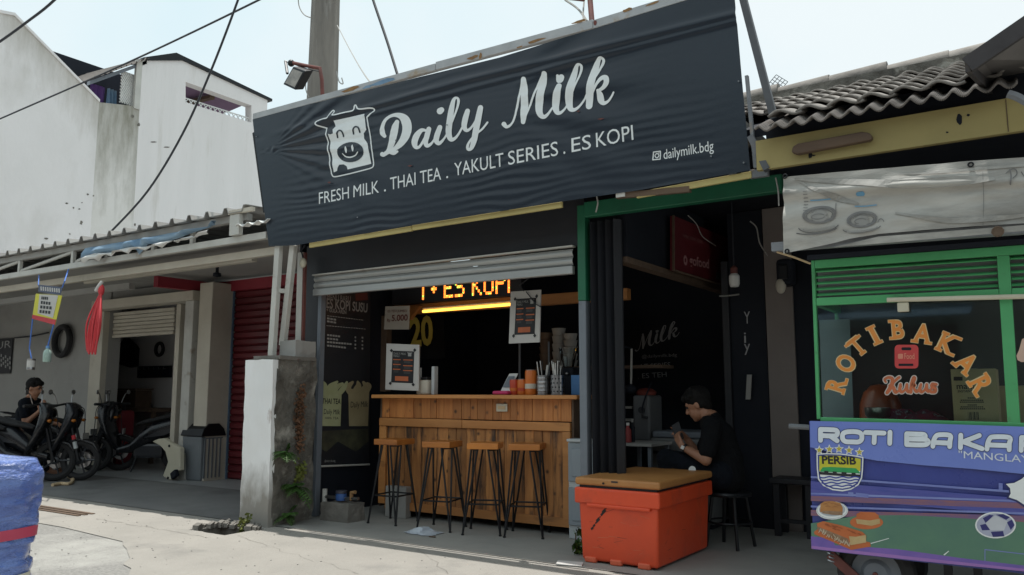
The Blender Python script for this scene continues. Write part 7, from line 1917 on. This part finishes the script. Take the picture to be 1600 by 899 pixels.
# breads
def ellp(x, y, rx, ry, n=24): return [(x+rx*math.cos(2*math.pi*i/n), y+ry*math.sin(2*math.pi*i/n)) for i in range(n)]
crust = mat('crust_print', (.46,.22,.07), (.36,.145,.04), 9, .5); crumb = mat('crumb_print', (.52,.40,.20), (.42,.28,.12), 9, .5); toast = mat('toast_print', (.52,.15,.045), (.44,.11,.03), 9, .5); filling = mat('filling_print', (.20,.10,.05), (.32,.22,.14), 22, .6)
bpoly('plate_print', za_(ellp(148,588,102,58)), K['print'], .002); bpoly('plate_print', za_(ellp(148,582,84,44)), flat('plate_shade', (.42,.46,.50)), .0025)
bpoly('bread_print', za_([(72,575),(74,545),(100,530),(150,528),(200,540),(216,570),(214,612),(160,610),(100,604),(70,596)]), crust, .003)
bpoly('filling_print', za_([(84,592),(130,590),(214,596),(214,618),(150,616),(86,606)]), filling, .0036)
bpoly('plate_print', za_(ellp(368,664,106,44)), toast, .002); bpoly('bread_print', za_([(304,610),(330,597),(420,600),(444,618),(450,650),(400,656),(304,644)]), toast, .003)
bpoly('bread_print', za_([(300,642),(390,652),(452,640),(456,672),(400,686),(306,672)]), crumb, .0034)
bpoly('board_print', za_([(32,724),(56,706),(390,792),(396,818),(270,840),(150,788),(36,740)]), toast, .002)
bpoly('bread_print', za_([(50,672),(90,656),(210,684),(340,724),(366,748),(364,792),(262,812),(150,764),(60,714)]), toast, .003)
bpoly('filling_print', za_([(48,688),(110,712),(250,768),(262,812),(190,790),(60,716)]), filling, .0036)
bpoly('bread_print', za_([(256,752),(300,756),(362,744),(366,792),(266,810)]), crumb, .004)
rr = random.Random(4)
shr = []
for i in range(30):
    u = rr.random(); x, y = 62+u*200, 704+u*96+rr.uniform(-10,10); a = rr.uniform(-.9,.9)
    p = za_([(x, y), (x+7*math.sin(a), y+9), (x+13*math.sin(a*2), y+17)]); shr.append([(*q, 1.0) for q in p])
bstrokes('shred_print', shr, flat('cheese_print', (.55,.46,.34)), .0045)
brn = []
for i in range(20):
    u = rr.random(); x, y = 95+u*220, 676+u*60+rr.uniform(-9,12); p = za_([(x, y), (x+12, y+3), (x+24, y+9)]); brn.append([(p[0][0],p[0][1],.6),(p[1][0],p[1][1],1.3),(p[2][0],p[2][1],.5)])
bstrokes('browning_print', brn, flat('browned_print', (.33,.085,.025)), .0042)
bstrokes('browning_print', [[(*q, w_) for q, w_ in zip(za_([(x, 545+d_), (x+16, 541+d_), (x+34, 546+d_)]), (.5, 1.2, .4))] for x, d_ in ((90,4),(112,-4),(140,0),(160,8),(104,18),(150,22),(176,14))], flat('browned_print2', (.36,.15,.05)), .0042)
bstrokes('plate_rim', [[(x, y, .7) for x, y in za_(ellp(148,586,96,53,30)+[ellp(148,586,96,53,30)[0]])]], flat('plate_line', (.40,.45,.50)), .0028)
# football
bpoly('ball_print', zb_f(ellp(497,612,117,76,30)), K['print'], .002); bpoly('ball_print', zb_f(ellp(497,612,108,68,30)), flat('ball_shade', (.40,.42,.55)), .0026)
dk = flat('ball_navy', (.03,.03,.16))
for pts in ([(424,572),(462,552),(486,556),(440,600)], [(408,612),(440,604),(466,640),(420,642)], [(470,650),(540,646),(548,676),(482,680)], [(562,596),(590,580),(606,612),(584,640)], [(500,552),(540,548),(580,566),(558,582)]): bpoly('ball_print', zb_f(pts), dk, .003)
bpoly('ball_print', zb_f([(440,600),(494,556),(566,590),(546,642),(468,642)]), flat('ball_white', (.55,.57,.62)), .0034)
bpoly('burst_print', zb_f([(546,372),(600,366),(640,345),(662,322),(760,340),(760,560),(662,510),(616,478),(560,458),(576,430),(572,400)]), flat('burst_outline', (.02,.025,.12)), .002)
bpoly('burst_print', zb_f([(556,376),(604,370),(646,348),(668,330),(752,346),(752,548),(668,500),(620,468),(572,452),(584,430),(580,400)]), K['print'], .003)
bpoly('screen_print', zb_f([(515,370),(538,372),(538,420),(515,418)]), st_l, .002)
bpoly('sign_print', za_([(250,470),(284,472),(284,498),(250,496)]), st_l, .002); bpoly('sign_print', za_([(300,474),(380,482),(380,508),(300,500)]), st_l, .002)
# wheels, spring and axle
for (x, y) in ((.30,.10),(.30,D-.08),(1.5,.10),(1.5,D-.08)):
    w = part('wheel', torus((x, y, .21), .165, .042, (0,1,0), 26, 8), K['rubber'], fc, smooth=True)
    rm = MB().lathe([(.0,-.035),(.06,-.03),(.08,-.012),(.13,-.01),(.13,.01),(.0,.03)], (x,y,.21), 16, (0,1,0)); part('hub', rm, K['greypost'], w, smooth=True)
sx_ = lc(1296,870).x
sp_pts = [(sx_+.02*math.cos(i*.9), .06+.02*math.sin(i*.9), zb0+.03-.0028*i) for i in range(36)]
part('spring', MB().tube(sp_pts, .005, 5), K['steel'], fc)
part('fork', MB().obox((sx_+.06,.055,.235), V(.07,0,-.06), V(0,.012,0), V(.018,0,.02)), K['rust'], fc, bevel=.004)
part('axle', MB().tube([(.30,.05,.21),(.30,D-.02,.21)], .014, 8), K['rust'], fc)
part('axle', MB().tube([(1.5,.05,.21),(1.5,D-.02,.21)], .014, 8), K['rust'], fc)
for x in (.62, .76): part('stand_leg', MB().box(x, x+.04, .2, .24, .016+.012*x, zb0+.03), K['black'], fc)
q = P(1262, 668, YK+.05); 
part('push_handle', MB().tube([lc(1233,666,.25), lc(1265,668,.25)], .016, 10), K['galv'], fc, smooth=True)

# ------------------------------------------------------------------ blue wrapped bundle at lower left
d = ray(-26, 800); bpnt = EYE + d*(3.55/FPX); br_ = .190; ht = 1.2 - 3.55*math.cos(0)*(712-612)/FPX + .0
b = MB(); vs = []; nA, nZ = 96, 110
ht = .90
for j in range(nZ+1):
    t = j/nZ
    z = ht*min(1, t*1.12) if t < .893 else ht
    cap = 1 if t < .893 else max(0, 1-(t-.893)/.107)
    for i in range(nA):
        a = 2*math.pi*i/nA; nn = noise.noise(V(math.cos(a)*1.6, math.sin(a)*1.6, z*5.5))
        rr_ = br_*(.93+.07*min(1, z/.5)+.05*math.exp(-((z-.80)/.12)**2)) + nn*.012 + .010*noise.noise(V(math.cos(a)*3+z*2, math.sin(a)*3, z*26)) + .005*math.sin(z*70+4*nn)*max(0, noise.noise(V(a, z*4, 3))+.3)
        if abs(z-.50) < .035: rr_ -= .012
        edge = max(0, (z-(ht-.09))/.09); rr_ *= math.sqrt(max(.0, 1-.20*edge**2))
        sx = abs(math.cos(a))**.7*math.copysign(1, math.cos(a)); sy = abs(math.sin(a))**.7*math.copysign(1, math.sin(a))
        vs.append(V(bpnt.x + sx*rr_*cap, bpnt.y + sy*rr_*cap, .002+z+(1-cap)*.02*(1+nn) ))
b.add(vs, [(j*nA+i, j*nA+(i+1) % nA, (j+1)*nA+(i+1) % nA, (j+1)*nA+i) for j in range(nZ) for i in range(nA)])
wr = T('wrapped_bundle', 'bundle wrapped in shiny blue plastic with red bands at the lower left corner', 'bundle', (bpnt.x, bpnt.y, 0))
part('wrapping', b, K['bluewrap'], wr, smooth=60)
def bandring(z0, h_, tilt, m_, a0=0, a1=2*math.pi, r=1.035, nm_='red_band'):
    mb = MB(); n_ = 48; vs = []
    for i in range(n_+1):
        a = a0+(a1-a0)*i/n_; sx = abs(math.cos(a))**.7*math.copysign(1, math.cos(a)); sy = abs(math.sin(a))**.7*math.copysign(1, math.sin(a))
        for k in (0, 1):
            z = z0+k*h_+tilt*math.cos(a-.6)
            rr_ = br_*(.93+.07*min(1, z/.5)) + .012*noise.noise(V(math.cos(a)*1.6, math.sin(a)*1.6, z*5.5))
            vs.append(V(bpnt.x+sx*rr_*r, bpnt.y+sy*rr_*r, z))
    mb.add(vs, [(2*i, 2*i+2, 2*i+3, 2*i+1) for i in range(n_)]); return part(nm_, mb, m_, wr, smooth=60)
bandring(.545, .045, .025, K['redwrap'])
bandring(.40, .13, .02, K['redwrap'], R(-140), R(-62), 1.04, 'red_patch')
bandring(.36, .03, .03, K['creamplastic'], R(-70), R(40), 1.03, 'clear_tape')

# ------------------------------------------------------------------ utility pole, floodlight, cables
up = P(505, 100, 9.3); px_ = up.x
pole = T('utility_pole', 'weathered grey utility pole rising behind the left end of the sign', 'pole', (px_, 9.3, 0))
rad = (P(525,100,9.3)-P(485,100,9.3)).length/2*.80
part('shaft', MB().tube([(px_-.05,9.3,0),(px_,9.3,6),(px_+.04,9.3,11.5)], [rad*1.12, rad*1.0, rad*.80], 8), K['pole'], pole)
part('wire_wrap', torus((px_+.01, 9.3, 8.05), rad*.97, .010, (0,.05,1), 24, 5), K['wall'], pole)
fl = T('floodlight', 'small black floodlight on a rusty red arm at the left end of the sign', 'floodlight', P(460, 120, 5.1))
Yq = 5.12
part('arm', MB().tube([P(504,154,Yq), P(503,125,Yq), P(500,107,Yq), P(478,103,Yq-.02), P(455,98,Yq-.04)], .018, 8), K['rust'], fl, smooth=True)
part('yoke', MB().tube([P(453,98,Yq-.05), P(446,96,Yq-.05), P(449,115,Yq-.1)], .014, 6), K['iron'], fl)
part('knuckle', MB().ball(P(455,99,Yq-.04), .035, 10, 7), K['iron'], fl, smooth=True)
c4 = [P(*p, Yq-.10) for p in ((458,104),(477,111),(461,141),(442,132))]
part('housing', MB().prism(c4, (.015,.09,.03)), K['iron'], fl, bevel=.008)
cen = sum(c4, Vector())/4
part('lens', MB().prism([cen+(p-cen)*.78+V(0,-.004,0) for p in c4], (0,.003,0)), mat('lamp_glass', (.36,.33,.29), (.16,.15,.14), 9, .15), fl)
part('cord', MB().tube([P(455,99,Yq), P(480,108,Yq+.02), P(500,112,Yq+.02), P(506,150,Yq+.02)], .006, 5), K['cable'], fl)
def cable(pts, r, label, m_='cable'): return wire('overhead_cable', pts, r, K[m_], label)
cable([P(-60,105,6.0), P(0,65,6.0), P(40,36,6.0), P(85,0,6.0), P(150,-70,6.0)], .022, 'thick dark cable crossing the top left corner of the sky')
cable([P(-80,221,5.4), P(0,186,5.4), P(200,98,5.4), P(405,0,5.4), P(560,-80,5.4)], .012, 'long thin cable rising across the white house to the top of the frame')
cable([P(395,-70,5.2), P(372,0,5.2), P(330,110,5.25), P(285,210,5.3), P(230,300,5.3), P(168,368,5.3)], .013, 'dark cable hanging down in front of the white house to the workshop roof')
cable([P(565,-60,5.3), P(583,0,5.25), P(605,65,5.2), P(623,123,5.13)], .013, 'dark blue cable dropping from the sky onto the top of the sign')
cable([P(527,40,8.9), P(545,75,8), P(565,110,6.6), P(583,135,5.3)], .008, 'thin grey wire from the pole down to the sign', 'wall')
cable([P(466,-20,9), P(467,8,9), P(475,23,9.0), P(486,28,9.05)], .010, 'thin wire loop left of the pole top', 'wall')
cable([P(478,120,9.0), P(478,140,9.0), P(483,152,9.05)], .010, 'short wire curl at the left side of the pole above the arm', 'wall')
cable([P(526,112,9.05), P(530,128,9.0), P(536,131,9.0), P(534,122,9.0)], .010, 'short wire curl at the right side of the pole', 'wall')
cable([P(883,0,5.4), P(903,14,5.3), P(917,33,5.15)], .009, 'thin wire running to the rusty pipe on top of the sign', 'wall')
cable([P(914,-10,5.4), P(911,25,5.2), P(915,36,5.13)], .007, 'thin slack wire beside the rusty pipe on top of the sign', 'wall')
solo('rusty_pipe', MB().tube([P(925,36,5.14), P(922,0,5.2), P(918,-50,5.3)], .022, 8), K['rust'], 'rusty red pipe standing on top of the sign', 'pipe', smooth=True)
solo('rusty_bracket', MB().tube([P(885,-3,5.3), P(912,0,5.25)], .014, 6), K['rust'], 'short dark arm beside the rusty pipe above the sign', 'bracket')
